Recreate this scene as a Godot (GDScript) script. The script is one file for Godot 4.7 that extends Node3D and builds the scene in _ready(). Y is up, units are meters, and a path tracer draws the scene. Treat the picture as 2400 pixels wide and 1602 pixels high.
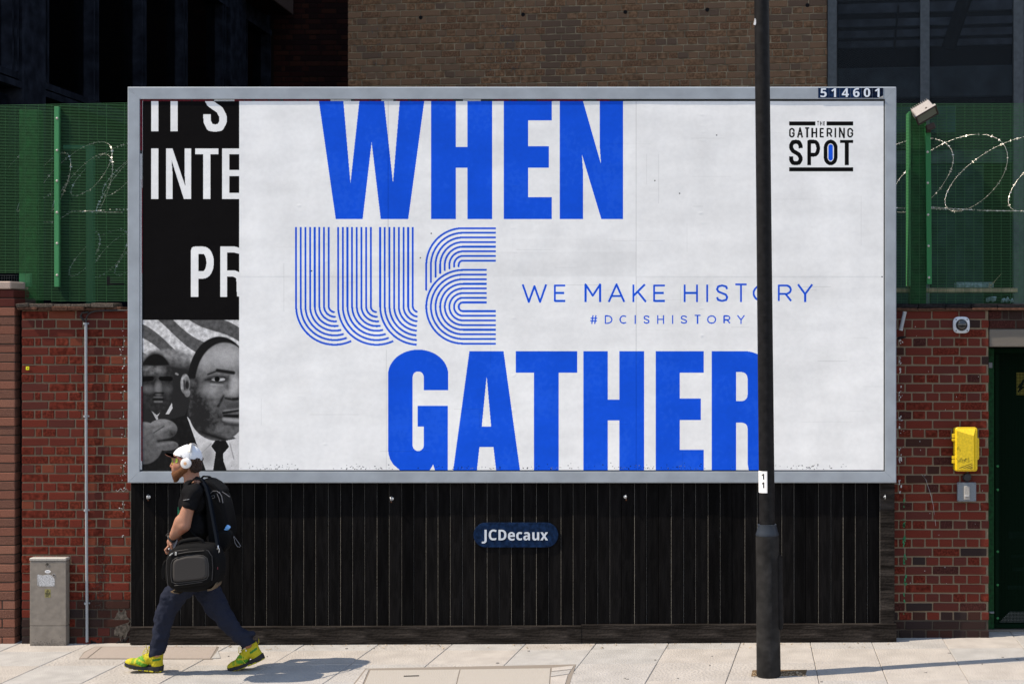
extends Node3D
# A city pavement: a large billboard over a black timber hoarding, a lamp post, brick walls, a mesh fence and a man walking past.
# Camera figures: the photograph's pixels (2400 x 1602) map to points at a chosen depth z with P().
const CX := 1.577
const CY := 2.621
const CD := 12.5
const F := 3567.5
const VX := 1650.0
const VY := 760.0
const ZP := 0.905
var rng := RandomNumberGenerator.new()
var M := {}
var walkers := {}


class MB:
	var v := PackedVector3Array()
	var n := PackedVector3Array()
	var uv := PackedVector2Array()
	var c := PackedColorArray()
	var ix := PackedInt32Array()
	var col := Color.WHITE

	func vert(p: Vector3, nn: Vector3, t := Vector2.ZERO) -> int:
		v.append(p)
		n.append(nn)
		uv.append(t)
		c.append(col)
		return v.size() - 1

	func tri(a: Vector3, b: Vector3, d: Vector3) -> void:
		var nn := (b - a).cross(d - a).normalized()
		var k := vert(a, nn)
		vert(b, nn)
		vert(d, nn)
		ix.append_array(PackedInt32Array([k, k + 2, k + 1]))

	func quad(a: Vector3, b: Vector3, d: Vector3, e: Vector3, ua := Vector2(0, 1), ub := Vector2(1, 1), ud := Vector2(1, 0), ue := Vector2(0, 0)) -> void:
		var nn := (d - a).cross(e - b).normalized()
		var k := vert(a, nn, ua)
		vert(b, nn, ub)
		vert(d, nn, ud)
		vert(e, nn, ue)
		ix.append_array(PackedInt32Array([k, k + 2, k + 1, k, k + 3, k + 2]))

	func oq(a: Vector3, b: Vector3, d: Vector3, e: Vector3, from: Vector3) -> void:  # a quad that faces away from a point
		if (d - a).cross(e - b).dot((a + b + d + e) * 0.25 - from) >= 0.0:
			quad(a, b, d, e)
		else:
			quad(e, d, b, a)

	func box(lo: Vector3, hi: Vector3) -> void:
		quad(Vector3(lo.x, lo.y, hi.z), Vector3(hi.x, lo.y, hi.z), hi, Vector3(lo.x, hi.y, hi.z))
		quad(Vector3(hi.x, lo.y, lo.z), lo, Vector3(lo.x, hi.y, lo.z), Vector3(hi.x, hi.y, lo.z))
		quad(Vector3(hi.x, lo.y, hi.z), Vector3(hi.x, lo.y, lo.z), Vector3(hi.x, hi.y, lo.z), hi)
		quad(lo, Vector3(lo.x, lo.y, hi.z), Vector3(lo.x, hi.y, hi.z), Vector3(lo.x, hi.y, lo.z))
		quad(Vector3(lo.x, hi.y, hi.z), hi, Vector3(hi.x, hi.y, lo.z), Vector3(lo.x, hi.y, lo.z))
		quad(lo, Vector3(hi.x, lo.y, lo.z), Vector3(hi.x, lo.y, hi.z), Vector3(lo.x, lo.y, hi.z))

	func bbox(lo: Vector3, hi: Vector3, bev: float) -> void:
		xbox(Transform3D(Basis(), (lo + hi) * 0.5), hi - lo, bev)

	func xbox(t: Transform3D, size: Vector3, bev := 0.0, jit := 0.0, r: RandomNumberGenerator = null) -> void:
		var h := size * 0.5
		var q := {}
		for sx in [-1, 1]:
			for sy in [-1, 1]:
				for sz in [-1, 1]:
					var j := Vector3(r.randf_range(-jit, jit), r.randf_range(-jit, jit), r.randf_range(-jit, jit)) if r else Vector3.ZERO
					for a in 3:
						var d := Vector3(bev, bev, bev)
						d[a] = 0.0
						q[[sx, sy, sz, a]] = t * (Vector3(sx * (h.x - d.x), sy * (h.y - d.y), sz * (h.z - d.z)) + j)
		var o := t.origin
		var two := [[-1, -1], [1, -1], [1, 1], [-1, 1]]
		for a in 3:
			for s in [-1, 1]:
				var f := []
				for w in two:
					var key := [0, 0, 0]
					key[a] = s
					key[(a + 1) % 3] = w[0]
					key[(a + 2) % 3] = w[1]
					f.append(q[[key[0], key[1], key[2], a]])
				oq(f[0], f[1], f[2], f[3], o)
		if bev <= 0.0:
			return
		for a in 3:  # the edges along axis a
			for w in two:
				var p := []
				for s in [-1, 1]:
					var key := [0, 0, 0]
					key[a] = s
					key[(a + 1) % 3] = w[0]
					key[(a + 2) % 3] = w[1]
					p.append(q[[key[0], key[1], key[2], (a + 1) % 3]])
					p.append(q[[key[0], key[1], key[2], (a + 2) % 3]])
				oq(p[0], p[1], p[3], p[2], o)
		for sx in [-1, 1]:
			for sy in [-1, 1]:
				for sz in [-1, 1]:
					var a: Vector3 = q[[sx, sy, sz, 0]]
					var b: Vector3 = q[[sx, sy, sz, 1]]
					var d: Vector3 = q[[sx, sy, sz, 2]]
					if (b - a).cross(d - a).dot(a - o) < 0.0:
						tri(a, d, b)
					else:
						tri(a, b, d)

	func tube(path: Array, rad, sides := 8, caps := true, flat := 1.0) -> void:
		var m := path.size()
		var up := Vector3.UP
		if absf((path[1] - path[0]).normalized().y) > 0.9:
			up = Vector3.BACK
		var k0 := v.size()
		for i in m:
			var t: Vector3 = (path[mini(i + 1, m - 1)] - path[maxi(i - 1, 0)]).normalized()
			var a := t.cross(up)
			if a.length() < 0.01:
				a = t.cross(Vector3.RIGHT)
			a = a.normalized()
			var b := a.cross(t).normalized()
			up = b
			var rr: float = rad[i] if rad is Array else rad
			for s in sides:
				var g := TAU * s / sides
				var d := a * cos(g) + b * sin(g) * flat
				vert(path[i] + d * rr, d.normalized(), Vector2(float(s) / sides, float(i) / m))
		for i in m - 1:
			for s in sides:
				var p := k0 + i * sides + s
				var q := k0 + i * sides + (s + 1) % sides
				ix.append_array(PackedInt32Array([p, q, p + sides, q, q + sides, p + sides]))
		if caps:
			for e in [0, m - 1]:
				var kk = k0 + e * sides
				var nn: Vector3 = (path[e] - path[1 if e == 0 else m - 2]).normalized()
				var k := vert(path[e], nn)
				for s in sides:
					vert(v[kk + s], nn)
				for s in sides:
					if e == 0:
						ix.append_array(PackedInt32Array([k, k + 1 + (s + 1) % sides, k + 1 + s]))
					else:
						ix.append_array(PackedInt32Array([k, k + 1 + s, k + 1 + (s + 1) % sides]))

	func lathe(prof: Array, sides := 24, t := Transform3D()) -> void:  # prof: [radius, height] from the bottom up; sharp where points repeat
		for i in prof.size() - 1:
			var a: Vector2 = prof[i]
			var b: Vector2 = prof[i + 1]
			if a.distance_to(b) < 1e-6:
				continue
			var pn := Vector2(b.y - a.y, a.x - b.x).normalized()
			var na := pn
			var nb := pn
			if i > 0:
				var e: Vector2 = prof[i - 1]
				var en := Vector2(a.y - e.y, e.x - a.x).normalized()
				if a.distance_to(e) > 1e-6 and en.dot(pn) > 0.75:
					na = (en + pn).normalized()
			if i + 2 < prof.size():
				var e: Vector2 = prof[i + 2]
				var en := Vector2(e.y - b.y, b.x - e.x).normalized()
				if b.distance_to(e) > 1e-6 and en.dot(pn) > 0.75:
					nb = (en + pn).normalized()
			var k := v.size()
			for s in sides + 1:
				var g := TAU * s / sides
				var d := Vector3(cos(g), 0, sin(g))
				vert(t * (d * a.x + Vector3(0, a.y, 0)), (t.basis * (d * na.x + Vector3(0, na.y, 0))).normalized(), Vector2(float(s) / sides, a.y))
				vert(t * (d * b.x + Vector3(0, b.y, 0)), (t.basis * (d * nb.x + Vector3(0, nb.y, 0))).normalized(), Vector2(float(s) / sides, b.y))
			for s in sides:
				var p := k + s * 2
				ix.append_array(PackedInt32Array([p, p + 2, p + 1, p + 1, p + 2, p + 3]))

	func prism(poly: PackedVector2Array, z0: float, z1: float, t := Transform3D(), bev := 0.0) -> void:  # outline in x, y; extruded from z0 to z1 (front)
		var tr := Geometry2D.triangulate_polygon(poly)
		var area := 0.0
		var m := poly.size()
		for i in m:
			area += poly[i].cross(poly[(i + 1) % m])
		var sg := 1.0 if area > 0.0 else -1.0
		var front := poly.duplicate()
		if bev > 0.0:
			for i in m:
				var e1 := (poly[i] - poly[(i + m - 1) % m]).normalized()
				var e2 := (poly[(i + 1) % m] - poly[i]).normalized()
				var nn := (Vector2(-e1.y, e1.x) + Vector2(-e2.y, e2.x)) * sg
				front[i] = poly[i] + nn.normalized() * bev
		var zf := z1
		var zb := z1 - bev
		for i in range(0, tr.size(), 3):
			for side in 2:
				var pts := []
				for j in 3:
					var q: Vector2 = front[tr[i + j]] if side == 0 else poly[tr[i + j]]
					pts.append(t * Vector3(q.x, q.y, zf if side == 0 else z0))
				var nn: Vector3 = (pts[1] - pts[0]).cross(pts[2] - pts[0])
				var want := t.basis.z if side == 0 else -t.basis.z
				if nn.dot(want) > 0.0:
					tri(pts[0], pts[1], pts[2])
				else:
					tri(pts[0], pts[2], pts[1])
		for i in m:
			var j := (i + 1) % m
			if sg < 0.0:
				j = i
				i = (i + 1) % m
			quad(t * Vector3(poly[i].x, poly[i].y, z0), t * Vector3(poly[j].x, poly[j].y, z0), t * Vector3(poly[j].x, poly[j].y, zb), t * Vector3(poly[i].x, poly[i].y, zb))
			if bev > 0.0:
				quad(t * Vector3(poly[i].x, poly[i].y, zb), t * Vector3(poly[j].x, poly[j].y, zb), t * Vector3(front[j].x, front[j].y, zf), t * Vector3(front[i].x, front[i].y, zf))

	func pillow(poly: PackedVector2Array, z0: float, z1: float, rnd: float, steps := 5) -> void:  # a soft-edged bag shape: outline in x, y, rounded towards both faces
		var mid := Vector2.ZERO
		for p in poly:
			mid += p / poly.size()
		var reach := 0.0
		for p in poly:
			reach += p.distance_to(mid) / poly.size()
		var lay := []
		for i in steps + 1:
			var g := PI * 0.5 * i / steps
			lay.append([1.0 - rnd * (1.0 - sin(g)) / reach, z0 + rnd * (1.0 - cos(g))])
		for i in steps + 1:
			var g := PI * 0.5 * (steps - i) / steps
			lay.append([1.0 - rnd * (1.0 - sin(g)) / reach, z1 - rnd * (1.0 - cos(g))])
		var m := poly.size()
		var k := v.size()
		for l in lay:
			for i in m:
				var q: Vector2 = mid + (poly[i] - mid) * l[0]
				var e := (poly[(i + 1) % m] - poly[(i + m - 1) % m]).normalized()
				var out := Vector2(e.y, -e.x)
				if out.dot(poly[i] - mid) < 0.0:
					out = -out
				var w: float = clampf((l[1] - (z0 + z1) * 0.5) / ((z1 - z0) * 0.5), -1, 1)
				var zz := 0.0
				if l[1] < z0 + rnd:
					zz = -(z0 + rnd - l[1]) / rnd
				if l[1] > z1 - rnd:
					zz = (l[1] - z1 + rnd) / rnd
				vert(Vector3(q.x, q.y, l[1]), Vector3(out.x * sqrt(1.0 - zz * zz * 0.98), out.y * sqrt(1.0 - zz * zz * 0.98), zz + w * 0.02).normalized())
		var area := 0.0
		for i in m:
			area += poly[i].cross(poly[(i + 1) % m])
		for l in lay.size() - 1:
			for i in m:
				var a := k + l * m + i
				var b := k + l * m + (i + 1) % m
				if area > 0.0:
					ix.append_array(PackedInt32Array([a, a + m, b, b, a + m, b + m]))
				else:
					ix.append_array(PackedInt32Array([a, b, a + m, b, b + m, a + m]))
		for e in [0, lay.size() - 1]:
			var nn := Vector3(0, 0, -1 if e == 0 else 1)
			var kc := vert(Vector3(mid.x, mid.y, lay[e][1]), nn)
			for i in m:
				vert(v[k + e * m + i], nn)
			for i in m:
				var a := kc + 1 + i
				var b := kc + 1 + (i + 1) % m
				if (area > 0.0) == (e == 0):
					ix.append_array(PackedInt32Array([kc, a, b]))
				else:
					ix.append_array(PackedInt32Array([kc, b, a]))

	func into(m: ArrayMesh, mat: Material) -> void:
		var a := []
		a.resize(Mesh.ARRAY_MAX)
		a[Mesh.ARRAY_VERTEX] = v
		a[Mesh.ARRAY_NORMAL] = n
		a[Mesh.ARRAY_TEX_UV] = uv
		a[Mesh.ARRAY_COLOR] = c
		a[Mesh.ARRAY_INDEX] = ix
		m.add_surface_from_arrays(Mesh.PRIMITIVE_TRIANGLES, a)
		m.surface_set_material(m.get_surface_count() - 1, mat)


func P(px: float, py: float, z: float) -> Vector3:
	var k := (CD - z) / F
	return Vector3(CX + (px - VX) * k, CY - (py - VY) * k, z)


func S(n: float, z: float) -> float:
	return n * (CD - z) / F


func P2(px: float, py: float, z: float) -> Vector2:
	var p := P(px, py, z)
	return Vector2(p.x, p.y)


func poly_px(pts: Array, z: float) -> PackedVector2Array:
	var o := PackedVector2Array()
	for i in range(0, pts.size(), 2):
		o.append(P2(pts[i], pts[i + 1], z))
	return o


func gy(x: float, z: float) -> float:
	return -0.006 + 0.0039 * x - 0.02 * z


func lin(r: float, g: float, b: float) -> Color:
	return Color(r, g, b).linear_to_srgb()


func meshed(list: Array) -> ArrayMesh:
	var m := ArrayMesh.new()
	for i in range(0, list.size(), 2):
		if list[i].v.size():
			list[i].into(m, list[i + 1])
	return m


func obj(called: String, list: Array, parent: Node = self) -> MeshInstance3D:
	var o := MeshInstance3D.new()
	o.name = called
	o.mesh = meshed(list)
	parent.add_child(o, true)
	return o


func inst(called: String, m: Mesh, mat: Material, t: Transform3D, parent: Node) -> MeshInstance3D:
	var o := MeshInstance3D.new()
	o.name = called
	o.mesh = m
	o.transform = t
	if mat:
		o.set_surface_override_material(0, mat)
	parent.add_child(o, true)
	return o


func tag(o: Node, label: String, category := "", group := "", kind := "") -> Node:
	if label:
		o.set_meta("label", label)
	if category:
		o.set_meta("category", category)
	if group:
		o.set_meta("group", group)
	if kind:
		o.set_meta("kind", kind)
	return o


func thing(called: String, label: String, category: String, group := "", at := Vector3.ZERO) -> Node3D:
	var o := Node3D.new()
	o.name = called
	o.position = at
	add_child(o, true)
	tag(o, label, category, group)
	return o


func text(called: String, s: String, bold: bool, height: float, at: Transform3D, mat: Material, parent: Node, depth := 0.002, squeeze := 1.0) -> MeshInstance3D:
	var f := SystemFont.new()
	f.font_names = PackedStringArray(["Droid Sans"])
	f.font_weight = 700 if bold else 400
	var t := TextMesh.new()
	t.font = f
	t.text = s
	t.font_size = 64
	t.pixel_size = height / 64.0 / 0.714
	t.depth = depth
	t.curve_step = 1.0
	t.material = mat
	var o := MeshInstance3D.new()
	o.name = called
	o.mesh = t
	o.transform = at.scaled_local(Vector3(squeeze, 1, 1))
	parent.add_child(o, true)
	return o


func noise_tex(sd: int, freq: float, lo: float, hi: float, size := 512, octaves := 4, normal := false, bump := 4.0) -> NoiseTexture2D:
	var f := FastNoiseLite.new()
	f.seed = sd
	f.noise_type = FastNoiseLite.TYPE_SIMPLEX_SMOOTH
	f.frequency = freq
	f.fractal_octaves = octaves
	var t := NoiseTexture2D.new()
	t.noise = f
	t.width = size
	t.height = size
	t.seamless = true
	t.generate_mipmaps = false
	if normal:
		t.as_normal_map = true
		t.bump_strength = bump
	else:
		var g := Gradient.new()
		g.set_color(0, Color(lo, lo, lo))
		g.set_color(1, Color(hi, hi, hi))
		t.color_ramp = g
	return t


func mat(called: String, c: Color, rough := 0.8, spec := 0.4, tex: Texture2D = null, scale := 1.0, nrm: Texture2D = null, nscale := 1.0, nstrength := 1.0) -> StandardMaterial3D:
	var m := StandardMaterial3D.new()
	m.resource_name = called
	m.albedo_color = c
	m.roughness = rough
	m.metallic_specular = spec
	if tex or nrm:
		m.uv1_triplanar = true
		m.uv1_world_triplanar = true
		m.uv1_scale = Vector3(scale, scale, scale)
	if tex:
		m.albedo_texture = tex
	if nrm:
		m.normal_enabled = true
		m.normal_texture = nrm
		m.normal_scale = nstrength
	M[called] = m
	return m


func _ready() -> void:
	rng.seed = 7
	var cam := Camera3D.new()
	cam.name = "camera"
	cam.position = Vector3(CX, CY, CD)
	cam.projection = Camera3D.PROJECTION_FRUSTUM
	cam.near = 0.1
	cam.far = 400.0
	cam.size = 0.1 * 1602.0 / F
	cam.frustum_offset = Vector2((1200.0 - VX) / F * 0.1, -(801.0 - VY) / F * 0.1)
	add_child(cam)
	cam.current = true
	var env := Environment.new()
	env.background_mode = Environment.BG_SKY
	var sm := ProceduralSkyMaterial.new()
	sm.sky_top_color = Color(0.49, 0.565, 0.675)
	sm.sky_horizon_color = Color(0.895, 0.855, 0.785)
	sm.sky_curve = 0.12
	sm.ground_bottom_color = Color(0.32, 0.31, 0.30)
	sm.ground_horizon_color = Color(0.60, 0.62, 0.64)
	sm.sky_energy_multiplier = 1.0
	sm.ground_energy_multiplier = 0.9
	env.sky = Sky.new()
	env.sky.sky_material = sm
	env.tonemap_mode = Environment.TONE_MAPPER_LINEAR
	env.tonemap_exposure = 2.65
	env.sdfgi_enabled = true
	env.ssao_enabled = true
	env.ssil_enabled = true
	var we := WorldEnvironment.new()
	we.name = "world_environment"
	we.environment = env
	add_child(we)
	var el := deg_to_rad(53.0)
	var az := deg_to_rad(13.5)
	var sun := DirectionalLight3D.new()
	sun.name = "sun"
	sun.light_color = Color(1.0, 0.94, 0.855)
	sun.light_energy = 0.85
	sun.light_angular_distance = 0.5
	sun.shadow_enabled = true
	add_child(sun)
	sun.look_at_from_position(Vector3(-cos(el) * cos(az), sin(el), cos(el) * sin(az)) * 10.0, Vector3.ZERO)
	materials()
	pavement()
	billboard()
	hoarding()
	brick_walls()
	left_building()
	back_building()
	fences()
	lamp_post()
	left_things()
	right_things()
	walker()
	carried_things()


func materials() -> void:
	var fine := noise_tex(3, 0.06, 0.76, 1.0, 512, 4)
	var blotch := noise_tex(5, 0.012, 0.55, 1.0, 512, 5)
	var grit := noise_tex(9, 0.12, 0.0, 1.0, 512, 4, true, 6.0)
	var soft := noise_tex(11, 0.02, 0.0, 1.0, 512, 4, true, 5.0)
	M.fine = fine
	M.soft_tone = noise_tex(13, 0.02, 0.82, 1.0, 512, 4)
	M.blotch = blotch
	M.grit = grit
	M.soft = soft
	# bricks of the street walls
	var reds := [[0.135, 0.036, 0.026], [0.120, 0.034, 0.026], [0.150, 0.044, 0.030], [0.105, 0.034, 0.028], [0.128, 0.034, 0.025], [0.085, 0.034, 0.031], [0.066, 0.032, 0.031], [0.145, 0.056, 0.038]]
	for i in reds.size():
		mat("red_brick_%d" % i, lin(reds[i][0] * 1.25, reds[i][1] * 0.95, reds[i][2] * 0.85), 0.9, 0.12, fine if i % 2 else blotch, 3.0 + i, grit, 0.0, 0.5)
	var darks := [[0.042, 0.029, 0.028], [0.055, 0.029, 0.025], [0.036, 0.029, 0.030]]
	for i in darks.size():
		mat("dark_brick_%d" % i, lin(darks[i][0], darks[i][1] * 0.9, darks[i][2] * 0.85), 0.85, 0.12, fine, 4.0, grit, 0.0, 0.5)
	var pinks := [[0.190, 0.090, 0.068], [0.165, 0.078, 0.060], [0.205, 0.105, 0.080]]
	for i in pinks.size():
		mat("pier_brick_%d" % i, lin(pinks[i][0] * 1.35, pinks[i][1] * 1.25, pinks[i][2] * 1.15), 0.9, 0.12, fine, 3.0, grit, 0.0, 0.7)
	mat("pier_rough", lin(0.20, 0.098, 0.072), 0.95, 0.2, fine, 7.0, noise_tex(21, 0.05, 0, 1, 256, 3, true, 14.0), 0.0, 1.0)
	var browns := [[0.150, 0.098, 0.066], [0.130, 0.086, 0.060], [0.165, 0.104, 0.068], [0.112, 0.078, 0.058], [0.140, 0.086, 0.058], [0.085, 0.062, 0.050]]
	for i in browns.size():
		mat("brown_brick_%d" % i, lin(browns[i][0] * 1.9, browns[i][1] * 1.72, browns[i][2] * 1.5), 0.9, 0.15, fine if i % 2 else blotch, 2.0 + i, grit, 0.0, 0.6)
	var wines := [[0.028, 0.009, 0.008], [0.036, 0.012, 0.009], [0.020, 0.008, 0.008], [0.045, 0.016, 0.010]]
	for i in wines.size():
		mat("wine_brick_%d" % i, lin(wines[i][0], wines[i][1], wines[i][2]), 0.9, 0.2, fine, 2.0)
	mat("mortar", lin(0.23, 0.18, 0.125), 0.95, 0.2, fine, 5.0, grit, 0.0, 0.6)
	mat("dark_mortar", lin(0.075, 0.062, 0.050), 0.95, 0.2, fine, 5.0)
	mat("brown_mortar", lin(0.37, 0.30, 0.20), 0.95, 0.2, blotch, 1.3)
	mat("wine_mortar", lin(0.018, 0.012, 0.010), 0.95, 0.2, fine, 5.0)
	mat("gap_black", lin(0.012, 0.012, 0.013), 0.95, 0.1)
	# pavement
	var slabs := [[0.375, 0.352, 0.328], [0.36, 0.345, 0.328], [0.385, 0.357, 0.328], [0.355, 0.346, 0.333], [0.395, 0.367, 0.338], [0.37, 0.36, 0.347]]
	var stain := noise_tex(31, 0.008, 0.90, 1.0, 512, 5)
	for i in slabs.size():
		mat("slab_%d" % i, lin(slabs[i][0], slabs[i][1], slabs[i][2]), 0.9, 0.3, stain, 0.5 + 0.13 * i, grit, 0.0, 0.35)
	mat("cover_stone", lin(0.40, 0.345, 0.305), 0.9, 0.3, noise_tex(33, 0.2, 0.8, 1.0, 512, 2), 2.0, grit, 0.0, 0.8)
	mat("cover_concrete", lin(0.43, 0.40, 0.36), 0.9, 0.3, noise_tex(34, 0.25, 0.80, 1.0, 512, 2), 1.5, grit, 0.0, 0.6)
	mat("joint", lin(0.20, 0.175, 0.15), 0.95, 0.2)
	mat("dirt", lin(0.20, 0.14, 0.085), 1.0, 0.1, fine, 8.0, grit, 0.0, 1.0)
	mat("asphalt", lin(0.055, 0.055, 0.057), 0.9, 0.3, fine, 3.0, grit, 0.0, 0.6)
	mat("kerb", lin(0.30, 0.29, 0.28), 0.85, 0.3, fine, 3.0)
	# billboard
	mat("frame_grey", lin(0.320, 0.360, 0.405), 0.42, 0.5, noise_tex(41, 0.01, 0.90, 1.0, 512, 4), 0.7)
	mat("plate_navy", lin(0.012, 0.036, 0.11), 0.6, 0.15, blotch, 6.0)
	mat("plate_dark", lin(0.006, 0.014, 0.042), 0.6, 0.15, blotch, 6.0)
	mat("digit_white", lin(0.66, 0.72, 0.80), 0.5, 0.4)
	mat("backing", lin(0.05, 0.055, 0.06), 0.8, 0.3, fine, 2.0)
	mat("red_paper", lin(0.20, 0.006, 0.022), 0.7, 0.3, blotch, 6.0)
	mat("white_paper", lin(0.70, 0.71, 0.72), 0.7, 0.3, fine, 3.0)
	mat("blue_paper", lin(0.012, 0.028, 0.075), 0.7, 0.3, fine, 3.0)
	# timber
	var grain := wood_tex(51, 0.78, 1.0)
	var gn := wood_tex(52, 0.0, 1.0, true)
	M.grain = grain
	for i in 4:
		var b := mat("black_board_%d" % i, lin(0.0052 + 0.0012 * i, 0.0050 + 0.0011 * i, 0.0052 + 0.0011 * i), 0.75, 0.08, grain, 1.6 + 0.2 * i, gn, 0.0, 0.35)
		b.uv1_offset = Vector3(0.37 * i, 0.21 * i, 0.0)
	mat("worn_edge", lin(0.22, 0.212, 0.195), 0.9, 0.2, noise_tex(55, 0.03, 0.55, 1.0, 512, 4), 3.0)
	var kick := wood_tex(57, 0.55, 1.0, false, true)
	mat("kick_board", lin(0.040, 0.034, 0.030), 0.85, 0.12, kick, 1.2, wood_tex(58, 0.0, 1.0, true, true), 0.0, 1.4)
	mat("steel", lin(0.55, 0.56, 0.57), 0.35, 0.5)
	M.steel.metallic = 0.85
	mat("rust", lin(0.16, 0.06, 0.03), 0.9, 0.2)
	# sign
	mat("sign_navy", lin(0.010, 0.028, 0.080), 0.6, 0.12, blotch, 3.0)
	mat("sign_white", lin(0.70, 0.76, 0.84), 0.5, 0.4, fine, 6.0)
	# dark building
	mat("navy_paint", lin(0.020, 0.024, 0.035), 0.8, 0.08, blotch, 0.8)
	mat("navy_dark", lin(0.007, 0.009, 0.014), 0.85, 0.08, blotch, 0.8)
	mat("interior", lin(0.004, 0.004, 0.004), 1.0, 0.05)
	mat("blind", lin(0.006, 0.006, 0.0055), 0.8, 0.2)
	mat("box_stone", lin(0.075, 0.052, 0.044), 0.9, 0.2, fine, 1.0)
	var gl := mat("glass", Color(0.01, 0.012, 0.014, 0.55), 0.08, 0.3)
	gl.transparency = BaseMaterial3D.TRANSPARENCY_ALPHA
	# grey steel building
	mat("grey_steel", lin(0.100, 0.112, 0.122), 0.75, 0.15, M.soft_tone, 1.5)
	mat("louvre", lin(0.055, 0.066, 0.084), 0.75, 0.15, blotch, 0.9)
	mat("spandrel", lin(0.045, 0.062, 0.076), 0.7, 0.2, blotch, 0.5)
	mat("teal_panel", lin(0.022, 0.036, 0.042), 0.7, 0.15, blotch, 0.7)
	mat("pale_panel", lin(0.060, 0.082, 0.088), 0.7, 0.15, blotch, 0.7)
	mat("blue_panel", lin(0.03, 0.075, 0.12), 0.7, 0.15, blotch, 0.7)
	mat("mesh_wire", lin(0.060, 0.070, 0.080), 0.7, 0.2)
	# fence
	mat("fence_green", lin(0.042, 0.122, 0.052), 0.6, 0.25)
	mat("post_green", lin(0.024, 0.150, 0.050), 0.5, 0.3)
	mat("deep_green", lin(0.006, 0.070, 0.018), 0.6, 0.2, blotch, 2.0)
	mat("teal_green", lin(0.006, 0.075, 0.040), 0.5, 0.4)
	mat("plate_green", lin(0.050, 0.215, 0.085), 0.5, 0.3)
	mat("razor", lin(0.52, 0.50, 0.47), 0.35, 0.5)
	M.razor.metallic = 0.7
	mat("bolt", lin(0.42, 0.38, 0.35), 0.45, 0.5)
	mat("tile", lin(0.15, 0.075, 0.05), 0.95, 0.2, blotch, 6.0, grit, 0.0, 0.8)
	mat("mossy", lin(0.14, 0.115, 0.095), 0.95, 0.2, blotch, 9.0, grit, 0.0, 1.0)
	mat("coping_pink", lin(0.50, 0.39, 0.33), 0.9, 0.2, fine, 4.0)
	mat("debris_blue", lin(0.33, 0.47, 0.54), 0.7, 0.3, blotch, 4.0)
	mat("pale_timber", lin(0.50, 0.40, 0.28), 0.9, 0.2, grain, 2.0)
	# lamp post
	mat("post_black", lin(0.017, 0.0165, 0.0175), 0.5, 0.22, noise_tex(61, 0.02, 0.6, 1.0, 512, 5), 1.5, soft, 0.0, 0.25)
	mat("post_dusty", lin(0.034, 0.033, 0.033), 0.6, 0.22, noise_tex(62, 0.014, 0.5, 1.0, 512, 5), 1.1, soft, 0.0, 0.25)
	mat("gum", lin(0.17, 0.16, 0.15), 0.9, 0.2)
	mat("post_collar", lin(0.024, 0.030, 0.040), 0.4, 0.3)
	mat("sticker", lin(0.82, 0.82, 0.82), 0.6, 0.3)
	mat("ink", lin(0.012, 0.012, 0.014), 0.7, 0.3)
	# cabinet and fittings
	mat("cabinet_grey", lin(0.225, 0.200, 0.172), 0.6, 0.3, noise_tex(63, 0.015, 0.86, 1.0, 512, 5), 1.4, soft, 0.0, 0.15)
	mat("cabinet_lid", lin(0.42, 0.40, 0.37), 0.5, 0.45, fine, 3.0)
	mat("grime", lin(0.10, 0.09, 0.078), 0.9, 0.2, fine, 9.0)
	mat("label_white", lin(0.62, 0.63, 0.65), 0.7, 0.3, noise_tex(64, 0.05, 0.6, 1.0, 256, 4), 6.0)
	mat("label_yellow", lin(0.30, 0.27, 0.11), 0.7, 0.3, fine, 6.0)
	mat("sticker_yellow", lin(0.75, 0.72, 0.02), 0.6, 0.3)
	mat("galvanised", lin(0.36, 0.39, 0.42), 0.5, 0.5, fine, 5.0)
	mat("cable_black", lin(0.02, 0.02, 0.02), 0.6, 0.4)
	mat("soot", lin(0.030, 0.028, 0.030), 0.95, 0.2, blotch, 5.0, grit, 0.0, 1.0)
	mat("render_grey", lin(0.13, 0.115, 0.10), 0.95, 0.2, blotch, 5.0, grit, 0.0, 1.0)
	mat("flake_white", lin(0.60, 0.60, 0.60), 0.9, 0.2, fine, 9.0)
	mat("flake_green", lin(0.04, 0.26, 0.12), 0.8, 0.3, fine, 9.0)
	mat("silver", lin(0.50, 0.53, 0.58), 0.35, 0.5)
	mat("dome_black", lin(0.006, 0.007, 0.008), 0.06, 0.6)
	mat("box_yellow", lin(0.80, 0.56, 0.012), 0.42, 0.45, noise_tex(65, 0.03, 0.84, 1.0, 512, 4), 2.5)
	mat("switch_grey", lin(0.185, 0.215, 0.245), 0.5, 0.45, fine, 4.0)
	mat("knob_black", lin(0.020, 0.020, 0.022), 0.55, 0.4)
	mat("flood_body", lin(0.46, 0.42, 0.40), 0.7, 0.4, noise_tex(66, 0.06, 0.7, 1.0, 256, 4), 7.0)
	mat("flood_brown", lin(0.06, 0.045, 0.04), 0.8, 0.3, fine, 8.0)
	mat("flood_glass", lin(0.115, 0.125, 0.105), 0.15, 0.5)
	mat("concrete", lin(0.20, 0.18, 0.155), 0.9, 0.2, fine, 4.0, grit, 0.0, 0.7)
	mat("door_mesh", lin(0.004, 0.0045, 0.0045), 0.8, 0.1)
	mat("door_green", lin(0.006, 0.070, 0.020), 0.55, 0.25, blotch, 3.0)
	mat("door_dark", lin(0.003, 0.012, 0.006), 0.7, 0.1)
	mat("sign_yellow", lin(0.62, 0.52, 0.10), 0.7, 0.3)


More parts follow.
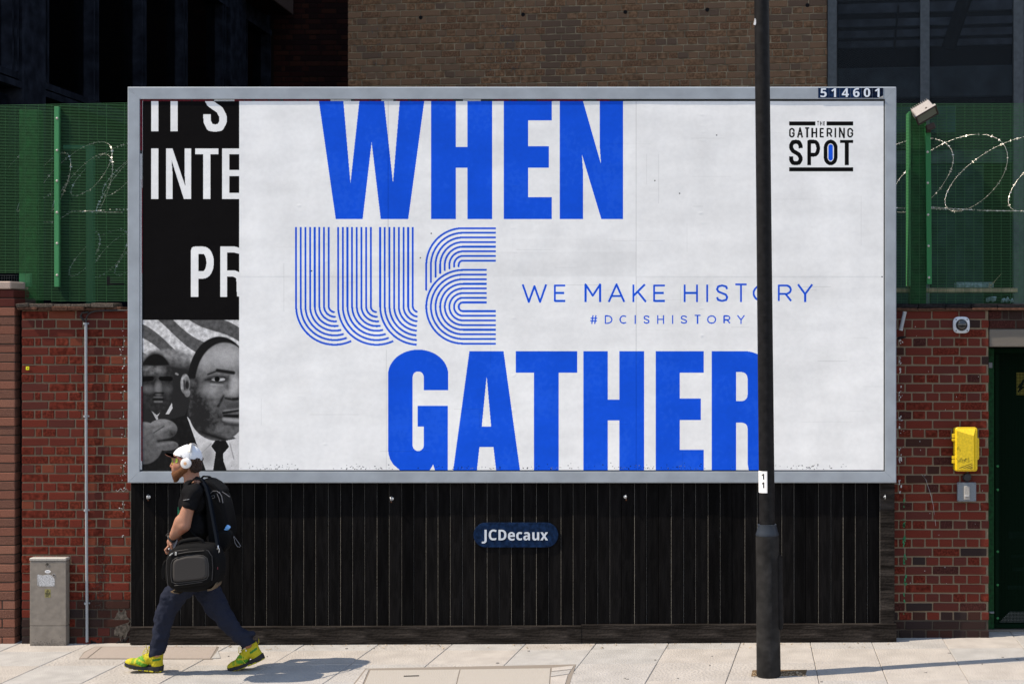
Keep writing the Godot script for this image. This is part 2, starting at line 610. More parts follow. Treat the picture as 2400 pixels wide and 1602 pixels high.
func wood_tex(sd: int, lo: float, hi: float, normal := false, across := false) -> ImageTexture:
	var f := FastNoiseLite.new()
	f.seed = sd
	f.frequency = 0.02
	f.fractal_octaves = 4
	var im := f.get_seamless_image(64, 512) if across else f.get_seamless_image(512, 64)
	im.convert(Image.FORMAT_RGB8)
	im.resize(512, 512, Image.INTERPOLATE_CUBIC)
	var f2 := FastNoiseLite.new()
	f2.seed = sd + 1
	f2.frequency = 0.05
	var im2 := f2.get_seamless_image(512, 512)
	im2.convert(Image.FORMAT_RGB8)
	var a := im.get_data()
	var b := im2.get_data()
	for i in a.size():
		var t := clampf((a[i] / 255.0 - 0.5) * 2.2 + 0.5, 0, 1) * 0.75 + b[i] / 255.0 * 0.25
		a[i] = int(255.0 * (lo + (hi - lo) * t))
	im = Image.create_from_data(512, 512, false, Image.FORMAT_RGB8, a)
	if normal:
		im.bump_map_to_normal_map(5.0)
	return ImageTexture.create_from_image(im)


func pavement() -> void:
	var base := Node3D.new()
	base.name = "pavement"
	add_child(base)
	tag(base, "", "", "", "structure")
	var g := func(x: float, z: float, up: float) -> Vector3: return Vector3(x, gy(x, z) + up, z)
	var bed := MB.new()
	bed.quad(g.call(-16, 4.2, -0.035), g.call(17, 4.2, -0.035), g.call(17, -1.2, -0.035), g.call(-16, -1.2, -0.035))
	obj("joint_bed", [bed, M.joint], base)
	# slabs: the joints across the pavement run a little askew, as they were laid
	var rows := [-1.15, -0.62, -0.30, 0.19, 0.66, 1.20, 1.76, 2.32, 2.90, 3.50, 4.05]
	var starts := []
	for px in [-1450, -1270, -1090, -910, -730, -550, -370, -190, -5, 168, 342, 512, 688, 866, 1042, 1217, 1385, 1559, 1731, 1903, 2050, 2224, 2400, 2576, 2752, 2928, 3104, 3280, 3456]:
		starts.append(P(px, 1520, 0.2).x)
	for r in rows.size() - 1:
		for k in starts.size() - 1:
			var z0: float = rows[r]
			var z1: float = rows[r + 1]
			var xs := []
			for kk in [k, k + 1]:
				for z in [z1, z0]:
					var skew: float = 0.112 if starts[kk] < 1.9 else 0.02
					var push := 0.0
					if starts[kk] < 1.9 and r > 6:
						push = 0.04 * (r % 2)
					xs.append(starts[kk] - skew * (z - 0.2) + push)
			var d := 0.0019
			var hz := rng.randf_range(-0.0015, 0.0015)
			var t0 := rng.randf_range(-0.0012, 0.0012)
			var dz := rng.randf_range(-0.012, 0.012) if z0 > 0.2 else 0.0
			var a: Vector3 = g.call(xs[0] + d, z1 - d, hz + t0)
			var b: Vector3 = g.call(xs[2] - d, z1 - d, hz - t0)
			var c: Vector3 = g.call(xs[3] - d, z0 + d, hz - t0)
			var e: Vector3 = g.call(xs[1] + d, z0 + d, hz + t0)
			if r > 2:
				pass
			var m := MB.new()
			var bv := 0.004
			var mid := (a + b + c + e) * 0.25
			var low := Vector3(0, -0.05, 0)
			var ins := []
			for p in [a, b, c, e]:
				ins.append(p + Vector3(signf(mid.x - p.x) * bv, 0, signf(mid.z - p.z) * bv))
			var edge := []
			for p in [a, b, c, e]:
				edge.append(p + Vector3(0, -bv, 0))
			m.quad(ins[0], ins[1], ins[2], ins[3])
			for i in 4:
				var j := (i + 1) % 4
				m.oq(edge[i], edge[j], ins[j], ins[i], mid + low)
				m.oq(edge[i] + low, edge[j] + low, edge[j], edge[i], mid + low)
			obj("paving_slab", [m, M["slab_%d" % rng.randi_range(0, 5)]], base)
	# two service covers let into the paving
	var cover := func(called: String, pts: Array, m: Material, up: float) -> void:
		var mb := MB.new()
		var q := []
		for i in range(0, pts.size(), 2):
			var z: float = CD - 1.0
			for it in 12:
				var p := P(pts[i], pts[i + 1], z)
				z -= (p.y - gy(p.x, z) - up) * 4.1
			var p := P(pts[i], pts[i + 1], z)
			q.append(Vector3(p.x, gy(p.x, z) + up, z))
		var n := q.size()
		var mid := Vector3.ZERO
		for p in q:
			mid += p / n
		for i in n:
			var j: int = (i + 1) % n
			var up_side: bool = (q[i] - mid).cross(q[j] - mid).y > 0.0
			if up_side:
				mb.tri(mid, q[i], q[j])
			else:
				mb.tri(mid, q[j], q[i])
			mb.oq(q[i] + Vector3(0, -0.02, 0), q[j] + Vector3(0, -0.02, 0), q[j], q[i], mid + Vector3(0, -0.01, 0))
		obj(called, [mb, m], base)
	cover.call("cover_surround", [184, 1543.5, 196, 1527, 222, 1514.5, 513, 1514.5, 497, 1544.5], M.joint, 0.0022)
	cover.call("cover_stone", [207, 1541.5, 240, 1515.5, 508, 1515.5, 492, 1542.5], M.cover_stone, 0.0052)
	cover.call("broken_corner", [186, 1542.5, 197, 1529, 222, 1515.5, 236, 1515.5, 203, 1541.5], M.cover_stone, 0.0048)
	cover.call("broken_corner", [495, 1542, 510, 1524, 516, 1541], M["slab_3"], 0.0048)
	cover.call("cover_surround", [820, 1612, 856, 1566, 1350, 1556, 1332, 1612], M.joint, 0.0022)
	cover.call("concrete_cover", [850, 1612, 868, 1570, 1077, 1568, 1066, 1612], M.cover_concrete, 0.0052)
	cover.call("concrete_cover", [1069, 1612, 1079.5, 1568, 1290, 1565, 1286, 1612], M.cover_concrete, 0.0056)
	cover.call("cover_edge_stone", [824, 1612, 858, 1568, 864, 1568, 845, 1612], M["slab_0"], 0.0058)
	cover.call("cover_edge_stone", [1294, 1564, 1345, 1559, 1340, 1567, 1293, 1572], M["slab_4"], 0.0058)
	cover.call("cover_edge_stone", [1292, 1574, 1338, 1569, 1333, 1578, 1291, 1584], M["slab_1"], 0.0058)
	cover.call("cover_edge_stone", [1291, 1586, 1331, 1580, 1322, 1610, 1289, 1610], M["slab_4"], 0.0058)
	cover.call("lifting_slot", [946, 1582.6, 982, 1581.6, 982, 1583.4, 946, 1584.4], M.gap_black, 0.0075)
	cover.call("post_surround_earth", [1761, 1583, 1764, 1569.5, 1892, 1568.5, 1888, 1581], M.dirt, 0.0040)
	var kerb := MB.new()
	kerb.bbox(Vector3(-16, -0.25, 4.06), Vector3(17, gy(0, 4.1) + 0.005, 4.20), 0.01)
	tag(obj("kerb", [kerb, M.kerb]), "", "", "", "structure")
	var road := MB.new()
	road.quad(Vector3(-150, -0.20, 150), Vector3(150, -0.20, 150), Vector3(150, -0.20, -150), Vector3(-150, -0.20, -150))
	tag(obj("road", [road, M.asphalt]), "", "", "", "structure")
	var gum := MB.new()
	for i in 46:
		var at := Vector3(rng.randf_range(-4.2, 5.2), 0, rng.randf_range(0.12, 1.7))
		at.y = gy(at.x, at.z) + 0.0035
		var rr := rng.randf_range(0.006, 0.015)
		gum.lathe([Vector2(rr, -0.003), Vector2(rr * 0.8, 0.0012), Vector2(0, 0.0016)], 9, Transform3D(Basis.from_scale(Vector3(1.0, 1.0, rng.randf_range(0.7, 1.0))), at))
	tag(obj("gum_spots", [gum, M.gum], base), "", "", "", "stuff")
	# straw and grit round the foot of the post and along the wall
	var bits := MB.new()
	for i in 240:
		var at := Vector3.ZERO
		if i < 110:
			at = P(rng.randf_range(1762, 1888), 1576, 1.04)
			at.z = rng.randf_range(0.96, 1.10)
		else:
			at.x = rng.randf_range(-3.1, 3.1)
			at.z = rng.randf_range(0.0, 0.05) + (0.02 if i % 3 else 0.12)
		at.y = gy(at.x, at.z) + 0.007
		var s := rng.randf_range(0.003, 0.011)
		bits.xbox(Transform3D(Basis.from_euler(Vector3(rng.randf() * 0.6, rng.randf() * TAU, rng.randf() * 0.6)), at), Vector3(s * 2.2, 0.0025, s * 0.5), 0.0)
	tag(obj("leaf_litter", [bits, M.pale_timber]), "dry straw and grit scattered on the pale paving slabs", "litter", "", "stuff")


# ---- the poster's print: drawn as flat shapes in the photograph's pixels, scaled to the sheet
const PX0 := 330.0
const PY0 := 236.0
const PW := 1746.0
const PH := 868.0
const TW := 2048
const TH := 1018


func fill(im: Image, pts: PackedVector2Array, c: Color) -> void:
	var q := PackedVector2Array()
	var top := 1e9
	var bottom := -1e9
	for p in pts:
		var w := Vector2((p.x - PX0) * TW / PW, (p.y - PY0) * TH / PH)
		q.append(w)
		top = minf(top, w.y)
		bottom = maxf(bottom, w.y)
	for y in range(maxi(0, int(top)), mini(TH, int(bottom) + 1)):
		var yy := y + 0.5
		var xs := []
		for i in q.size():
			var a := q[i]
			var b := q[(i + 1) % q.size()]
			if (a.y <= yy) != (b.y <= yy):
				xs.append(a.x + (yy - a.y) / (b.y - a.y) * (b.x - a.x))
		xs.sort()
		for i in range(0, xs.size() - 1, 2):
			var x0 := roundi(xs[i])
			var x1 := roundi(xs[i + 1])
			if x1 > x0:
				im.fill_rect(Rect2i(x0, y, x1 - x0, 1), c)


func pv(a: Array) -> PackedVector2Array:
	var o := PackedVector2Array()
	for i in range(0, a.size(), 2):
		o.append(Vector2(a[i], a[i + 1]))
	return o


func stroke(im: Image, pts: PackedVector2Array, w: float, c: Color) -> void:
	for i in pts.size() - 1:
		var d := (pts[i + 1] - pts[i]).normalized() * w * 0.5
		var s := Vector2(-d.y, d.x)
		fill(im, PackedVector2Array([pts[i] + s, pts[i + 1] + s, pts[i + 1] - s, pts[i] - s]), c)
		if i > 0:
			var disc := PackedVector2Array()
			for k in 10:
				disc.append(pts[i] + Vector2.from_angle(TAU * k / 10.0) * w * 0.5)
			fill(im, disc, c)


func arc(cx: float, cy: float, rx: float, ry: float, a0: float, a1: float, steps := 14) -> PackedVector2Array:
	var o := PackedVector2Array()
	for i in steps + 1:
		var g := deg_to_rad(lerpf(a0, a1, float(i) / steps))
		o.append(Vector2(cx + rx * cos(g), cy + ry * sin(g)))
	return o


func glyph(ch: String, cond: bool) -> Array:  # strokes in a unit box, y down
	var top := 0.30 if cond else 0.5
	match ch:
		"W": return [pv([0, 0, 0.26, 1, 0.5, 0.05, 0.74, 1, 1, 0])]
		"E": return [pv([1, 0, 0, 0, 0, 1, 1, 1]), pv([0, 0.49, 0.9, 0.49])]
		"M": return [pv([0, 1, 0, 0, 0.5, 0.66, 1, 0, 1, 1])]
		"A": return [pv([0, 1, 0.5, 0, 1, 1]), pv([0.17, 0.68, 0.83, 0.68])]
		"K": return [pv([0, 0, 0, 1]), pv([0.92, 0, 0.02, 0.66]), pv([0.36, 0.42, 1, 1])]
		"H": return [pv([0, 0, 0, 1]), pv([1, 0, 1, 1]), pv([0, 0.49, 1, 0.49])]
		"I": return [pv([0.5, 0, 0.5, 1])]
		"T": return [pv([0, 0, 1, 0]), pv([0.5, 0, 0.5, 1])]
		"Y": return [pv([0, 0, 0.5, 0.56, 1, 0]), pv([0.5, 0.54, 0.5, 1])]
		"N": return [pv([0, 1, 0, 0, 1, 1, 1, 0])]
		"D": return [arc(0.35, 0.5, 0.65, 0.5, -90, 90) + pv([0, 1, 0, 0, 0.35, 0])]
		"P", "R":
			var bowl := pv([0, 1, 0, 0, 0.5, 0]) + arc(0.55, 0.275, 0.42, 0.275, -90, 90) + pv([0, 0.55])
			return [bowl] if ch == "P" else [bowl, pv([0.55, 0.56, 1, 1])]
		"O":
			var o := arc(0.5, top, 0.5, top, 180, 360)
			o.append_array(arc(0.5, 1.0 - top, 0.5, top, 0, 180))
			o.append(o[0])
			return [o]
		"C":
			return [arc(0.55, 0.5, 0.55, 0.5, -48, -312, 20)]
		"G":
			var o := PackedVector2Array([Vector2(1, top)]) + arc(0.5, top, 0.5, top, 0, -180)
			o.append_array(arc(0.5, 1.0 - top, 0.5, top, 180, 0))
			o.append_array(pv([1, 0.54, 0.58, 0.54]))
			return [o]
		"S":
			var k := pv([0.97, 0.24, 0.88, 0.08, 0.5, 0.0, 0.13, 0.07, 0.02, 0.25, 0.14, 0.40, 0.5, 0.5, 0.86, 0.60, 0.98, 0.76, 0.88, 0.93, 0.5, 1.0, 0.12, 0.93, 0.02, 0.76])
			if cond:
				k = pv([0.98, 0.30, 0.97, 0.17, 0.80, 0.02, 0.5, 0.0, 0.2, 0.02, 0.03, 0.15, 0.04, 0.30, 0.22, 0.43, 0.78, 0.58, 0.97, 0.72, 0.97, 0.86, 0.80, 0.98, 0.5, 1.0, 0.2, 0.98, 0.03, 0.85, 0.02, 0.68])
			return [k]
		"#": return [pv([0.38, 0, 0.22, 1]), pv([0.80, 0, 0.64, 1]), pv([0.05, 0.32, 1, 0.32]), pv([0, 0.68, 0.95, 0.68])]
	return []


func put(im: Image, ch: String, x0: float, x1: float, y0: float, y1: float, w: float, c: Color, cond := false) -> void:
	for s in glyph(ch, cond):
		var o := PackedVector2Array()
		for p in s:
			var x: float = lerpf(x0 + w * 0.5, x1 - w * 0.5, p.x)
			var y: float = p.y
			var yy: float = lerpf(y0, y1, y) if (y == 0.0 or y == 1.0) and s.size() < 6 and ch in "WMAKHITYN#" else lerpf(y0 + w * 0.5, y1 - w * 0.5, y)
			o.append(Vector2(x, yy))
		stroke(im, o, w, c)


func blob(x: float, y: float, cx: float, cy: float, rx: float, ry: float, soft: float) -> float:
	var d := sqrt(((x - cx) / rx) ** 2 + ((y - cy) / ry) ** 2)
	return clampf((1.0 + soft - d) / (2.0 * soft), 0.0, 1.0)


func seg(x: float, y: float, x0: float, y0: float, x1: float, y1: float, w: float, soft: float) -> float:
	var d := Vector2(x1 - x0, y1 - y0)
	var t := clampf(Vector2(x - x0, y - y0).dot(d) / d.length_squared(), 0.0, 1.0)
	return clampf((w + soft - Vector2(x - x0, y - y0).distance_to(d * t)) / (2.0 * soft), 0.0, 1.0)


func portrait(im: Image) -> void:  # a grainy press picture: a man in a dark suit and tie, another man behind him, a raised hand, striped cloth above
	var x0 := int((334.0 - PX0) * TW / PW)
	var x1 := int((560.6 - PX0) * TW / PW)
	var y0 := int((750.0 - PY0) * TH / PH)
	var y1 := TH
	var f := FastNoiseLite.new()
	f.seed = 77
	f.frequency = 0.30
	var f2 := FastNoiseLite.new()
	f2.seed = 78
	f2.frequency = 0.016
	f2.fractal_octaves = 4
	var shirt := pv([488, 955, 560, 1040, 660, 1120, 765, 1182, 850, 1190, 1000, 1160, 1000, 1500, 680, 1500, 590, 1240])
	var tie := pv([760, 1185, 862, 1190, 892, 1245, 835, 1310, 838, 1380, 880, 1500, 735, 1500, 765, 1300, 722, 1240])
	var coat := pv([495, 880, 470, 950, 410, 965, 330, 985, 150, 1010, 65, 1020, 65, 1500, 690, 1500, 590, 1240, 488, 955])
	for ty in range(y0, y1):
		for tx in range(x0, x1):
			var x := 65.0 + 925.0 * (tx - x0) / (x1 - x0)
			var y := 45.0 + 1435.0 * (ty - y0) / (y1 - y0)
			var p := Vector2(x, y)
			var n2 := f2.get_noise_2d(x, y)
			var gr := f.get_noise_2d(x, y)
			# striped cloth
			var wv := sin((y - x * 0.62 + 46.0 * sin(x * 0.0075 + 0.6)) * 0.0235 + 1.2)
			var g := lerpf(0.10, 0.62, clampf(wv * 5.0 + 0.5, 0.0, 1.0)) * (0.85 + 0.5 * n2)
			g = lerpf(g, 0.20 + 0.12 * n2, blob(x, y, 300, 420, 250, 100, 0.15))
			g = lerpf(g, 0.022, blob(x, y, 300, 1000, 620, 560, 0.10))
			# the man behind: hair, lit forehead, nose and cheeks, mouth, collar
			var face := 0.028 + 0.018 * n2
			face += 0.11 * blob(x, y, 150, 520, 110, 42, 0.5) * (0.8 + n2) + 0.06 * blob(x, y, 240, 520, 40, 70, 0.6)
			face += 0.13 * blob(x, y, 215, 690, 30, 62, 0.5) + 0.08 * blob(x, y, 120, 700, 55, 34, 0.6) + 0.05 * blob(x, y, 300, 700, 40, 40, 0.6)
			face -= 0.10 * seg(x, y, 70, 605, 150, 598, 16, 9) + 0.10 * seg(x, y, 240, 598, 330, 600, 16, 9)
			face = lerpf(face, 0.012, seg(x, y, 185, 735, 265, 735, 7, 5))
			face += 0.09 * seg(x, y, 175, 775, 250, 778, 5, 6) + 0.13 * seg(x, y, 180, 818, 250, 818, 7, 6)
			face = lerpf(face, 0.006, seg(x, y, 165, 797, 260, 797, 7, 4))
			face = lerpf(face, 0.010, clampf((485.0 - 0.0006 * (x - 190.0) * (x - 190.0) - y) / 14.0, 0, 1))
			g = lerpf(g, maxf(face, 0.006), blob(x, y, 190, 640, 170, 285, 0.05))
			g = lerpf(g, 0.30, seg(x, y, 385, 552, 400, 560, 9, 4) * 0.8)
			if Geometry2D.is_point_in_polygon(p, pv([345, 828, 352, 880, 318, 936, 285, 935])):
				g = 0.52
			if Geometry2D.is_point_in_polygon(p, pv([150, 905, 200, 945, 232, 922, 210, 960, 216, 996, 200, 998])):
				g = 0.40
			# the man in front: coat, shirt, head
			if Geometry2D.is_point_in_polygon(p, coat):
				g = 0.011 + 0.010 * maxf(0.0, n2)
			if Geometry2D.is_point_in_polygon(p, shirt):
				g = 0.56 + 0.10 * n2
				g = lerpf(g, 0.20, maxf(seg(x, y, 625, 1312, 722, 1215, 4, 4), seg(x, y, 900, 1215, 938, 1360, 4, 5)))
				g = lerpf(g, 0.33, blob(x, y, 690, 1330, 60, 90, 0.5))
			var head := maxf(blob(x, y, 800, 640, 305, 440, 0.012), blob(x, y, 785, 905, 280, 285, 0.012))
			var skin := 0.105 + 0.05 * n2
			skin += 0.27 * blob(x, y, 860, 385, 210, 120, 0.6) + 0.11 * blob(x, y, 640, 470, 60, 110, 0.7)
			skin += 0.17 * blob(x, y, 720, 705, 95, 55, 0.7) + 0.26 * blob(x, y, 945, 655, 45, 95, 0.5) + 0.14 * blob(x, y, 890, 735, 40, 30, 0.6)
			skin -= 0.085 * blob(x, y, 585, 850, 95, 250, 0.6) + 0.06 * blob(x, y, 720, 1010, 170, 120, 0.6)
			skin += 0.06 * blob(x, y, 820, 1065, 60, 30, 0.7)
			skin -= 0.10 * seg(x, y, 840, 760, 790, 860, 9, 12)
			skin = maxf(skin, 0.022)
			var hl := 1.0 - blob(x, y, 850, 660, 285, 405, 0.03)
			hl *= clampf((610.0 - y) / 22.0, 0, 1)
			skin = lerpf(skin, 0.012, clampf(hl * 1.5 + gr * 0.35 * hl, 0, 1))
			skin = lerpf(skin, 0.014, maxf(seg(x, y, 690, 560, 790, 522, 8, 7), seg(x, y, 780, 522, 935, 545, 17, 7)))
			skin = lerpf(skin, 0.025, blob(x, y, 775, 606, 115, 34, 0.25) * 0.8)
			skin = lerpf(skin, 0.46, blob(x, y, 790, 606, 66, 17, 0.12))
			skin = lerpf(skin, 0.006, maxf(blob(x, y, 778, 603, 27, 24, 0.12), seg(x, y, 665, 610, 850, 588, 4, 4)))
			skin = lerpf(skin, 0.006, seg(x, y, 850, 588, 862, 622, 3, 3) * 0.8)
			skin += 0.12 * seg(x, y, 720, 655, 830, 662, 5, 7)
			skin = lerpf(skin, 0.03, seg(x, y, 710, 636, 840, 640, 3, 5) * 0.7)
			skin = lerpf(skin, 0.014, maxf(seg(x, y, 858, 785, 930, 800, 9, 7), seg(x, y, 930, 795, 990, 790, 15, 8)))
			skin = lerpf(skin, 0.03, blob(x, y, 940, 850, 90, 35, 0.5) * 0.6)
			skin += 0.10 * seg(x, y, 840, 905, 985, 885, 4, 5)
			skin = lerpf(skin, 0.010, maxf(seg(x, y, 835, 925, 1000, 900, 9, 6), seg(x, y, 850, 955, 1000, 955, 16, 7)))
			skin += 0.22 * seg(x, y, 845, 985, 1000, 1000, 16, 12)
			skin = lerpf(skin, 0.020, seg(x, y, 850, 1030, 1000, 1045, 9, 9) * 0.8)
			skin = lerpf(skin, 0.014, seg(x, y, 640, 1110, 900, 1195, 20, 16))
			g = lerpf(g, skin, head)
			# ear
			var ear := maxf(blob(x, y, 472, 650, 46, 95, 0.05), blob(x, y, 492, 735, 28, 40, 0.08))
			var et := 0.20 + 0.10 * n2 + 0.18 * seg(x, y, 440, 690, 445, 600, 7, 6) + 0.16 * seg(x, y, 445, 600, 480, 568, 8, 6)
			et = lerpf(et, 0.02, maxf(seg(x, y, 462, 620, 470, 700, 8, 7), blob(x, y, 490, 660, 20, 45, 0.3)))
			g = lerpf(g, et, ear)
			if Geometry2D.is_point_in_polygon(p, tie):
				g = 0.010 + 0.012 * maxf(0.0, n2)
			# the raised hand
			var hand := maxf(blob(x, y, 80, 1210, 180, 200, 0.03), maxf(blob(x, y, 255, 1080, 142, 98, 0.03), blob(x, y, 290, 1232, 118, 50, 0.04)))
			var ht := 0.135 + 0.05 * n2 + 0.14 * seg(x, y, 110, 1030, 290, 1000, 12, 30) + 0.10 * seg(x, y, 190, 1100, 330, 1052, 14, 26) + 0.10 * seg(x, y, 220, 1225, 350, 1205, 10, 18)
			ht = lerpf(ht, 0.015, maxf(seg(x, y, 172, 1112, 268, 1052, 4, 6), seg(x, y, 215, 1190, 400, 1170, 12, 12)))
			ht -= 0.08 * blob(x, y, 350, 1130, 60, 50, 0.6)
			g = lerpf(g, maxf(0.01, ht) * clampf(1.9 - y / 1100.0, 0.12, 1.0), hand)
			g = maxf(0.004, g * (1.0 + 0.34 * gr))
			im.set_pixel(tx, ty, lin(g, g, g * 1.01))


func poster_texture() -> ImageTexture:
	var im := Image.create_empty(TW, TH, false, Image.FORMAT_RGB8)
	var white := Color8(231, 232, 232)
	var blue := Color8(22, 82, 214)
	var black := Color8(17, 16, 17)
	var ink := Color8(17, 17, 18)
	im.fill(white)
	fill(im, pv([300, 200, 560.6, 200, 560.6, 750, 300, 750]), black)
	# the old poster's lettering: IT'S / INTE / PR, cut off by the new sheets
	fill(im, pv([354, 190, 370.9, 190, 370.9, 307.2, 354, 307.2]), white)
	fill(im, pv([398.8, 190, 416, 190, 416, 307.2, 398.8, 307.2]), white)
	put(im, "S", 475.2, 532, 190, 308.9, 17.5, white, true)
	fill(im, pv([354, 347.8, 370.9, 347.8, 370.9, 466, 354, 466]), white)
	fill(im, pv([388.4, 347.8, 404, 347.8, 434, 436, 432, 400, 432, 347.8, 448, 347.8, 448, 466, 430.5, 466, 402, 376, 404.5, 412, 404.5, 466, 388.4, 466]), white)
	fill(im, pv([457, 347.8, 511.4, 347.8, 511.4, 361.6, 493, 361.6, 493, 466, 475.9, 466, 475.9, 361.6, 457, 361.6]), white)
	fill(im, pv([520.3, 347.8, 600, 347.8, 600, 361.6, 537.5, 361.6, 537.5, 397.7, 600, 397.7, 600, 412.2, 537.5, 412.2, 537.5, 451.8, 600, 451.8, 600, 466, 520.3, 466]), white)
	put(im, "P", 447, 502, 577.2, 700.0, 17.6, white, true)
	fill(im, pv([447, 640, 464.9, 640, 464.9, 695.7, 447, 695.7]), white)
	fill(im, pv([440, 695.7, 470, 695.7, 470, 702, 440, 702]), black)
	fill(im, pv([515.5, 577.2, 550, 577.2, 566, 582, 566, 596, 549, 591.7, 532.4, 591.7, 532.4, 633, 550, 633, 566, 640, 566, 696, 555, 694, 553.5, 652, 546, 648, 532.4, 648, 532.4, 695.7, 515.5, 695.7]), white)
	portrait(im)
	fill(im, pv([560.6, 200, 2100, 200, 2100, 1200, 560.6, 1200]), white)
	# WHEN
	fill(im, pv([747, 235, 804.5, 235, 821.3, 429.4, 842.4, 235, 899.9, 235, 920.9, 429.4, 937, 235, 994.6, 235, 956.7, 512.7, 892.3, 512.7, 870.9, 333, 850, 512.7, 786.8, 512.7]), blue)
	fill(im, pv([1010.7, 235, 1068.6, 235, 1068.6, 344, 1095.8, 344, 1095.8, 235, 1153.3, 235, 1153.3, 512.7, 1095.8, 512.7, 1095.8, 393.3, 1068.6, 393.3, 1068.6, 512.7, 1010.7, 512.7]), blue)
	fill(im, pv([1181.2, 235, 1293.5, 235, 1293.5, 281.7, 1237.7, 281.7, 1237.7, 342.3, 1286.9, 342.3, 1286.9, 392.6, 1237.7, 392.6, 1237.7, 461.8, 1293.5, 461.8, 1293.5, 512.7, 1181.2, 512.7]), blue)
	fill(im, pv([1312, 235, 1366, 235, 1408.8, 384.6, 1406, 344, 1406, 235, 1460.8, 235, 1460.8, 512.7, 1409.5, 512.7, 1364, 361.6, 1366.8, 403, 1366.8, 512.7, 1312, 512.7]), blue)
	# GATHER
	var g := arc(980.1, 877.5, 70.6, 58.6, 0, -180, 24)
	g.append_array(pv([909.5, 1049.6, 910.5, 1062, 914, 1075, 922, 1088, 936, 1100, 944, 1106, 1003.2, 1106, 1010, 1097, 1015.2, 1087.8, 1021, 1106, 1049.7, 1106, 1049.7, 950.8, 978.4, 950.8, 978.4, 998.7, 993.2, 998.7, 993.2, 1043]))
	g.append_array(arc(980.1, 1043, 13.1, 13.5, 0, 180, 10))
	g.append_array(arc(980.1, 883, 13.1, 13.0, 180, 360, 10))
	g.append_array(pv([993.2, 914, 1050.7, 914]))
	fill(im, g, blue)
	fill(im, pv([1100.3, 822.4, 1180.2, 822.4, 1219.5, 1106, 1163.4, 1106, 1156.7, 1046.9, 1123.7, 1046.9, 1117.5, 1106, 1061.6, 1106]), blue)
	fill(im, pv([1140.6, 880.9, 1151.2, 998.7, 1129.2, 998.7]), white)
	fill(im, pv([1208.7, 822.4, 1353, 822.4, 1353, 873.3, 1309.6, 873.3, 1309.6, 1106, 1251.8, 1106, 1251.8, 873.3, 1208.7, 873.3]), blue)
	fill(im, pv([1367.5, 822.4, 1425, 822.4, 1425, 936, 1452.2, 936, 1452.2, 822.4, 1509.7, 822.4, 1509.7, 1106, 1452.2, 1106, 1452.2, 984.9, 1425, 984.9, 1425, 1106, 1367.5, 1106]), blue)
	fill(im, pv([1537.6, 822.4, 1649.9, 822.4, 1649.9, 873.3, 1593.7, 873.3, 1593.7, 933.6, 1643, 933.6, 1643, 984.2, 1593.7, 984.2, 1593.7, 1053.8, 1649.9, 1053.8, 1649.9, 1106, 1537.6, 1106]), blue)
	var r := pv([1668.9, 822.4, 1738, 822.4])
	r.append_array(arc(1744, 880, 66, 57.6, -90, 0, 12))
	r.append_array(pv([1810, 920, 1806, 940, 1796, 958, 1782, 966, 1798, 976, 1807, 992, 1809.5, 1010, 1809.5, 1106, 1756, 1106, 1752.5, 1085, 1752.5, 1008]))
	r.append_array(arc(1740, 1003, 12.5, 13, 0, -90, 6))
	r.append_array(pv([1726, 990, 1726, 1106, 1668.9, 1106]))
	fill(im, r, blue)
	var hole := pv([1726, 871.6])
	hole.append_array(arc(1739, 886, 13.5, 14.4, -90, 0, 6))
	hole.append_array(arc(1739, 925, 13.5, 14.4, 0, 90, 6))
	hole.append(Vector2(1726, 939.4))
	fill(im, hole, white)
	# the striped WE: every stroke is eight parallel lines
	var line := func(pts: PackedVector2Array, keep: Callable) -> void:
		var run := PackedVector2Array()
		for p in pts:
			if keep.call(p):
				run.append(p)
			else:
				if run.size() > 1:
					stroke(im, run, 4.4, blue)
				run = PackedVector2Array()
		if run.size() > 1:
			stroke(im, run, 4.4, blue)
	for u in 3:
		var c0 := Vector2(784.1 + 98.6 * u, 717.2)
		var nxt := c0 + Vector2(98.6, 0)
		for k in 8:
			var rad := 90.3 - 10.93 * k
			var pts := pv([c0.x - rad, 532.2])
			pts.append_array(arc(c0.x, c0.y, rad, rad, 180, 30, 100))
			if u < 2:
				line.call(pts, func(p: Vector2) -> bool: return p.distance_to(nxt) > 100.3 or p.y < 717.3 and p.x < c0.x)
			else:
				line.call(pts, func(p: Vector2) -> bool: return p.x < 977.6)
	var e1 := Vector2(1085.3, 620.7)
	var e2 := Vector2(1085.3, 718.6)
	for k in 8:
		var rad := 86.2 - 10.85 * k
		var pts := pv([1162, e1.y - rad])
		pts.append_array(arc(e1.x, e1.y, rad, rad, 270, 180, 40))
		for i in 100:
			pts.append(Vector2(e1.x - rad, e1.y + i))
		line.call(pts, func(p: Vector2) -> bool: return p.distance_to(e2) > 94.3)
		pts = pv([1140.7, e2.y - rad])
		pts.append_array(arc(e2.x, e2.y, rad, rad, 270, 90, 60))
		pts.append(Vector2(1162, e2.y + rad))
		stroke(im, pts, 4.4, blue)
	# WE MAKE HISTORY
	var t1 := [["W", 1223, 1282.5], ["E", 1298.5, 1327.5], ["M", 1370.3, 1409], ["A", 1424.7, 1465.6], ["K", 1482.5, 1516.5], ["E", 1531.2, 1560.5], ["H", 1602.6, 1636.4], ["I", 1655.5, 1660.0], ["S", 1678.2, 1707.6], ["T", 1722, 1752.7], ["O", 1764.4, 1810], ["R", 1823.6, 1857], ["Y", 1868.6, 1906.4]]
	for q in t1:
		put(im, q[0], q[1], q[2], 666.2, 707.2, 4.6, blue)
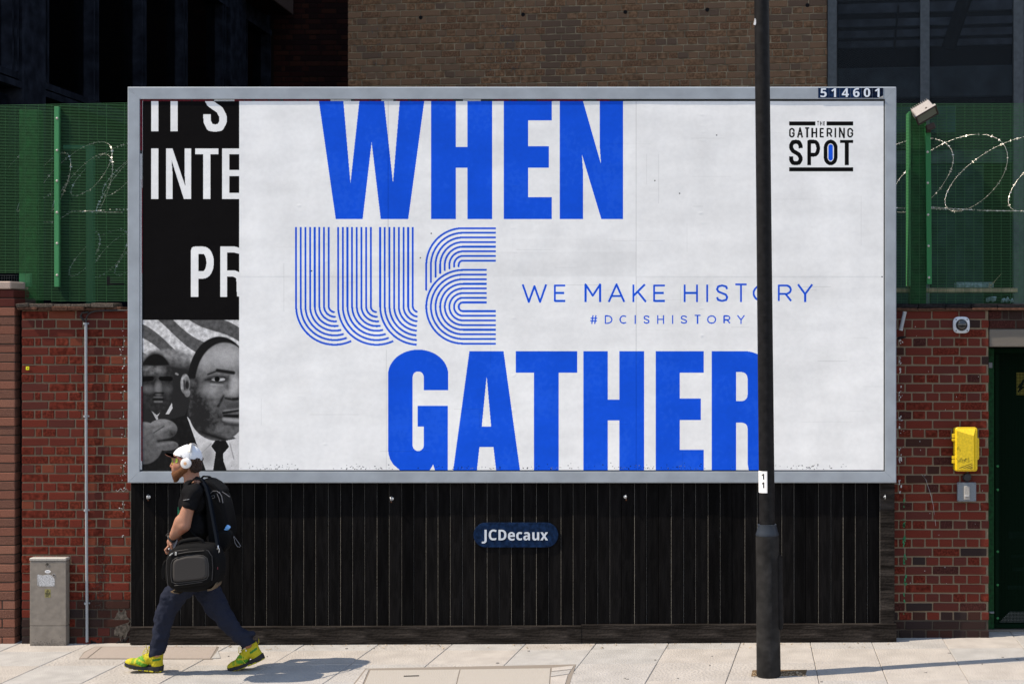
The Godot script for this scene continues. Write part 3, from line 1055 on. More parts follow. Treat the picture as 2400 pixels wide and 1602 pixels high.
	var t2 := [["#", 1382.5, 1401.5], ["D", 1417.7, 1435.6], ["C", 1452.2, 1470], ["I", 1487.4, 1490], ["S", 1508.4, 1522.8], ["H", 1540.7, 1557.2], ["I", 1575.6, 1578.2], ["S", 1595.5, 1611], ["T", 1627, 1643.4], ["O", 1657.7, 1678.8], ["R", 1696.1, 1712.3], ["Y", 1727.6, 1746.4]]
	for q in t2:
		put(im, q[0], q[1], q[2], 738.6, 758.4, 2.7, blue)
	# the small black mark at the top right
	fill(im, pv([1849.7, 284.8, 1911.6, 284.8, 1911.6, 293.7, 1849.7, 293.7]), ink)
	fill(im, pv([1938.2, 284.8, 1999.8, 284.8, 1999.8, 293.7, 1938.2, 293.7]), ink)
	fill(im, pv([1849.7, 392.2, 1999.8, 392.2, 1999.8, 401.5, 1849.7, 401.5]), ink)
	put(im, "T", 1915, 1920.6, 284.6, 293.9, 1.5, ink)
	put(im, "H", 1922.4, 1928, 284.6, 293.9, 1.5, ink)
	put(im, "E", 1930, 1934.8, 284.6, 293.9, 1.5, ink)
	var gs := "GATHERING"
	var gx := [1849.7, 1868.5, 1885.5, 1902.5, 1921.5, 1938.0, 1956.0, 1967.0, 1986.2]
	var gw := [13.3, 14.2, 13.6, 13.6, 11.2, 13.3, 4.0, 13.4, 13.8]
	for i in 9:
		put(im, gs[i], gx[i], gx[i] + gw[i], 300.0, 322.2, 3.5, ink, true)
	put(im, "S", 1849.4, 1882.0, 327.4, 387.2, 9.4, ink, true)
	put(im, "P", 1892.5, 1923.2, 327.6, 392.0, 8.8, ink, true)
	fill(im, pv([1885, 386.7, 1926, 386.7, 1926, 391.9, 1885, 391.9]), white)
	put(im, "O", 1931.0, 1963.6, 327.4, 387.2, 8.6, ink, true)
	fill(im, pv([1969.8, 327.8, 2000, 327.8, 2000, 335.0, 1989.6, 335.0, 1989.6, 386.7, 1980.2, 386.7, 1980.2, 335.0, 1969.8, 335.0]), ink)
	var pill := arc(1947.3, 343, 5.0, 5.0, 180, 360, 8)
	pill.append_array(arc(1947.3, 371.4, 5.0, 5.0, 0, 180, 8))
	fill(im, pill, blue)
	# pasted paper: long soft streaks, scuffs in the ink, specks along the lower edge
	var f := FastNoiseLite.new()
	f.seed = 101
	f.frequency = 0.02
	f.fractal_octaves = 4
	var broad := f.get_image(512, 254)
	f.seed = 102
	f.frequency = 0.03
	var streak := f.get_image(256, 508)
	f.seed = 103
	f.frequency = 0.11
	f.fractal_octaves = 3
	var rough := f.get_image(1024, 509)
	f.seed = 104
	f.frequency = 0.02
	var down := f.get_image(1024, 64)
	for q in [broad, streak, rough, down]:
		q.convert(Image.FORMAT_L8)
		q.resize(TW, TH, Image.INTERPOLATE_CUBIC)
	var d := im.get_data()
	var a0: PackedByteArray = broad.get_data()
	var a1: PackedByteArray = streak.get_data()
	var a2: PackedByteArray = rough.get_data()
	var a3: PackedByteArray = down.get_data()
	for i in TW * TH:
		var k := i * 3
		var s := 1.0 + (a0[i] - 128) * 0.00022 + (a1[i] - 128) * 0.00016 + (a3[i] - 128) * 0.00012 + (a2[i] - 128) * 0.00012
		var scuff := clampf((a2[i] * 0.6 + a0[i] * 0.7 - 188.0) * 0.010, 0.0, 0.30)
		var low := d[k] < 80 and d[k + 2] > 120
		for j in 3:
			var w: float = d[k + j] * s
			if low:
				w += (205.0 - w) * scuff * 0.12
			d[k + j] = clampi(int(w), 0, 245)
	im = Image.create_from_data(TW, TH, false, Image.FORMAT_RGB8, d)
	var r2 := RandomNumberGenerator.new()
	r2.seed = 5
	for i in 260:  # mould and torn specks near the bottom edge
		var cl: int = [640, 870, 1120, 1290, 1480, 1600, 1900][i % 7]
		var x := (cl + r2.randfn(0, 38) - PX0) * TW / PW
		var y := TH - 6 - absf(r2.randfn(0, 6.5))
		var c := Color8(20, 22, 30) if r2.randf() < 0.7 else Color8(120, 122, 125)
		im.fill_rect(Rect2i(int(x), int(y), r2.randi_range(1, 3), r2.randi_range(1, 2)), c)
	for p in [[729, 634], [984, 603], [1534, 422], [1592, 452], [1679, 316], [2067, 647], [1905, 1091], [1010, 546]]:
		im.fill_rect(Rect2i(int((p[0] - PX0) * TW / PW), int((p[1] - PY0) * TH / PH), 3, 3), ink)
	# the sheets differ a little in tone, and their laps show as faint lines
	var lap := func(px0: float, py0: float, px1: float, py1: float, f0: float) -> void:
		var ax := clampi(int((px0 - PX0) * TW / PW), 0, TW - 1)
		var bx := clampi(int((px1 - PX0) * TW / PW) + 1, 0, TW)
		var ay := clampi(int((py0 - PY0) * TH / PH), 0, TH - 1)
		var by := clampi(int((py1 - PY0) * TH / PH) + 1, 0, TH)
		for y in range(ay, by):
			for x in range(ax, bx):
				var c := im.get_pixel(x, y)
				im.set_pixel(x, y, Color(c.r * f0, c.g * f0, c.b * f0))
	lap.call(909, 237, 910, 650, 0.90)
	lap.call(1491, 237, 1492, 1100, 0.90)
	lap.call(905, 820, 906, 1100, 0.93)
	lap.call(561, 647, 2072, 647.6, 0.95)
	lap.call(910, 590, 1491, 646, 0.982)
	lap.call(1200, 560, 1491, 646, 0.988)
	lap.call(1492, 648, 2072, 700, 0.988)
	for i in 46:  # faint creases where the paste dried
		var x := r2.randf_range(570, 2060)
		var y := r2.randf_range(245, 1080)
		var w := r2.randf_range(20, 120)
		if i % 3 == 0:
			lap.call(x, y, x + 0.6, y + w, r2.randf_range(0.93, 0.97))
		else:
			lap.call(x, y, x + w, y + 0.6, r2.randf_range(0.93, 0.975))
	return ImageTexture.create_from_image(im)


func paper_relief() -> ImageTexture:
	var f := FastNoiseLite.new()
	f.seed = 121
	f.frequency = 0.035
	f.fractal_octaves = 4
	var im := f.get_image(1024, 512)
	im.convert(Image.FORMAT_L8)
	var d := im.get_data()
	var r2 := RandomNumberGenerator.new()
	r2.seed = 9
	var f2 := FastNoiseLite.new()
	f2.seed = 122
	f2.frequency = 0.02
	var wide := f2.get_image(1024, 512)
	wide.convert(Image.FORMAT_L8)
	var w := wide.get_data()
	for i in d.size():
		d[i] = 96 + int(d[i] * 0.10) + int(w[i] * 0.18)
	var bump := func(px: float, py: float, rr: float, hgt: float) -> void:
		var cx := (px - PX0) / PW * 1024.0
		var cy := (py - PY0) / PH * 512.0
		for y in range(maxi(0, int(cy - rr - 1)), mini(512, int(cy + rr + 2))):
			for x in range(maxi(0, int(cx - rr * 1.6 - 1)), mini(1024, int(cx + rr * 1.6 + 2))):
				var q := sqrt(((x - cx) / 1.6) ** 2 + (y - cy) ** 2) / rr
				if q < 1.0:
					d[y * 1024 + x] = clampi(d[y * 1024 + x] + int(hgt * (1.0 - q * q)), 0, 255)
	for column in [[1644, 20], [1204, 15], [762, 9], [700, 4], [2000, 4]]:
		for k in column[1]:
			bump.call(column[0] + r2.randf_range(-4, 4), 258 + r2.randf() * 820.0, r2.randf_range(1.5, 3.0), r2.randf_range(14, 40))
	for k in 60:
		bump.call(r2.randf_range(340, 2060), r2.randf_range(250, 1090), r2.randf_range(1.5, 3.5), r2.randf_range(-14, 16))
	im = Image.create_from_data(1024, 512, false, Image.FORMAT_L8, d)
	im.convert(Image.FORMAT_RGB8)
	im.bump_map_to_normal_map(2.2)
	return ImageTexture.create_from_image(im)


func billboard() -> void:
	var b := thing("billboard", "large landscape billboard in a pale grey metal frame above the black timber boards", "billboard")
	var z := -0.011
	# frame: four mitred rails with a chamfered edge
	var o := [P(298, 203, 0), P(2101.5, 203, 0), P(2101.5, 1131.5, 0), P(298, 1131.5, 0)]
	var i := [P(326.3, 232, 0), P(2074.7, 232, 0), P(2074.7, 1104.5, 0), P(326.3, 1104.5, 0)]
	var back := Vector3(0, 0, -0.16)
	var bv := 0.007
	for k in 4:
		var j := (k + 1) % 4
		var along: Vector3 = (o[j] - o[k]).normalized()
		var inward: Vector3 = (i[k] - o[k]).normalized()
		inward = Vector3(0, -1, 0) if k == 0 else Vector3(-1, 0, 0) if k == 1 else Vector3(0, 1, 0) if k == 2 else Vector3(1, 0, 0)
		var gap := 0.0007
		var a: Vector3 = o[k] + along * gap
		var c: Vector3 = o[j] - along * gap
		var d: Vector3 = i[j] - along * gap
		var e: Vector3 = i[k] + along * gap
		var sink := Vector3(0, 0, -bv)
		var m := MB.new()
		var mid: Vector3 = (a + c + d + e) * 0.25 + back * 0.5
		var fa := a + inward * bv + along * bv
		var fc := c + inward * bv - along * bv
		var fd := d - inward * 0.002 + along * 0.002
		var fe := e - inward * 0.002 - along * 0.002
		m.oq(fa, fc, fd, fe, mid)
		m.oq(a + sink, c + sink, fc, fa, mid)
		m.oq(e + sink, d + sink, fd, fe, mid)
		m.oq(a + back, c + back, c + sink, a + sink, mid)
		m.oq(e + back, d + back, d + sink, e + sink, mid)
		m.oq(a + back, e + back, e + sink, a + sink, mid)
		m.oq(a + sink, e + sink, fe, fa, mid)
		m.oq(c + back, d + back, d + sink, c + sink, mid)
		m.oq(c + sink, d + sink, fd, fc, mid)
		m.oq(a + back, c + back, d + back, e + back, mid)
		obj("frame_rail", [m, M.frame_grey], b)
	var bk := MB.new()
	bk.box(P(310, 1120, z) + Vector3(0, 0, -0.06), P(2090, 215, z) + Vector3(0, 0, -0.004))
	obj("backing_board", [bk, M.backing], b)
	var rear := MB.new()
	for x in [-2.9, -1.45, 0.0, 1.45, 2.9]:
		rear.box(Vector3(x - 0.04, 1.2, -0.235), Vector3(x + 0.04, 4.5, -0.145))
	obj("batten", [rear, M.gap_black], b)
	# the pasted sheets, each its own, bowed a little off the board
	var pm := mat("poster_print", Color.WHITE, 0.8, 0.12)
	pm.albedo_texture = poster_texture()
	pm.texture_repeat = false
	pm.normal_enabled = true
	pm.normal_texture = paper_relief()
	pm.normal_scale = 0.45
	var f := FastNoiseLite.new()
	f.seed = 31
	f.frequency = 0.9
	f.fractal_octaves = 3
	var cols := [334.0, 560.6, 909.0, 1491.5, 2071.5]
	var rows_for := [[237.0, 750.0, 1101.0], [237.0, 647.5, 1101.0], [237.0, 647.5, 1101.0], [237.0, 647.5, 1101.0]]
	for c in 4:
		for r in 2:
			var x0: float = cols[c]
			var x1: float = cols[c + 1]
			var y0: float = rows_for[c][r]
			var y1: float = rows_for[c][r + 1] + (1.2 if r == 0 else 0.0)
			var m := MB.new()
			var nx := maxi(6, int((x1 - x0) / 30.0))
			var ny := maxi(6, int((y1 - y0) / 30.0))
			var lift := z + 0.0004 * ((c + r) % 2) + (0.0004 if c > 0 else 0.0)
			for iy in ny + 1:
				for ix in nx + 1:
					var px := lerpf(x0, x1, float(ix) / nx)
					var py := lerpf(y0, y1, float(iy) / ny)
					var p := P(px, py, z)
					var h := 0.0020 * (f.get_noise_2d(p.x, p.y) + 1.0)
					var e := 0.02
					var hx := 0.0020 * (f.get_noise_2d(p.x + e, p.y) + 1.0)
					var hy := 0.0020 * (f.get_noise_2d(p.x, p.y + e) + 1.0)
					m.vert(Vector3(p.x, p.y, lift + h), Vector3(-(hx - h) / e, -(hy - h) / e, 1).normalized(), Vector2((px - PX0) / PW, (py - PY0) / PH))
			for iy in ny:
				for ix in nx:
					var q := iy * (nx + 1) + ix
					m.ix.append_array(PackedInt32Array([q, q + 1, q + nx + 1, q + 1, q + nx + 2, q + nx + 1]))
			tag(obj("poster_sheet", [m, pm], b), ["black strip of an older poster with cropped white words", "grey press picture of a man in a suit and tie"][r] if c == 0 else "")
	# torn edges of older posters round the opening
	var torn := MB.new()
	var torn2 := MB.new()
	var r3 := RandomNumberGenerator.new()
	r3.seed = 12
	var zt := z - 0.002
	var x := 328.0
	while x < 1480.0:
		var w := r3.randf_range(14, 60)
		var t: MB = torn if r3.randf() < 0.82 else torn2
		t.quad(P(x, 239, zt), P(x + w, 239, zt), P(x + w, 229, zt), P(x, 229, zt))
		x += w + (r3.randf_range(0, 8) if x < 1000 else r3.randf_range(0, 60))
	torn.quad(P(324, 352, zt), P(333.2, 352, zt), P(333.2, 229, zt), P(324, 229, zt))
	torn.quad(P(331.5, 640, zt), P(333.6, 640, zt), P(333.6, 420, zt), P(331.5, 420, zt))
	torn.quad(P(330.0, 1080, zt), P(333.2, 1080, zt), P(333.2, 905, zt), P(330.0, 905, zt))
	torn2.quad(P(333.0, 440, zt + 0.001), P(334.6, 440, zt + 0.001), P(334.6, 236, zt + 0.001), P(333.0, 236, zt + 0.001))
	torn2.quad(P(325.0, 1100, zt - 0.001), P(332.0, 1100, zt - 0.001), P(332.0, 360, zt - 0.001), P(325.0, 360, zt - 0.001))
	obj("torn_paper", [torn, M.red_paper, torn2, M.white_paper], b)
	var strip := MB.new()
	strip.quad(P(680, 1104, zt), P(2066, 1104, zt), P(2066, 1099, zt), P(680, 1099, zt))
	obj("old_paper_edge", [strip, M.blue_paper], b)
	# six number plates on the top rail
	var digits := "514601"
	for k in 6:
		var xa := 1917.8 + 25.5 * k
		var pl := MB.new()
		var lo := P(xa + 0.3, 229.3, 0)
		var hi := P(xa + 25.2, 205.8, 0)
		pl.bbox(Vector3(lo.x, lo.y, 0.0005), Vector3(hi.x, hi.y, 0.003), 0.0006)
		var plate := obj("number_plate", [pl, M.plate_dark if k > 3 else M.plate_navy], b)
		var f2 := text("digit", digits[k], true, S(20.5, 0), Transform3D(Basis(), Vector3((lo.x + hi.x) * 0.5, (lo.y + hi.y) * 0.5, 0.0034)), M.digit_white, plate, 0.0012, 1.08)
		f2.position.y -= 0.0
	# a curled corner of the last plate
	var curl := MB.new()
	curl.tri(P(2058, 229.5, 0.004), P(2071, 229.5, 0.004), P(2071.5, 223.5, 0.016))
	obj("curled_corner", [curl, M.white_paper], b)


func hoarding() -> void:
	var h := thing("timber_hoarding", "black painted vertical timber boards under the billboard, with a low kick board", "hoarding")
	var zf := -0.052
	var edges := [305.0]
	var r := RandomNumberGenerator.new()
	r.seed = 21
	var x := 305.0
	while x < 2040.0:
		x += 28.75 + r.randf_range(-0.7, 0.7)
		edges.append(x)
	edges.append(2062.0)
	edges.append(2098.0)
	for k in edges.size() - 1:
		var last := k == edges.size() - 2
		var z := zf + r.randf_range(-0.0015, 0.0035) + (0.008 if last else 0.0)
		var lo := P(edges[k] + 0.55, 1474, z)
		var hi := P(edges[k + 1] - 0.55, 1118, z)
		var top := hi.y
		var low := lo.y
		var lx := lo.x
		var hx := hi.x
		var b := r.randf_range(0.0018, 0.0032) if r.randf() < 0.95 else 0.0018
		var e := r.randf_range(-0.001, 0.001)
		var m := MB.new()
		var w := MB.new()
		var t := 0.02
		m.quad(Vector3(lx + b, low, z), Vector3(hx - 0.002, low, z + e), Vector3(hx - 0.002, top, z + e), Vector3(lx + b, top, z))
		w.quad(Vector3(lx, low, z - b * 0.9), Vector3(lx + b, low, z), Vector3(lx + b, top, z), Vector3(lx, top, z - b * 0.9))
		m.quad(Vector3(lx, low, z - t), Vector3(lx, low, z - b * 0.9), Vector3(lx, top, z - b * 0.9), Vector3(lx, top, z - t))
		m.quad(Vector3(hx - 0.002, low, z + e), Vector3(hx, low, z - 0.002), Vector3(hx, top, z - 0.002), Vector3(hx - 0.002, top, z + e))
		m.quad(Vector3(hx, low, z - 0.002), Vector3(hx, low, z - t), Vector3(hx, top, z - t), Vector3(hx, top, z - 0.002))
		obj("board", [m, M["black_board_%d" % r.randi_range(0, 3)] if not last else M.kick_board, w, M.worn_edge if r.randf() < 0.9 else M.black_board_3], h)
	var bk := MB.new()
	var l0 := P(304, 1500, zf)
	var h0 := P(2098, 1118, zf)
	bk.box(Vector3(l0.x, l0.y - 0.02, -0.12), Vector3(h0.x, h0.y, zf - 0.024))
	obj("backing_frame", [bk, M.gap_black], h)
	var cuts := [[304.0, 728.0, 1469.3, 1514], [728.6, 1362.0, 1468.0, 1514], [1362.6, 2102.0, 1464.0, 1511]]
	for c in cuts:
		var zk := -0.018 + r.randf_range(-0.002, 0.002)
		var a := P(c[0], c[3], zk)
		var b2 := P(c[1], c[2] - (2.6 if c[1] > 1500 else 1.3), zk)
		var m := MB.new()
		var y0 := gy(a.x, zk) + 0.006
		var y1 := gy(b2.x, zk) + 0.006
		var ya := P(c[0], c[2], zk).y
		var yb := b2.y
		var bev := 0.005
		var p := [Vector3(a.x, y0, zk), Vector3(b2.x, y1, zk), Vector3(b2.x, yb - bev, zk), Vector3(a.x, ya - bev, zk)]
		var up := [Vector3(a.x, ya, zk - bev), Vector3(b2.x, yb, zk - bev)]
		var bz := Vector3(0, 0, -0.10 - zk)
		var mid: Vector3 = (p[0] + p[2]) * 0.5 + bz * 0.5
		m.oq(p[0], p[1], p[2], p[3], mid)
		m.oq(p[3], p[2], up[1], up[0], mid)
		m.oq(up[0], up[1], up[1] + bz, up[0] + bz, mid)
		m.oq(p[0], p[3], p[3] + bz, p[0] + bz, mid)
		m.oq(p[1], p[2], p[2] + bz, p[1] + bz, mid)
		obj("kick_board", [m, M.kick_board], h)
	for q in [[347, 1164], [917, 1168], [1468, 1163.5], [2075, 1163.5]]:
		var m := MB.new()
		var c := P(q[0], q[1], zf)
		var s: float = -1.0 if q[0] > 1200 else 1.0
		var path := []
		for i in 11:
			var g := PI * i / 10.0
			path.append(c + Vector3(0.002 * s, 0.018 * cos(g), 0.004 + 0.03 * sin(g)))
		m.tube(path, 0.0052, 8)
		m.lathe([Vector2(0, 0), Vector2(0.013, 0), Vector2(0.013, 0.004), Vector2(0.006, 0.006), Vector2(0, 0.006)], 12, Transform3D(Basis(Vector3.RIGHT, PI * 0.5), c + Vector3(0.008 * s, 0, 0.004)))
		var ru := MB.new()
		ru.box(c + Vector3(-0.004, -0.032, 0.0038), c + Vector3(0.004, -0.017, 0.0048))
		obj("steel_hook", [m, M.steel, ru, M.rust], h)
	var s := thing("oval_sign", "dark blue pill-shaped sign with white lettering on the black boards", "sign")
	var zs := zf + 0.012
	var o := PackedVector2Array()
	var ra := S(29, zs)
	var cl := P2(1138.5, 1253.2, zs)
	var cr := P2(1279.5, 1253.2, zs)
	for i in 17:
		o.append(cr + Vector2.from_angle(-PI * 0.5 + PI * i / 16.0) * ra)
	for i in 17:
		o.append(cl + Vector2.from_angle(PI * 0.5 + PI * i / 16.0) * ra)
	var m := MB.new()
	m.prism(o, zf + 0.004, zs, Transform3D(), 0.0015)
	obj("plaque", [m, M.sign_navy], s)
	var mid := P(1208.5, 1253.6, zs)
	text("lettering", "JCDecaux", true, S(24.4, zs), Transform3D(Basis(), mid + Vector3(0, 0.0, 0.0012)), M.sign_white, s, 0.0016, 0.99)


var unit := {}


func brick_mesh(len_: float, hgt: float, dep: float, k: int, rough: float) -> ArrayMesh:
	var key := "%.3f_%.3f_%d" % [len_, hgt, k]
	if not unit.has(key):
		var m := MB.new()
		var r := RandomNumberGenerator.new()
		r.seed = 100 + k
		m.xbox(Transform3D(), Vector3(len_, hgt, dep), 0.004, rough, r)
		unit[key] = meshed([m, null])
	return unit[key]


# bricks in English bond on a face towards +z: pick(row, x) names the material; those beyond the limit are joined
func lay(parent: Node, x0: float, x1: float, y0: float, rows: int, z: float, course: float, first_stretcher: bool, pick: Callable, r: RandomNumberGenerator, single: Callable, joint := 0.011, shift := 0.0, proud := 0.002) -> void:
	var rest := {}
	for row in rows:
		var stretch := (row % 2 == 0) == first_stretcher
		var x := x0 - shift
		var k := 0
		while x < x1 - 0.02:
			var w := 0.215
			if not stretch:
				w = 0.102 if k != 1 else 0.047
			elif k == 0 and shift == 0.0 and row % 4 == 1:
				w = 0.215
			w += r.randf_range(-0.004, 0.004)
			var a := maxf(x, x0)
			var b := minf(x + w, x1)
			if b - a > 0.02:
				var full := 0.215 if w > 0.15 else 0.102
				var mesh_ := brick_mesh(full, course - joint, 0.09, r.randi_range(0, 4) + (10 if full < 0.2 else 0), 0.0018)
				var t := Transform3D(Basis.from_scale(Vector3((b - a) / full, 1, 1)), Vector3((a + b) * 0.5, y0 + (row + 0.5) * course + r.randf_range(-0.0012, 0.0012), z - 0.045 + r.randf_range(-proud, proud)))
				t.basis = Basis(Vector3.BACK, r.randf_range(-0.006, 0.006)) * t.basis
				var name_: String = pick.call(row, (a + b) * 0.5)
				if single.call(row, (a + b) * 0.5):
					inst("brick", mesh_, M[name_], t, parent)
				else:
					if not rest.has(name_):
						rest[name_] = SurfaceTool.new()
						rest[name_].begin(Mesh.PRIMITIVE_TRIANGLES)
					rest[name_].append_from(mesh_, 0, t)
			x += w + joint
			k += 1
	if rest.size():
		var am := ArrayMesh.new()
		for q in rest:
			rest[q].commit(am)
			am.surface_set_material(am.get_surface_count() - 1, M[q])
		tag(inst("brickwork", am, null, Transform3D(), parent), "", "", "", "stuff")


func brick_walls() -> void:
	var always := func(_a: int, _b: float) -> bool: return true
	# the red wall to the left of the billboard
	var r := RandomNumberGenerator.new()
	r.seed = 41
	var w := thing("brick_wall", "red brick wall with weathered base left of the billboard, behind the metal cabinet", "wall")
	var z := -0.10
	var a := P(50, 1513, z)
	var b := P(345, 727, z)
	var rows := 37
	var course := (b.y - a.y) / rows
	var m := MB.new()
	m.box(Vector3(a.x + 0.003, a.y - 0.1, -0.30), Vector3(b.x, b.y, z - 0.0065))
	obj("mortar", [m, M.mortar], w)
	m = MB.new()
	m.box(Vector3(a.x + 0.003, a.y - 0.1, -0.29), Vector3(b.x, a.y + course * 5.4, z - 0.0055))
	obj("dark_base_mortar", [m, M.dark_mortar], w)  # darker mortar behind the lowest courses
	var pick := func(row: int, x: float) -> String:
		var t := r.randf()
		if row < 5 and (x > -3.72 and t < 0.85 or t < 0.5):  # darker bricks low down, most of them right of the cabinet
			return "dark_brick_%d" % r.randi_range(0, 2)
		if row < 10 and t < 0.12:
			return "dark_brick_%d" % r.randi_range(0, 2)
		if row > 34 and t < 0.4:
			return "red_brick_5"
		return "red_brick_%d" % [0, 1, 1, 2, 4, 4, 0, 3, 3, 5, 7][r.randi_range(0, 10)]
	lay(w, a.x, b.x, a.y, rows, z, course, true, pick, r, always)
	# soot and old render at the foot, whitish bloom above
	var st := MB.new()
	var gr := MB.new()
	var ol := PackedVector2Array()
	for k in 26:
		var g := TAU * k / 26.0
		ol.append(P2(284 + 21.0 * cos(g) * (1.0 + r.randf_range(-0.35, 0.15)), 1462 + 38.0 * sin(g) * (1.0 + r.randf_range(-0.35, 0.12)), z))
	gr.prism(ol, z - 0.005, z + 0.0012, Transform3D(), 0.0015)
	for k in 12:
		var s := r.randf_range(0.008, 0.020)
		st.xbox(Transform3D(Basis(Vector3.BACK, r.randf() * 3.0), P(r.randf_range(206, 300), r.randf_range(1496, 1509), z)), Vector3(s * 2.2, s, 0.010), 0.004)
	for k in 420:
		var py := r.randf_range(1270, 1430)
		var px := 238.0 + (py - 1290) * -0.06 + r.randfn(0, 9)
		var s := r.randf_range(0.0012, 0.0045)
		gr.xbox(Transform3D(Basis(Vector3.BACK, r.randf() * 3.0), P(px, py, z - 0.001)), Vector3(s, s * 1.3, 0.0075))
	tag(obj("old_render", [gr, M.render_grey], w), "", "", "", "stuff")
	tag(obj("soot_crust", [st, M.soot], w), "", "", "", "stuff")
	var fl := MB.new()
	for k in 60:
		var s := r.randf_range(0.002, 0.007)
		fl.xbox(Transform3D(Basis(Vector3.BACK, r.randf() * 3.0), P(288 + r.randfn(0, 4), r.randf_range(770, 1260), z - 0.002)), Vector3(s, s * 2.0, 0.007), 0.001)
	for k in 14:
		var s := r.randf_range(0.004, 0.008)
		fl.xbox(Transform3D(Basis(Vector3.BACK, r.randf() * 3.0), P(272 + k * 2.1, 1148 + 3 * sin(k), z - 0.002)), Vector3(s, s * 0.6, 0.007), 0.001)
	obj("paint_flake", [fl, M.flake_white], w)
	# ragged tile coping
	for row in 2:
		var px := 44.0 - row * 2
		while px < 268.0:
			var len_ := r.randf_range(30, 62)
			var q := MB.new()
			var lo := P(px, 727.0 - row * 7.5 + r.randf_range(-1, 1), z)
			var hi := P(px + len_ - 1.5, 720.0 - row * 7.5 - r.randf_range(0, 3), z)
			q.xbox(Transform3D(Basis(Vector3.BACK, r.randf_range(-0.03, 0.03)), Vector3((lo.x + hi.x) * 0.5, (lo.y + hi.y) * 0.5, -0.17 + r.randf_range(0.0, 0.022))), Vector3(hi.x - lo.x, hi.y - lo.y, 0.20), 0.005, 0.003, r)
			obj("coping_tile", [q, M.tile if row == 0 else M.mossy], w)
			px += len_
	# the pier of smooth and rough brick at the far left
	r.seed = 43
	var p := thing("brick_pier", "pinkish brown brick pier of alternating smooth and rough courses at the far left", "pier")
	var pz := -0.095
	var pa := P(-190, 1514, pz)
	var pb := P(33.5, 698, pz)
	var pc := (pb.y - pa.y) / 38.0
	m = MB.new()
	m.box(Vector3(pa.x - 0.6, pa.y - 0.1, -0.5), Vector3(pb.x - 0.004, pb.y, pz - 0.007))
	obj("mortar", [m, M.dark_mortar], p)
	for row in 38:
		var x := pb.x
		var off := 0.115 if row % 2 else 0.0
		for k in 4:
			var len_ := 0.215
			if k == 0 and row % 2 == 0 and row < 6:
				len_ = 0.10
			var name_ := "pier_rough" if row % 2 == 1 else "pier_brick_%d" % r.randi_range(0, 2)
			if row > 36:
				name_ = "red_brick_5"
			var q := brick_mesh(0.215, pc - 0.008, 0.20, 30 + r.randi_range(0, 3), 0.0016)
			inst("brick", q, M[name_], Transform3D(Basis.from_scale(Vector3(len_ / 0.215, 1, 1)), Vector3(x - len_ * 0.5, pa.y + (row + 0.5) * pc, pz - 0.10 + r.randf_range(-0.002, 0.002))), p)
			x -= len_ + 0.009 - (off if k == 1 else 0.0) * 0.0
	m = MB.new()
	var c0 := P(-190, 677, pz)
	var c1 := P(25.5, 659, pz)
	m.bbox(Vector3(c0.x, c0.y, -0.42), Vector3(c1.x, c1.y, pz + 0.012), 0.008)
	obj("coping_slab", [m, M.coping_pink], p)
	m = MB.new()
	c0 = P(-190, 697, pz)
	c1 = P(30, 679, pz)
	m.bbox(Vector3(c0.x, c0.y, -0.40), Vector3(c1.x, c1.y, pz - 0.002), 0.006)
	obj("top_brick", [m, M.red_brick_5], p)
	# the dark slot between pier and wall
	m = MB.new()
	m.box(Vector3(P(20, 0, -0.2).x, -0.1, -0.34), Vector3(P(62, 0, -0.2).x, P(0, 712, -0.2).y, -0.20))
	tag(obj("slot_wall", [m, M.gap_black]), "black recessed strip of wall in the gap beside the pinkish pier", "wall")
	# the wall on the right, with its door
	r.seed = 47
	var v := thing("brick_wall", "red brick wall darkened for shade, right of the billboard, with yellow box and round camera", "wall")
	z = -0.18
	a = P(2060, 1497, z)
	b = P(2318.5, 727, z)
	rows = 36
	course = (b.y - a.y) / rows
	m = MB.new()
	m.box(Vector3(a.x, a.y - 0.1, -0.44), Vector3(b.x - 0.004, b.y, z - 0.0065))
	obj("mortar", [m, M.mortar], v)
	m = MB.new()
	m.box(Vector3(a.x, a.y - 0.1, -0.43), Vector3(b.x - 0.004, a.y + course * 2.1, z - 0.0055))
	obj("dark_base_mortar", [m, M.dark_mortar], v)  # darker mortar along the bottom two courses
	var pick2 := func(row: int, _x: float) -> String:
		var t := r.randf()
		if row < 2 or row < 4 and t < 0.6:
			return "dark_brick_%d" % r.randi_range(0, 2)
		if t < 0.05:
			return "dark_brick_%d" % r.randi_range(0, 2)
		return "red_brick_%d" % [3, 3, 5, 1, 3, 4, 5, 1, 3, 0, 6, 3, 5, 4, 1][r.randi_range(0, 14)]  # weighted to darker bricks: this wall's shade is put into its colours
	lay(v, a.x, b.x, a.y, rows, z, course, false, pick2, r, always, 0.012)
	var fw := MB.new()
	var fg := MB.new()
	for k in 150:
		var py := r.randf_range(790, 1170)
		if sin(py * 0.09) < -0.2:
			continue
		var s := r.randf_range(0.003, 0.012)
		fw.xbox(Transform3D(Basis(Vector3.BACK, r.randf_range(-0.5, 0.5)), P(2108 + absf(r.randfn(0, 4)), py, z - 0.002)), Vector3(s, s * 2.0, 0.008), 0.001)
	for k in 70:
		var py := r.randf_range(1165, 1440)
		if sin(py * 0.14) < 0.0:
			continue
		var s := r.randf_range(0.005, 0.014)
		fg.xbox(Transform3D(Basis(Vector3.BACK, r.randf_range(-0.3, 0.3)), P(2118 + absf(r.randfn(0, 3)), py, z - 0.002)), Vector3(s, s * 2.2, 0.008), 0.001)
	obj("paint_flake", [fw, M.flake_white], v)
	obj("paint_flake", [fg, M.flake_green], v)
	fw = MB.new()
	var scratch := []
	for q in [[2161, 1111], [2171, 1124], [2182, 1158], [2188, 1183], [2194, 1232]]:
		scratch.append(P(q[0], q[1], z + 0.001))
	fw.tube(scratch, 0.0012, 4)
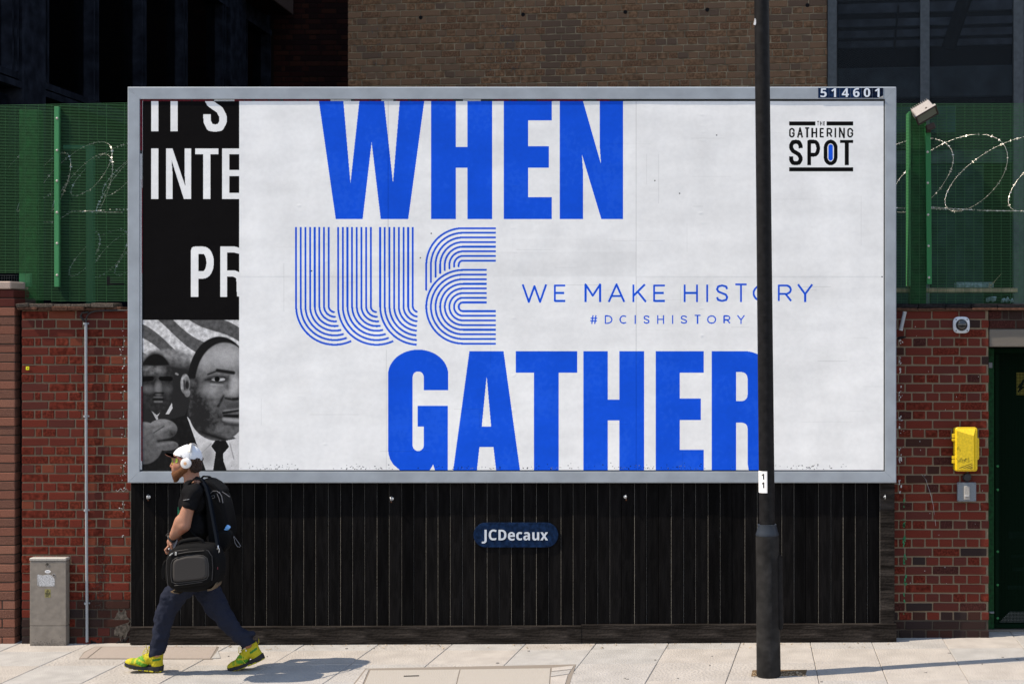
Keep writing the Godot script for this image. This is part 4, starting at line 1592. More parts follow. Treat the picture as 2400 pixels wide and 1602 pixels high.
	for k in 26:
		var s := r.randf_range(0.0015, 0.004)
		fw.xbox(Transform3D(Basis(Vector3.BACK, r.randf_range(-0.5, 0.5)), P(r.randf_range(2125, 2310), r.randf_range(760, 1450), z - 0.0005)), Vector3(s, s * 2.6, 0.007), 0.0005)
	obj("scratch", [fw, M.flake_white], v)
	for row in 2:
		var px := 2090.0
		while px < 2440.0:
			var len_ := r.randf_range(58, 66)
			var q := MB.new()
			var lo := P(px, 727.0 - row * 5.5, z)
			var hi := P(px + len_ - 1.2, 722.0 - row * 9.5 - r.randf_range(0, 1.2), z)
			q.xbox(Transform3D(Basis(Vector3.BACK, r.randf_range(-0.01, 0.01)), Vector3((lo.x + hi.x) * 0.5, (lo.y + hi.y) * 0.5, -0.26 + r.randf_range(0.0, 0.008) - 0.012 * row)), Vector3(hi.x - lo.x, hi.y - lo.y, 0.20), 0.004, 0.0015, r)
			obj("coping_tile", [q, M.tile if row == 0 else M.soot], v)
			px += len_
	# over the door: two dark courses and a concrete lintel
	var over := z - 0.018
	var la := P(2319, 771, over)
	var lb := P(2560, 727, over)
	m = MB.new()
	m.box(Vector3(la.x, la.y, -0.44), Vector3(lb.x, lb.y, over - 0.006))
	obj("mortar", [m, M.dark_mortar], v)
	lay(v, la.x, lb.x, la.y, 2, over, (lb.y - la.y) / 2.0, true, func(_a: int, _b: float) -> String: return ["dark_brick_1", "red_brick_6", "red_brick_5", "dark_brick_0"][r.randi_range(0, 3)], r, always)
	m = MB.new()
	la = P(2319, 812.5, over)
	lb = P(2560, 771.5, over)
	m.bbox(Vector3(la.x, la.y, -0.44), Vector3(lb.x, lb.y, over + 0.004), 0.006)
	obj("lintel", [m, M.concrete], v)
	m = MB.new()
	m.box(Vector3(P(2500, 0, z).x, -0.1, -0.44), Vector3(P(3300, 0, z).x, P(0, 727, z).y, z - 0.03))
	obj("end_pier", [m, M.red_brick_5], v)
	door()


func door() -> void:
	var d := thing("security_door", "dark green steel mesh door in the recess right of the brick pier", "door")
	var z := -0.46
	var m := MB.new()
	var q := func(mb: MB, x0: float, x1: float, y0: float, y1: float, zz: float, dep: float, bev := 0.0) -> void:
		var lo := P(x0, y1, zz)
		var hi := P(x1, y0, zz)
		if bev > 0.0:
			mb.bbox(Vector3(lo.x, lo.y, zz - dep), Vector3(hi.x, hi.y, zz), bev)
		else:
			mb.box(Vector3(lo.x, lo.y, zz - dep), Vector3(hi.x, hi.y, zz))
	q.call(m, 2310, 2331, 815, 1474, z + 0.03, 0.06, 0.003)
	obj("door_frame", [m, M.door_green], d)
	m = MB.new()
	q.call(m, 2331, 2510, 815, 827, z + 0.02, 0.05, 0.002)
	q.call(m, 2331, 2510, 1462, 1472, z + 0.02, 0.05, 0.002)
	q.call(m, 2333, 2342, 828, 1461, z + 0.015, 0.04, 0.002)
	obj("door_leaf_frame", [m, M.door_dark], d)
	m = MB.new()
	for k in 50:
		q.call(m, 2342.5 + k * 3.35, 2343.6 + k * 3.35, 827, 1462, z, 0.003)
	for k in 190:
		q.call(m, 2342, 2510, 828 + k * 3.35, 829.3 + k * 3.35, z - 0.003, 0.003)
	tag(obj("door_mesh", [m, M.door_dark], d), "", "", "", "stuff")
	m = MB.new()
	q.call(m, 2300, 2520, 800, 1480, z - 0.06, 0.02)
	obj("door_panel", [m, M.door_mesh], d)
	m = MB.new()
	q.call(m, 2365, 2510, 1246, 1262, z - 0.05, 0.02)
	q.call(m, 2370, 2510, 1300, 1306, z - 0.05, 0.02)
	q.call(m, 2375, 2510, 1330, 1338, z - 0.05, 0.02)
	q.call(m, 2362, 2510, 1372, 1380, z - 0.05, 0.02)
	obj("cross_bar", [m, M.teal_panel], d)
	m = MB.new()
	var sc := PackedVector2Array([P2(2343, 1459, z - 0.03), P2(2520, 1459, z - 0.03), P2(2520, 1434, z - 0.03), P2(2368, 1434, z - 0.03)])
	m.prism(sc, z - 0.05, z - 0.045)
	obj("painted_light_patch", [m, M.label_white], d)  # pale sheet painted in for the light showing through the lower mesh
	m = MB.new()
	for y in [1092, 1147, 1292, 1370, 1448]:
		m.lathe([Vector2(0.011, 0), Vector2(0.011, 0.006), Vector2(0.006, 0.009), Vector2(0, 0.009)], 10, Transform3D(Basis(Vector3.RIGHT, PI * 0.5), P(2339, y, z + 0.016)))
	obj("door_bolt", [m, M.post_green], d)
	m = MB.new()
	q.call(m, 2318, 2327, 849, 862, z + 0.05, 0.04, 0.003)
	obj("hinge", [m, M.switch_grey], d)
	m = MB.new()
	q.call(m, 2320, 2331, 1433, 1437, z + 0.05, 0.02, 0.001)
	obj("hinge", [m, M.switch_grey], d)
	m = MB.new()
	q.call(m, 2383, 2460, 872, 925, z - 0.02, 0.004)
	var sg := obj("warning_plate", [m, M.sign_yellow], d)
	var ink := MB.new()
	ink.prism(poly_px([2400, 888, 2404, 888, 2397, 906, 2404, 906, 2386, 920, 2391, 908, 2385, 908], z - 0.015), z - 0.0195, z - 0.017)
	obj("warning_mark", [ink, M.ink], sg)
	m = MB.new()
	var a := P(2316, 1481, z + 0.1)
	m.bbox(Vector3(a.x, gy(a.x, z) - 0.05, z - 0.1), Vector3(P(2520, 0, z).x, P(0, 1472.5, z).y, z + 0.06), 0.006)
	obj("threshold", [m, M.concrete], d)


func left_building() -> void:
	var b := thing("office_building", "very dark navy building with tall windows receding at the upper left", "building")
	var X := -4.57
	var zp := func(px: float) -> float: return CD - 6.147 * F / (VX - px)
	var m := MB.new()
	m.box(Vector3(-12.0, 0.0, -9.15), Vector3(X - 0.45, 30.0, -0.86))
	m.box(Vector3(X - 0.45, 7.3, -9.15), Vector3(X - 0.02, 30.0, -0.86))
	m.box(Vector3(X - 0.45, 0.0, -9.15), Vector3(X - 0.04, 4.1, -0.86))
	m.box(Vector3(X - 0.45, 4.1, -9.2), Vector3(X - 0.03, 7.3, -9.12))
	obj("wall", [m, M.navy_dark], b)
	m = MB.new()
	m.box(Vector3(X - 0.44, 4.1, -9.14), Vector3(X - 0.42, 7.3, -0.9))
	obj("dark_room", [m, M.interior], b)
	var bx := func(mb: MB, p0: float, p1: float, y0: float, y1: float, x0: float, x1: float, bev := 0.0) -> void:
		var za: float = zp.call(p0)
		var zb: float = zp.call(p1)
		if bev > 0.0:
			mb.bbox(Vector3(x0, y0, zb), Vector3(x1, y1, za), bev)
		else:
			mb.box(Vector3(x0, y0, zb), Vector3(x1, y1, za))
	# pilasters
	for q in [[46, 100], [536, 571]]:
		m = MB.new()
		bx.call(m, q[0], q[1], 2.0, 7.6, X - 0.3, X + 0.03, 0.01)
		obj("pilaster", [m, M.navy_paint], b)
	# sill bands and spandrels
	m = MB.new()
	for q in [[-10, 45], [101, 535], [572, 637]]:
		bx.call(m, q[0], q[1], 4.74, 4.80, X - 0.3, X + 0.02)
		bx.call(m, q[0], q[1], 4.82, 4.88, X - 0.3, X + 0.0)
	obj("sill", [m, M.navy_paint], b)
	for q in [[-10, 28], [103, 225], [228, 338], [341, 436], [439, 533], [574, 635]]:
		m = MB.new()
		bx.call(m, q[0], q[1], 4.15, 4.66, X - 0.3, X - 0.03, 0.012)
		obj("spandrel_panel", [m, M.navy_dark], b)
	# mullions: three thin ribs each
	for px in [38.0, 109.0, 227.0, 339.0, 436.0, 527.0, 577.0, 632.0]:
		m = MB.new()
		var z0: float = zp.call(px)
		for k in 3:
			m.box(Vector3(X - 0.16, 4.88, z0 - 0.075 + k * 0.052), Vector3(X - 0.01 + 0.02 * (k % 2), 6.72, z0 - 0.041 + k * 0.052))
		obj("mullion", [m, M.navy_paint], b)
	m = MB.new()
	for q in [[-10, 45], [101, 535], [572, 637]]:
		bx.call(m, q[0], q[1], 6.72, 6.80, X - 0.3, X + 0.0)
		bx.call(m, q[0], q[1], 6.82, 7.3, X - 0.3, X - 0.03)
	obj("window_head", [m, M.navy_paint], b)
	for q in [[-10, 33], [114, 222], [232, 335], [344, 432], [440, 523], [580, 629]]:
		m = MB.new()
		bx.call(m, q[0], q[1], 4.88, 6.72, X - 0.12, X - 0.11)
		obj("window_pane", [m, M.glass], b)
	m = MB.new()
	for k in 36:
		var y := 5.95 + k * 0.022
		bx.call(m, 118, 175, y, y + 0.012, X - 0.22, X - 0.20)
	obj("window_blind", [m, M.blind], b)
	# a stone-faced box stands out over the last window
	m = MB.new()
	m.bbox(Vector3(X - 0.1, 6.98, -8.95), Vector3(X + 0.36, 8.2, -7.6), 0.01)
	obj("oriel_box", [m, M.box_stone], b)
	m = MB.new()
	for k in 4:
		m.box(Vector3(X + 0.24 + k * 0.035, 7.0, -7.598), Vector3(X + 0.25 + k * 0.035, 8.2, -7.594))
	obj("oriel_joint", [m, M.navy_dark], b)
	# the wine-red wall at the back of the yard
	var r := RandomNumberGenerator.new()
	r.seed = 53
	var w := thing("brick_wall", "unlit dark wine-red brick wall beyond the last navy window", "wall")
	m = MB.new()
	m.box(Vector3(-6.0, 0, -9.5), Vector3(4.0, 18.0, -9.207))
	obj("mortar", [m, M.wine_mortar], w)
	lay(w, -4.56, -3.2, 5.85, 21, -9.2, 0.075, true, func(_a: int, _b: float) -> String: return "wine_brick_%d" % [0, 1, 1, 2, 2, 3][r.randi_range(0, 5)], r, func(_a: int, _b: float) -> bool: return true)


func back_building() -> void:
	var t := 0.1299
	var c := cos(atan(t))
	var b := thing("brick_building", "brown brick back wall with a grey steel and mesh bay, above the billboard", "building", "", Vector3(-2.362, 0, -4.33))
	b.rotation.y = -atan(t)
	var wx := func(px: float) -> float:
		var q := (px - VX) / F
		return ((CX + q * (16.83 - 0.3068)) / (1.0 + q * t) + 2.362) / c
	var wy := func(px: float, py: float, dz := 0.0) -> float:
		var x: float = -2.362 + wx.call(px) * c
		var z := -4.33 + t * (x + 2.362) + dz
		return CY - (py - VY) * (CD - z) / F
	var r := RandomNumberGenerator.new()
	r.seed = 61
	var right: float = wx.call(1939.0)
	var m := MB.new()
	m.box(Vector3(0.003, 0, -0.5), Vector3(right - 0.003, 9.5, -0.007))
	obj("mortar", [m, M.brown_mortar], b)
	var d1: float = wx.call(1312.0)
	var d2: float = wx.call(1848.0)
	var pick := func(_row: int, x: float) -> String:
		var q := r.randf()
		if (absf(x - d1) < 0.13 or absf(x - d2) < 0.10) and q < 0.6:
			return "brown_brick_5"
		return "brown_brick_%d" % [0, 1, 1, 2, 3, 4, 4, 0, 2, 3, 5][r.randi_range(0, 10)]
	var y0 := 4.95
	var from: float = wx.call(1330.0)
	lay(b, 0.0, right, y0, 20, 0.0, 0.075, true, pick, r, func(row: int, x: float) -> bool: return x > from and row > 2 and row < 18, 0.010, 0.06)
	m = MB.new()
	for q in [[986, 41], [1226, 34], [1466, 28], [1658, 22.5], [1893, 12]]:
		m.lathe([Vector2(0, 0), Vector2(0.022, 0), Vector2(0.022, 0.003), Vector2(0, 0.003)], 10, Transform3D(Basis(Vector3.RIGHT, PI * 0.5), Vector3(wx.call(q[0]), wy.call(q[0], q[1]), 0.0)))
	obj("putlog_hole", [m, M.gap_black], b)
	m = MB.new()
	for k in 70:
		var s := r.randf_range(0.003, 0.010)
		var px: float = [1195.0, 1165.0, 878.0, 1205.0][k % 4] + r.randfn(0, 12)
		m.xbox(Transform3D(Basis(), Vector3(wx.call(px), wy.call(px, r.randf_range(60, 170)), 0.0005)), Vector3(s * 0.6, s * 2.6, 0.006))
	tag(obj("lime_bloom", [m, M.grey_steel], b), "", "", "", "stuff")
	# steel bay
	var rect := func(mb: MB, p0: float, p1: float, ya: float, yb: float, z0: float, z1: float, bev := 0.0) -> void:
		var pm := (p0 + p1) * 0.5
		# px of a plane set back: keep the same line of sight
		var lo := Vector3(wx.call(p0), wy.call(pm, yb, z1 * c), z0)
		var hi := Vector3(wx.call(p1), wy.call(pm, ya, z1 * c), z1)
		var k := -z1 / 16.1
		lo.x += (lo.x * c - 2.362 - CX) * k
		hi.x += (hi.x * c - 2.362 - CX) * k
		if bev > 0.0:
			mb.bbox(lo, hi, bev)
		else:
			mb.box(lo, hi)
	for q in [[1941.0, 1962.5], [2158.0, 2180.5], [2377.0, 2401.5], [2598.0, 2622.0]]:
		m = MB.new()
		rect.call(m, q[0], q[1], -260.0, 1100.0, -0.12, 0.03, 0.006)
		obj("steel_column", [m, M.grey_steel], b)
	for q in [[1963.0, 2157.5], [2181.0, 2376.5], [2402.0, 2597.0]]:
		var x0: float = wx.call(q[0])
		var x1: float = wx.call(q[1])
		var yb: float = wy.call(q[0], 352.0)
		var yt: float = wy.call(q[0], -40.0)
		m = MB.new()
		var st := 0.0140
		var slope := 1.75
		for fam in [-1.0, 1.0]:
			var n := int((x1 - x0 + (yt - yb) / slope) / st)
			for k in n:
				var xs: float = x0 - (yt - yb) / slope + k * st
				var pa := Vector2(xs, yb)
				var pb := Vector2(xs + (yt - yb) / slope, yt)
				if pa.x < x0:
					pa = Vector2(x0, yb + (x0 - pa.x) * slope)
				if pb.x > x1:
					pb = Vector2(x1, yt - (pb.x - x1) * slope)
				if fam < 0.0:
					pa.x = x0 + x1 - pa.x
					pb.x = x0 + x1 - pb.x
				m.tube([Vector3(pa.x, pa.y, 0.002 * fam), Vector3(pb.x, pb.y, 0.002 * fam)], 0.0014, 3, false)
		tag(obj("expanded_mesh", [m, M.mesh_wire], b), "", "", "", "stuff")
	var bands := [[-62.0, -40.0], [-30.0, -6.0], [1.0, 25.0], [38.0, 57.0], [65.0, 83.0], [90.0, 106.0]]
	for q in bands:
		m = MB.new()
		rect.call(m, 1945.0, 2640.0, q[0], q[1], -0.75, -0.70, 0.006)
		obj("louvre_slat", [m, M.louvre], b)
	m = MB.new()
	rect.call(m, 1945.0, 2640.0, 153.0, 226.0, -0.55, -0.50, 0.01)
	obj("spandrel_panel", [m, M.spandrel], b)
	m = MB.new()
	var ba: float = wx.call(2272.0)
	var bb: float = wx.call(2226.0)
	var bt: float = wy.call(2272.0, -25.0, -0.3)
	var bl: float = wy.call(2226.0, 108.0, -0.3)
	m.tube([Vector3(bb, bl, -0.45), Vector3(ba, bt, -0.45)], 0.075, 4)
	obj("brace", [m, M.interior], b)
	m = MB.new()
	m.tube([Vector3(wx.call(2095.0), wy.call(2095.0, 100.0), -0.5), Vector3(wx.call(2106.0), wy.call(2106.0, -10.0), -0.5)], 0.012, 6)
	obj("hanging_cable", [m, M.interior], b)
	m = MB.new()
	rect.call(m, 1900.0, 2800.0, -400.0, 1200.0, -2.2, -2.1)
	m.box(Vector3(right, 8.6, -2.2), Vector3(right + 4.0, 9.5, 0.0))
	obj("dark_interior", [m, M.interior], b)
	# the panels seen through the green fence
	m = MB.new()
	rect.call(m, 2080.0, 2232.0, 249.0, 311.0, -0.34, -0.30, 0.004)
	obj("blue_panel", [m, M.blue_panel], b)
	m = MB.new()
	rect.call(m, 1963.0, 2376.0, 351.0, 384.0, -0.06, -0.01, 0.004)
	obj("pale_rail", [m, M.pale_panel], b)
	for q in [[1963.0, 2157.0], [2181.0, 2306.0]]:
		m = MB.new()
		rect.call(m, q[0], q[1], 385.0, 1000.0, -0.06, -0.02, 0.006)
		obj("teal_panel", [m, M.teal_panel], b)


func razor_coil(called: String, label: String, x0: float, x1: float, y: float, z: float, rad: float, pitch: float, seed_: int, ph := 0.0, sway := 0.16) -> void:
	var o := thing(called, label, "razor wire", "razor wire coils behind the mesh fences")
	var r := RandomNumberGenerator.new()
	r.seed = seed_
	var path := []
	var turns := (x1 - x0) / pitch
	var n := int(turns * 40)
	var w1 := r.randf_range(0.85, 1.1)
	for i in n + 1:
		var g := TAU * i / 40.0 + ph
		if i % 40 == 0:
			w1 = lerpf(w1, r.randf_range(0.8, 1.12), 0.6)
		path.append(Vector3(x0 + pitch * i / 40.0 + sway * sin(g * 1.0 + 0.6) + 0.03 * sin(g * 0.31), y + rad * w1 * cos(g), z + rad * 0.75 * sin(g)))
	var m := MB.new()
	m.tube(path, 0.0017, 4)
	obj("wire", [m, M.razor], o)
	m = MB.new()
	for i in range(0, n, 1):
		var p: Vector3 = path[i].lerp(path[i + 1], r.randf())
		var d: Vector3 = (path[i + 1] - path[i]).normalized()
		var s := Basis(d, r.randf() * TAU) * Basis(Quaternion(Vector3.RIGHT, d))
		m.xbox(Transform3D(s, p), Vector3(0.014, 0.011, 0.0012))
		m.xbox(Transform3D(s.rotated(d, 0.4), p), Vector3(0.005, 0.024, 0.0012))
	obj("barb", [m, M.razor], o)


func strand(label: String, pts: Array, seed_: int) -> void:
	var o := thing("barbed_strand", label, "barbed wire", "barbed strands behind the mesh fences")
	var r := RandomNumberGenerator.new()
	r.seed = seed_
	var m := MB.new()
	m.tube(pts, 0.0016, 4)
	obj("wire", [m, M.razor], o)
	m = MB.new()
	for i in pts.size() - 1:
		var n := int(pts[i].distance_to(pts[i + 1]) / 0.028)
		for k in n:
			var p: Vector3 = pts[i].lerp(pts[i + 1], (k + r.randf() * 0.6) / n)
			m.xbox(Transform3D(Basis.from_euler(Vector3(r.randf() * 6, r.randf() * 0.6, r.randf() * 0.5)), p), Vector3(0.014, 0.012, 0.0012))
	obj("barb", [m, M.razor], o)


func fences() -> void:
	# left fence: two mesh panels that lap at a bolted post
	var f := thing("mesh_fence", "sunlit green close mesh security fence on the wall left of the billboard", "fence")
	var zf := func(px: float) -> float: return -0.19 - (330.0 - px) * 0.00044
	var at := func(px: float, y: float, dz: float) -> Vector3:
		var z: float = zf.call(px) + dz
		return Vector3(P(px, 0, z).x, y, z)
	var ytop := P(300, 241, -0.2).y
	var wires := func(p0: float, p1: float, low: float, top: float, dz: float) -> void:
		var m := MB.new()
		var y := top
		while y > low:
			var a: Vector3 = at.call(p0, y, dz)
			var b: Vector3 = at.call(p1, y, dz)
			var hh := Vector3(0, 0.0016, 0)
			var dd := Vector3(0, 0, -0.0035)
			m.quad(a - hh, b - hh, b + hh, a + hh)
			m.quad(a + hh, b + hh, b + hh + dd, a + hh + dd)
			m.quad(a - hh + dd, b - hh + dd, b - hh, a - hh)
			m.quad(b - hh + dd, a - hh + dd, a + hh + dd, b + hh + dd)
			y -= 0.0127
		tag(obj("horizontal_wires", [m, M.fence_green], f), "", "", "", "stuff")
		m = MB.new()
		var n := int((p1 - p0) / 21.5)
		for k in n + 1:
			var a: Vector3 = at.call(lerpf(p0 + 0.5, p1 - 0.5, float(k) / n), low, dz - 0.0055)
			m.tube([a, Vector3(a.x, top, a.z)], 0.0013, 4, false)
		tag(obj("vertical_wires", [m, M.fence_green], f), "", "", "", "stuff")
	wires.call(-150.0, 58.0, P(30, 640, -0.3).y, ytop, 0.0)
	wires.call(58.0, 121.0, P(90, 702, -0.3).y, ytop, 0.0)
	wires.call(120.0, 249.0, P(200, 707, -0.25).y, ytop, 0.004)
	wires.call(291.0, 335.0, P(200, 707, -0.25).y, ytop, 0.004)
	wires.call(249.0, 291.0, P(200, 667, -0.25).y + 0.008, ytop, 0.004)
	wires.call(249.0, 291.0, P(200, 707, -0.25).y, P(270, 669, -0.22).y, 0.004)
	var m := MB.new()
	var a: Vector3 = P(128, 672, -0.25)
	var b: Vector3 = P(138.6, 250, -0.25)
	m.bbox(Vector3(a.x, a.y, -0.268), Vector3(b.x, b.y, -0.235), 0.002)
	obj("clamp_bar", [m, M.plate_green], f)
	for y in [277.0, 352.0, 423.5, 497.5, 570.0, 644.5]:
		m = MB.new()
		m.lathe([Vector2(0.0105, 0), Vector2(0.0095, 0.005), Vector2(0.006, 0.0085), Vector2(0, 0.0095)], 12, Transform3D(Basis(Vector3.RIGHT, PI * 0.5), P(133, y, -0.235)))
		obj("bolt", [m, M.bolt], f)
	m = MB.new()
	a = P(43.5, 672, -0.36)
	b = P(70, 640, -0.36)
	m.bbox(Vector3(a.x, a.y, -0.40), Vector3(b.x, b.y, -0.36), 0.003)
	obj("base_plate", [m, M.plate_green], f)
	m = MB.new()
	a = P(44, 760, -0.62)
	b = P(88, 255, -0.62)
	m.bbox(Vector3(a.x, a.y, -0.74), Vector3(b.x, b.y, -0.62), 0.006)
	obj("square_post", [m, M.deep_green], f)
	m = MB.new()
	a = P(248.5, 667.5, -0.21)
	b = P(291, 647.5, -0.21)
	m.bbox(Vector3(a.x, a.y, -0.224), Vector3(b.x, b.y, -0.218), 0.001)
	obj("dark_plate", [m, M.gap_black], f)
	m = MB.new()
	a = P(200, 830, -1.1)
	b = P(217, 340, -1.1)
	m.bbox(Vector3(a.x, a.y, -1.16), Vector3(b.x, b.y, -1.10), 0.004)
	var c := P(146, 349, -1.1)
	m.bbox(Vector3(c.x, c.y, -1.15), Vector3(a.x - 0.002, b.y, -1.105), 0.004)
	tag(obj("side_arm_post", [m, M.teal_green]), "teal green post with a side arm behind the left mesh fence", "post")
	m = MB.new()
	a = P(-200, 800, -0.55)
	b = P(50, 645, -0.55)
	for k in 44:
		m.tube([Vector3(lerpf(a.x, b.x, k / 43.0), a.y, -0.55), Vector3(lerpf(a.x, b.x, k / 43.0), b.y, -0.55)], 0.0017, 3, false)
	for k in 24:
		m.tube([Vector3(a.x, lerpf(a.y, b.y, k / 23.0), -0.553), Vector3(b.x, lerpf(a.y, b.y, k / 23.0), -0.553)], 0.0017, 3, false)
	tag(obj("wire_netting", [m, M.mesh_wire]), "dark square wire netting low behind the left fence, over the pier", "netting")
	razor_coil("razor_wire", "tangled razor wire coil behind the left green fence", P(-60, 0, -0.8).x, P(420, 0, -0.8).x, P(0, 425, -0.8).y, -0.85, 0.27, 0.34, 3, 0.7, 0.22)
	razor_coil("razor_wire", "slack second razor wire coil beside the teal post behind the left mesh fence", P(120, 0, -0.9).x, P(400, 0, -0.9).x, P(0, 395, -0.9).y, -1.0, 0.24, 0.31, 14, 2.6, 0.30)
	razor_coil("razor_wire", "thin drooping razor wire loops low behind the left green fence", P(150, 0, -1.3).x, P(420, 0, -1.3).x, P(0, 590, -1.3).y, -1.5, 0.22, 0.24, 4, 0.2, 0.26)
	strand("paired barbed strand behind the left green fence, beside its post", [P(148, 496, -0.7), P(215, 494, -0.7), P(262, 491, -0.7), P(360, 490, -0.7)], 5)
	strand("lower barbed strand behind the left green fence", [P(84, 520, -0.75), P(126, 520.5, -0.75), P(168, 495, -0.75), P(290, 498, -0.75)], 6)
	# right fence
	f = thing("mesh_fence", "green close mesh security fence on the wall right of the billboard, in its shade", "fence")
	var z := -0.245
	var y1 := P(2300, 243, z).y
	var y0 := P(2300, 711, z).y
	m = MB.new()
	var y := y1
	var xa := P(2070, 0, z).x
	var xb := P(2700, 0, z).x
	while y > y0:
		m.box(Vector3(xa, y - 0.0016, z - 0.0035), Vector3(xb, y + 0.0016, z))
		y -= 0.0127
	tag(obj("horizontal_wires", [m, M.fence_green], f), "", "", "", "stuff")
	m = MB.new()
	var x := P(2113, 0, z).x
	while x < xb:
		m.tube([Vector3(x, y0, z - 0.0055), Vector3(x, y1, z - 0.0055)], 0.0013, 4, false)
		x += 0.0762
	tag(obj("vertical_wires", [m, M.fence_green], f), "", "", "", "stuff")
	m = MB.new()
	a = P(2170.5, 666, z + 0.01)
	b = P(2182, 292, z + 0.01)
	var tl := P(2168.5, 292, z + 0.01).x
	m.prism(PackedVector2Array([Vector2(a.x + 0.007, a.y), Vector2(b.x + 0.007, a.y), Vector2(P(2181, 0, z).x, b.y), Vector2(tl, b.y)]), z + 0.003, z + 0.032, Transform3D(), 0.002)
	obj("clamp_bar", [m, M.post_green], f)
	for q in [[2174.6, 356.0], [2175.0, 428.5], [2176.0, 503.0], [2177.0, 576.0], [2178.0, 650.0]]:
		m = MB.new()
		m.lathe([Vector2(0.0105, 0), Vector2(0.0095, 0.005), Vector2(0.006, 0.0085), Vector2(0, 0.0095)], 12, Transform3D(Basis(Vector3.RIGHT, PI * 0.5), P(q[0], q[1], z + 0.032)))
		obj("bolt", [m, M.bolt], f)
	m = MB.new()
	a = P(2136, 720, -0.34)
	b = P(2172, 262, -0.34)
	m.bbox(Vector3(a.x, a.y, -0.52), Vector3(b.x, b.y, -0.34), 0.004)
	obj("square_post", [m, M.deep_green], f)  # deep green puts the shade of the post's front into its colour
	m = MB.new()
	a = P(2129.5, 670, -0.35)
	b = P(2135, 262, -0.35)
	m.bbox(Vector3(a.x, a.y, -0.50), Vector3(b.x, b.y, -0.335), 0.002)
	obj("painted_lit_side", [m, M.plate_green], f)  # lighter green strip paints the sunlit left side of the post
	m = MB.new()
	a = P(2060, 679.5, -0.42)
	b = P(2386, 675, -0.42)
	m.bbox(Vector3(a.x, a.y - 0.02, -0.55), Vector3(b.x, b.y, -0.42), 0.003)
	tag(obj("timber_ledge", [m, M.pale_timber]), "pale timber batten lying along the wall top behind the right mesh fence", "batten")
	m = MB.new()
	a = P(2242, 675, -0.5)
	b = P(2330, 661, -0.5)
	m.bbox(Vector3(a.x, a.y + 0.004, -0.62), Vector3(b.x, b.y, -0.50), 0.006)
	tag(obj("blue_box", [m, M.debris_blue]), "flat pale blue box lying behind the right mesh fence", "box")
	var r := RandomNumberGenerator.new()
	r.seed = 8
	m = MB.new()
	for q in [[2318, 702, 0.045], [2330, 700, 0.05], [2352, 704, 0.035], [2362, 703, 0.04], [2372, 704, 0.03]]:
		m.xbox(Transform3D(Basis.from_euler(Vector3(r.randf(), r.randf(), r.randf())), P(q[0], q[1], -0.31)), Vector3(q[2], q[2] * 0.8, 0.02), 0.004, 0.005, r)
	tag(obj("crumpled_litter", [m, M.debris_blue]), "crumpled pale litter at the foot of the right mesh fence", "litter")
	m = MB.new()
	m.tube([P(2318, 672, -0.48), P(2328, 664, -0.48), P(2336, 654, -0.48), P(2349, 640, -0.48)], [0.004, 0.003, 0.002, 0.0012], 5)
	for k in 16:
		m.xbox(Transform3D(Basis.from_euler(Vector3(r.randf() * 6, r.randf() * 6, 0)), P(2323 + r.randfn(0, 4), 668 + r.randfn(0, 4), -0.47)), Vector3(0.015, 0.006, 0.001))
	tag(obj("dry_twig", [m, M.pale_timber]), "dry twig with curled leaves on the pale blue box", "twig")
	razor_coil("razor_wire", "bright razor wire coil of wide loops behind the right green fence", P(2010, 0, -0.8).x, P(2640, 0, -0.8).x, P(0, 402, -0.8).y, -0.95, 0.335, 0.52, 9, 2.0, 0.36)
	strand("barbed strand along the bottom of the wide loops behind the right fence", [P(2100, 487, -0.75), P(2140, 489, -0.75), P(2240, 490, -0.75), P(2330, 494, -0.75), P(2500, 496, -0.75)], 10)
	strand("short second barbed strand behind the right fence, next to its clamp bar", [P(2180, 485, -0.8), P(2215, 487, -0.8), P(2290, 492, -0.8), P(2390, 494, -0.8)], 11)
	# floodlight on top of the post
	var fl := thing("floodlight", "weathered grey floodlight tilted on top of the right fence's post", "floodlight")
	var e := Basis(Vector3.BACK, deg_to_rad(30.5)) * Basis(Vector3.RIGHT, deg_to_rad(48.0))
	var o := P(2172, 268, -0.10)
	m = MB.new()
	# body: local x along the roll axis, y is the lamp's top, z its glazed front
	m.xbox(Transform3D(e, o + e * Vector3(0, 0.0, -0.055)), Vector3(0.172, 0.085, 0.10), 0.008)
	obj("housing", [m, M.flood_body], fl)
	for k in 9:
		m = MB.new()
		m.xbox(Transform3D(e, o + e * Vector3(-0.076 + k * 0.019, 0.0, -0.112)), Vector3(0.004, 0.08, 0.018), 0.001)
		obj("cooling_fin", [m, M.flood_body], fl)
	m = MB.new()
	for s in [-1, 1]:
		m.xbox(Transform3D(e, o + e * Vector3(0, s * 0.046, 0.006)), Vector3(0.198, 0.012, 0.026), 0.003)
		m.xbox(Transform3D(e, o + e * Vector3(s * 0.093, 0, 0.006)), Vector3(0.012, 0.079, 0.026), 0.003)
	obj("bezel", [m, M.flood_brown], fl)
	m = MB.new()
	m.xbox(Transform3D(e, o + e * Vector3(0, 0.0545, 0.004)), Vector3(0.196, 0.004, 0.022), 0.001)
	obj("rim", [m, M.flood_body], fl)
	m = MB.new()
	m.xbox(Transform3D(e, o + e * Vector3(0, 0, 0.006)), Vector3(0.172, 0.078, 0.012), 0.001)
	obj("lamp_glass", [m, M.flood_glass], fl)
	m = MB.new()
	m.xbox(Transform3D(e, o + e * Vector3(0.02, 0.05, -0.012)), Vector3(0.016, 0.014, 0.02), 0.003)
	m.xbox(Transform3D(Basis(Vector3.BACK, 0.35), P(2181, 297, -0.16)), Vector3(0.075, 0.05, 0.07), 0.006)
	m.xbox(Transform3D(Basis(), P(2177, 303, -0.18)), Vector3(0.04, 0.05, 0.04), 0.004)
	obj("bracket", [m, M.flood_brown], fl)


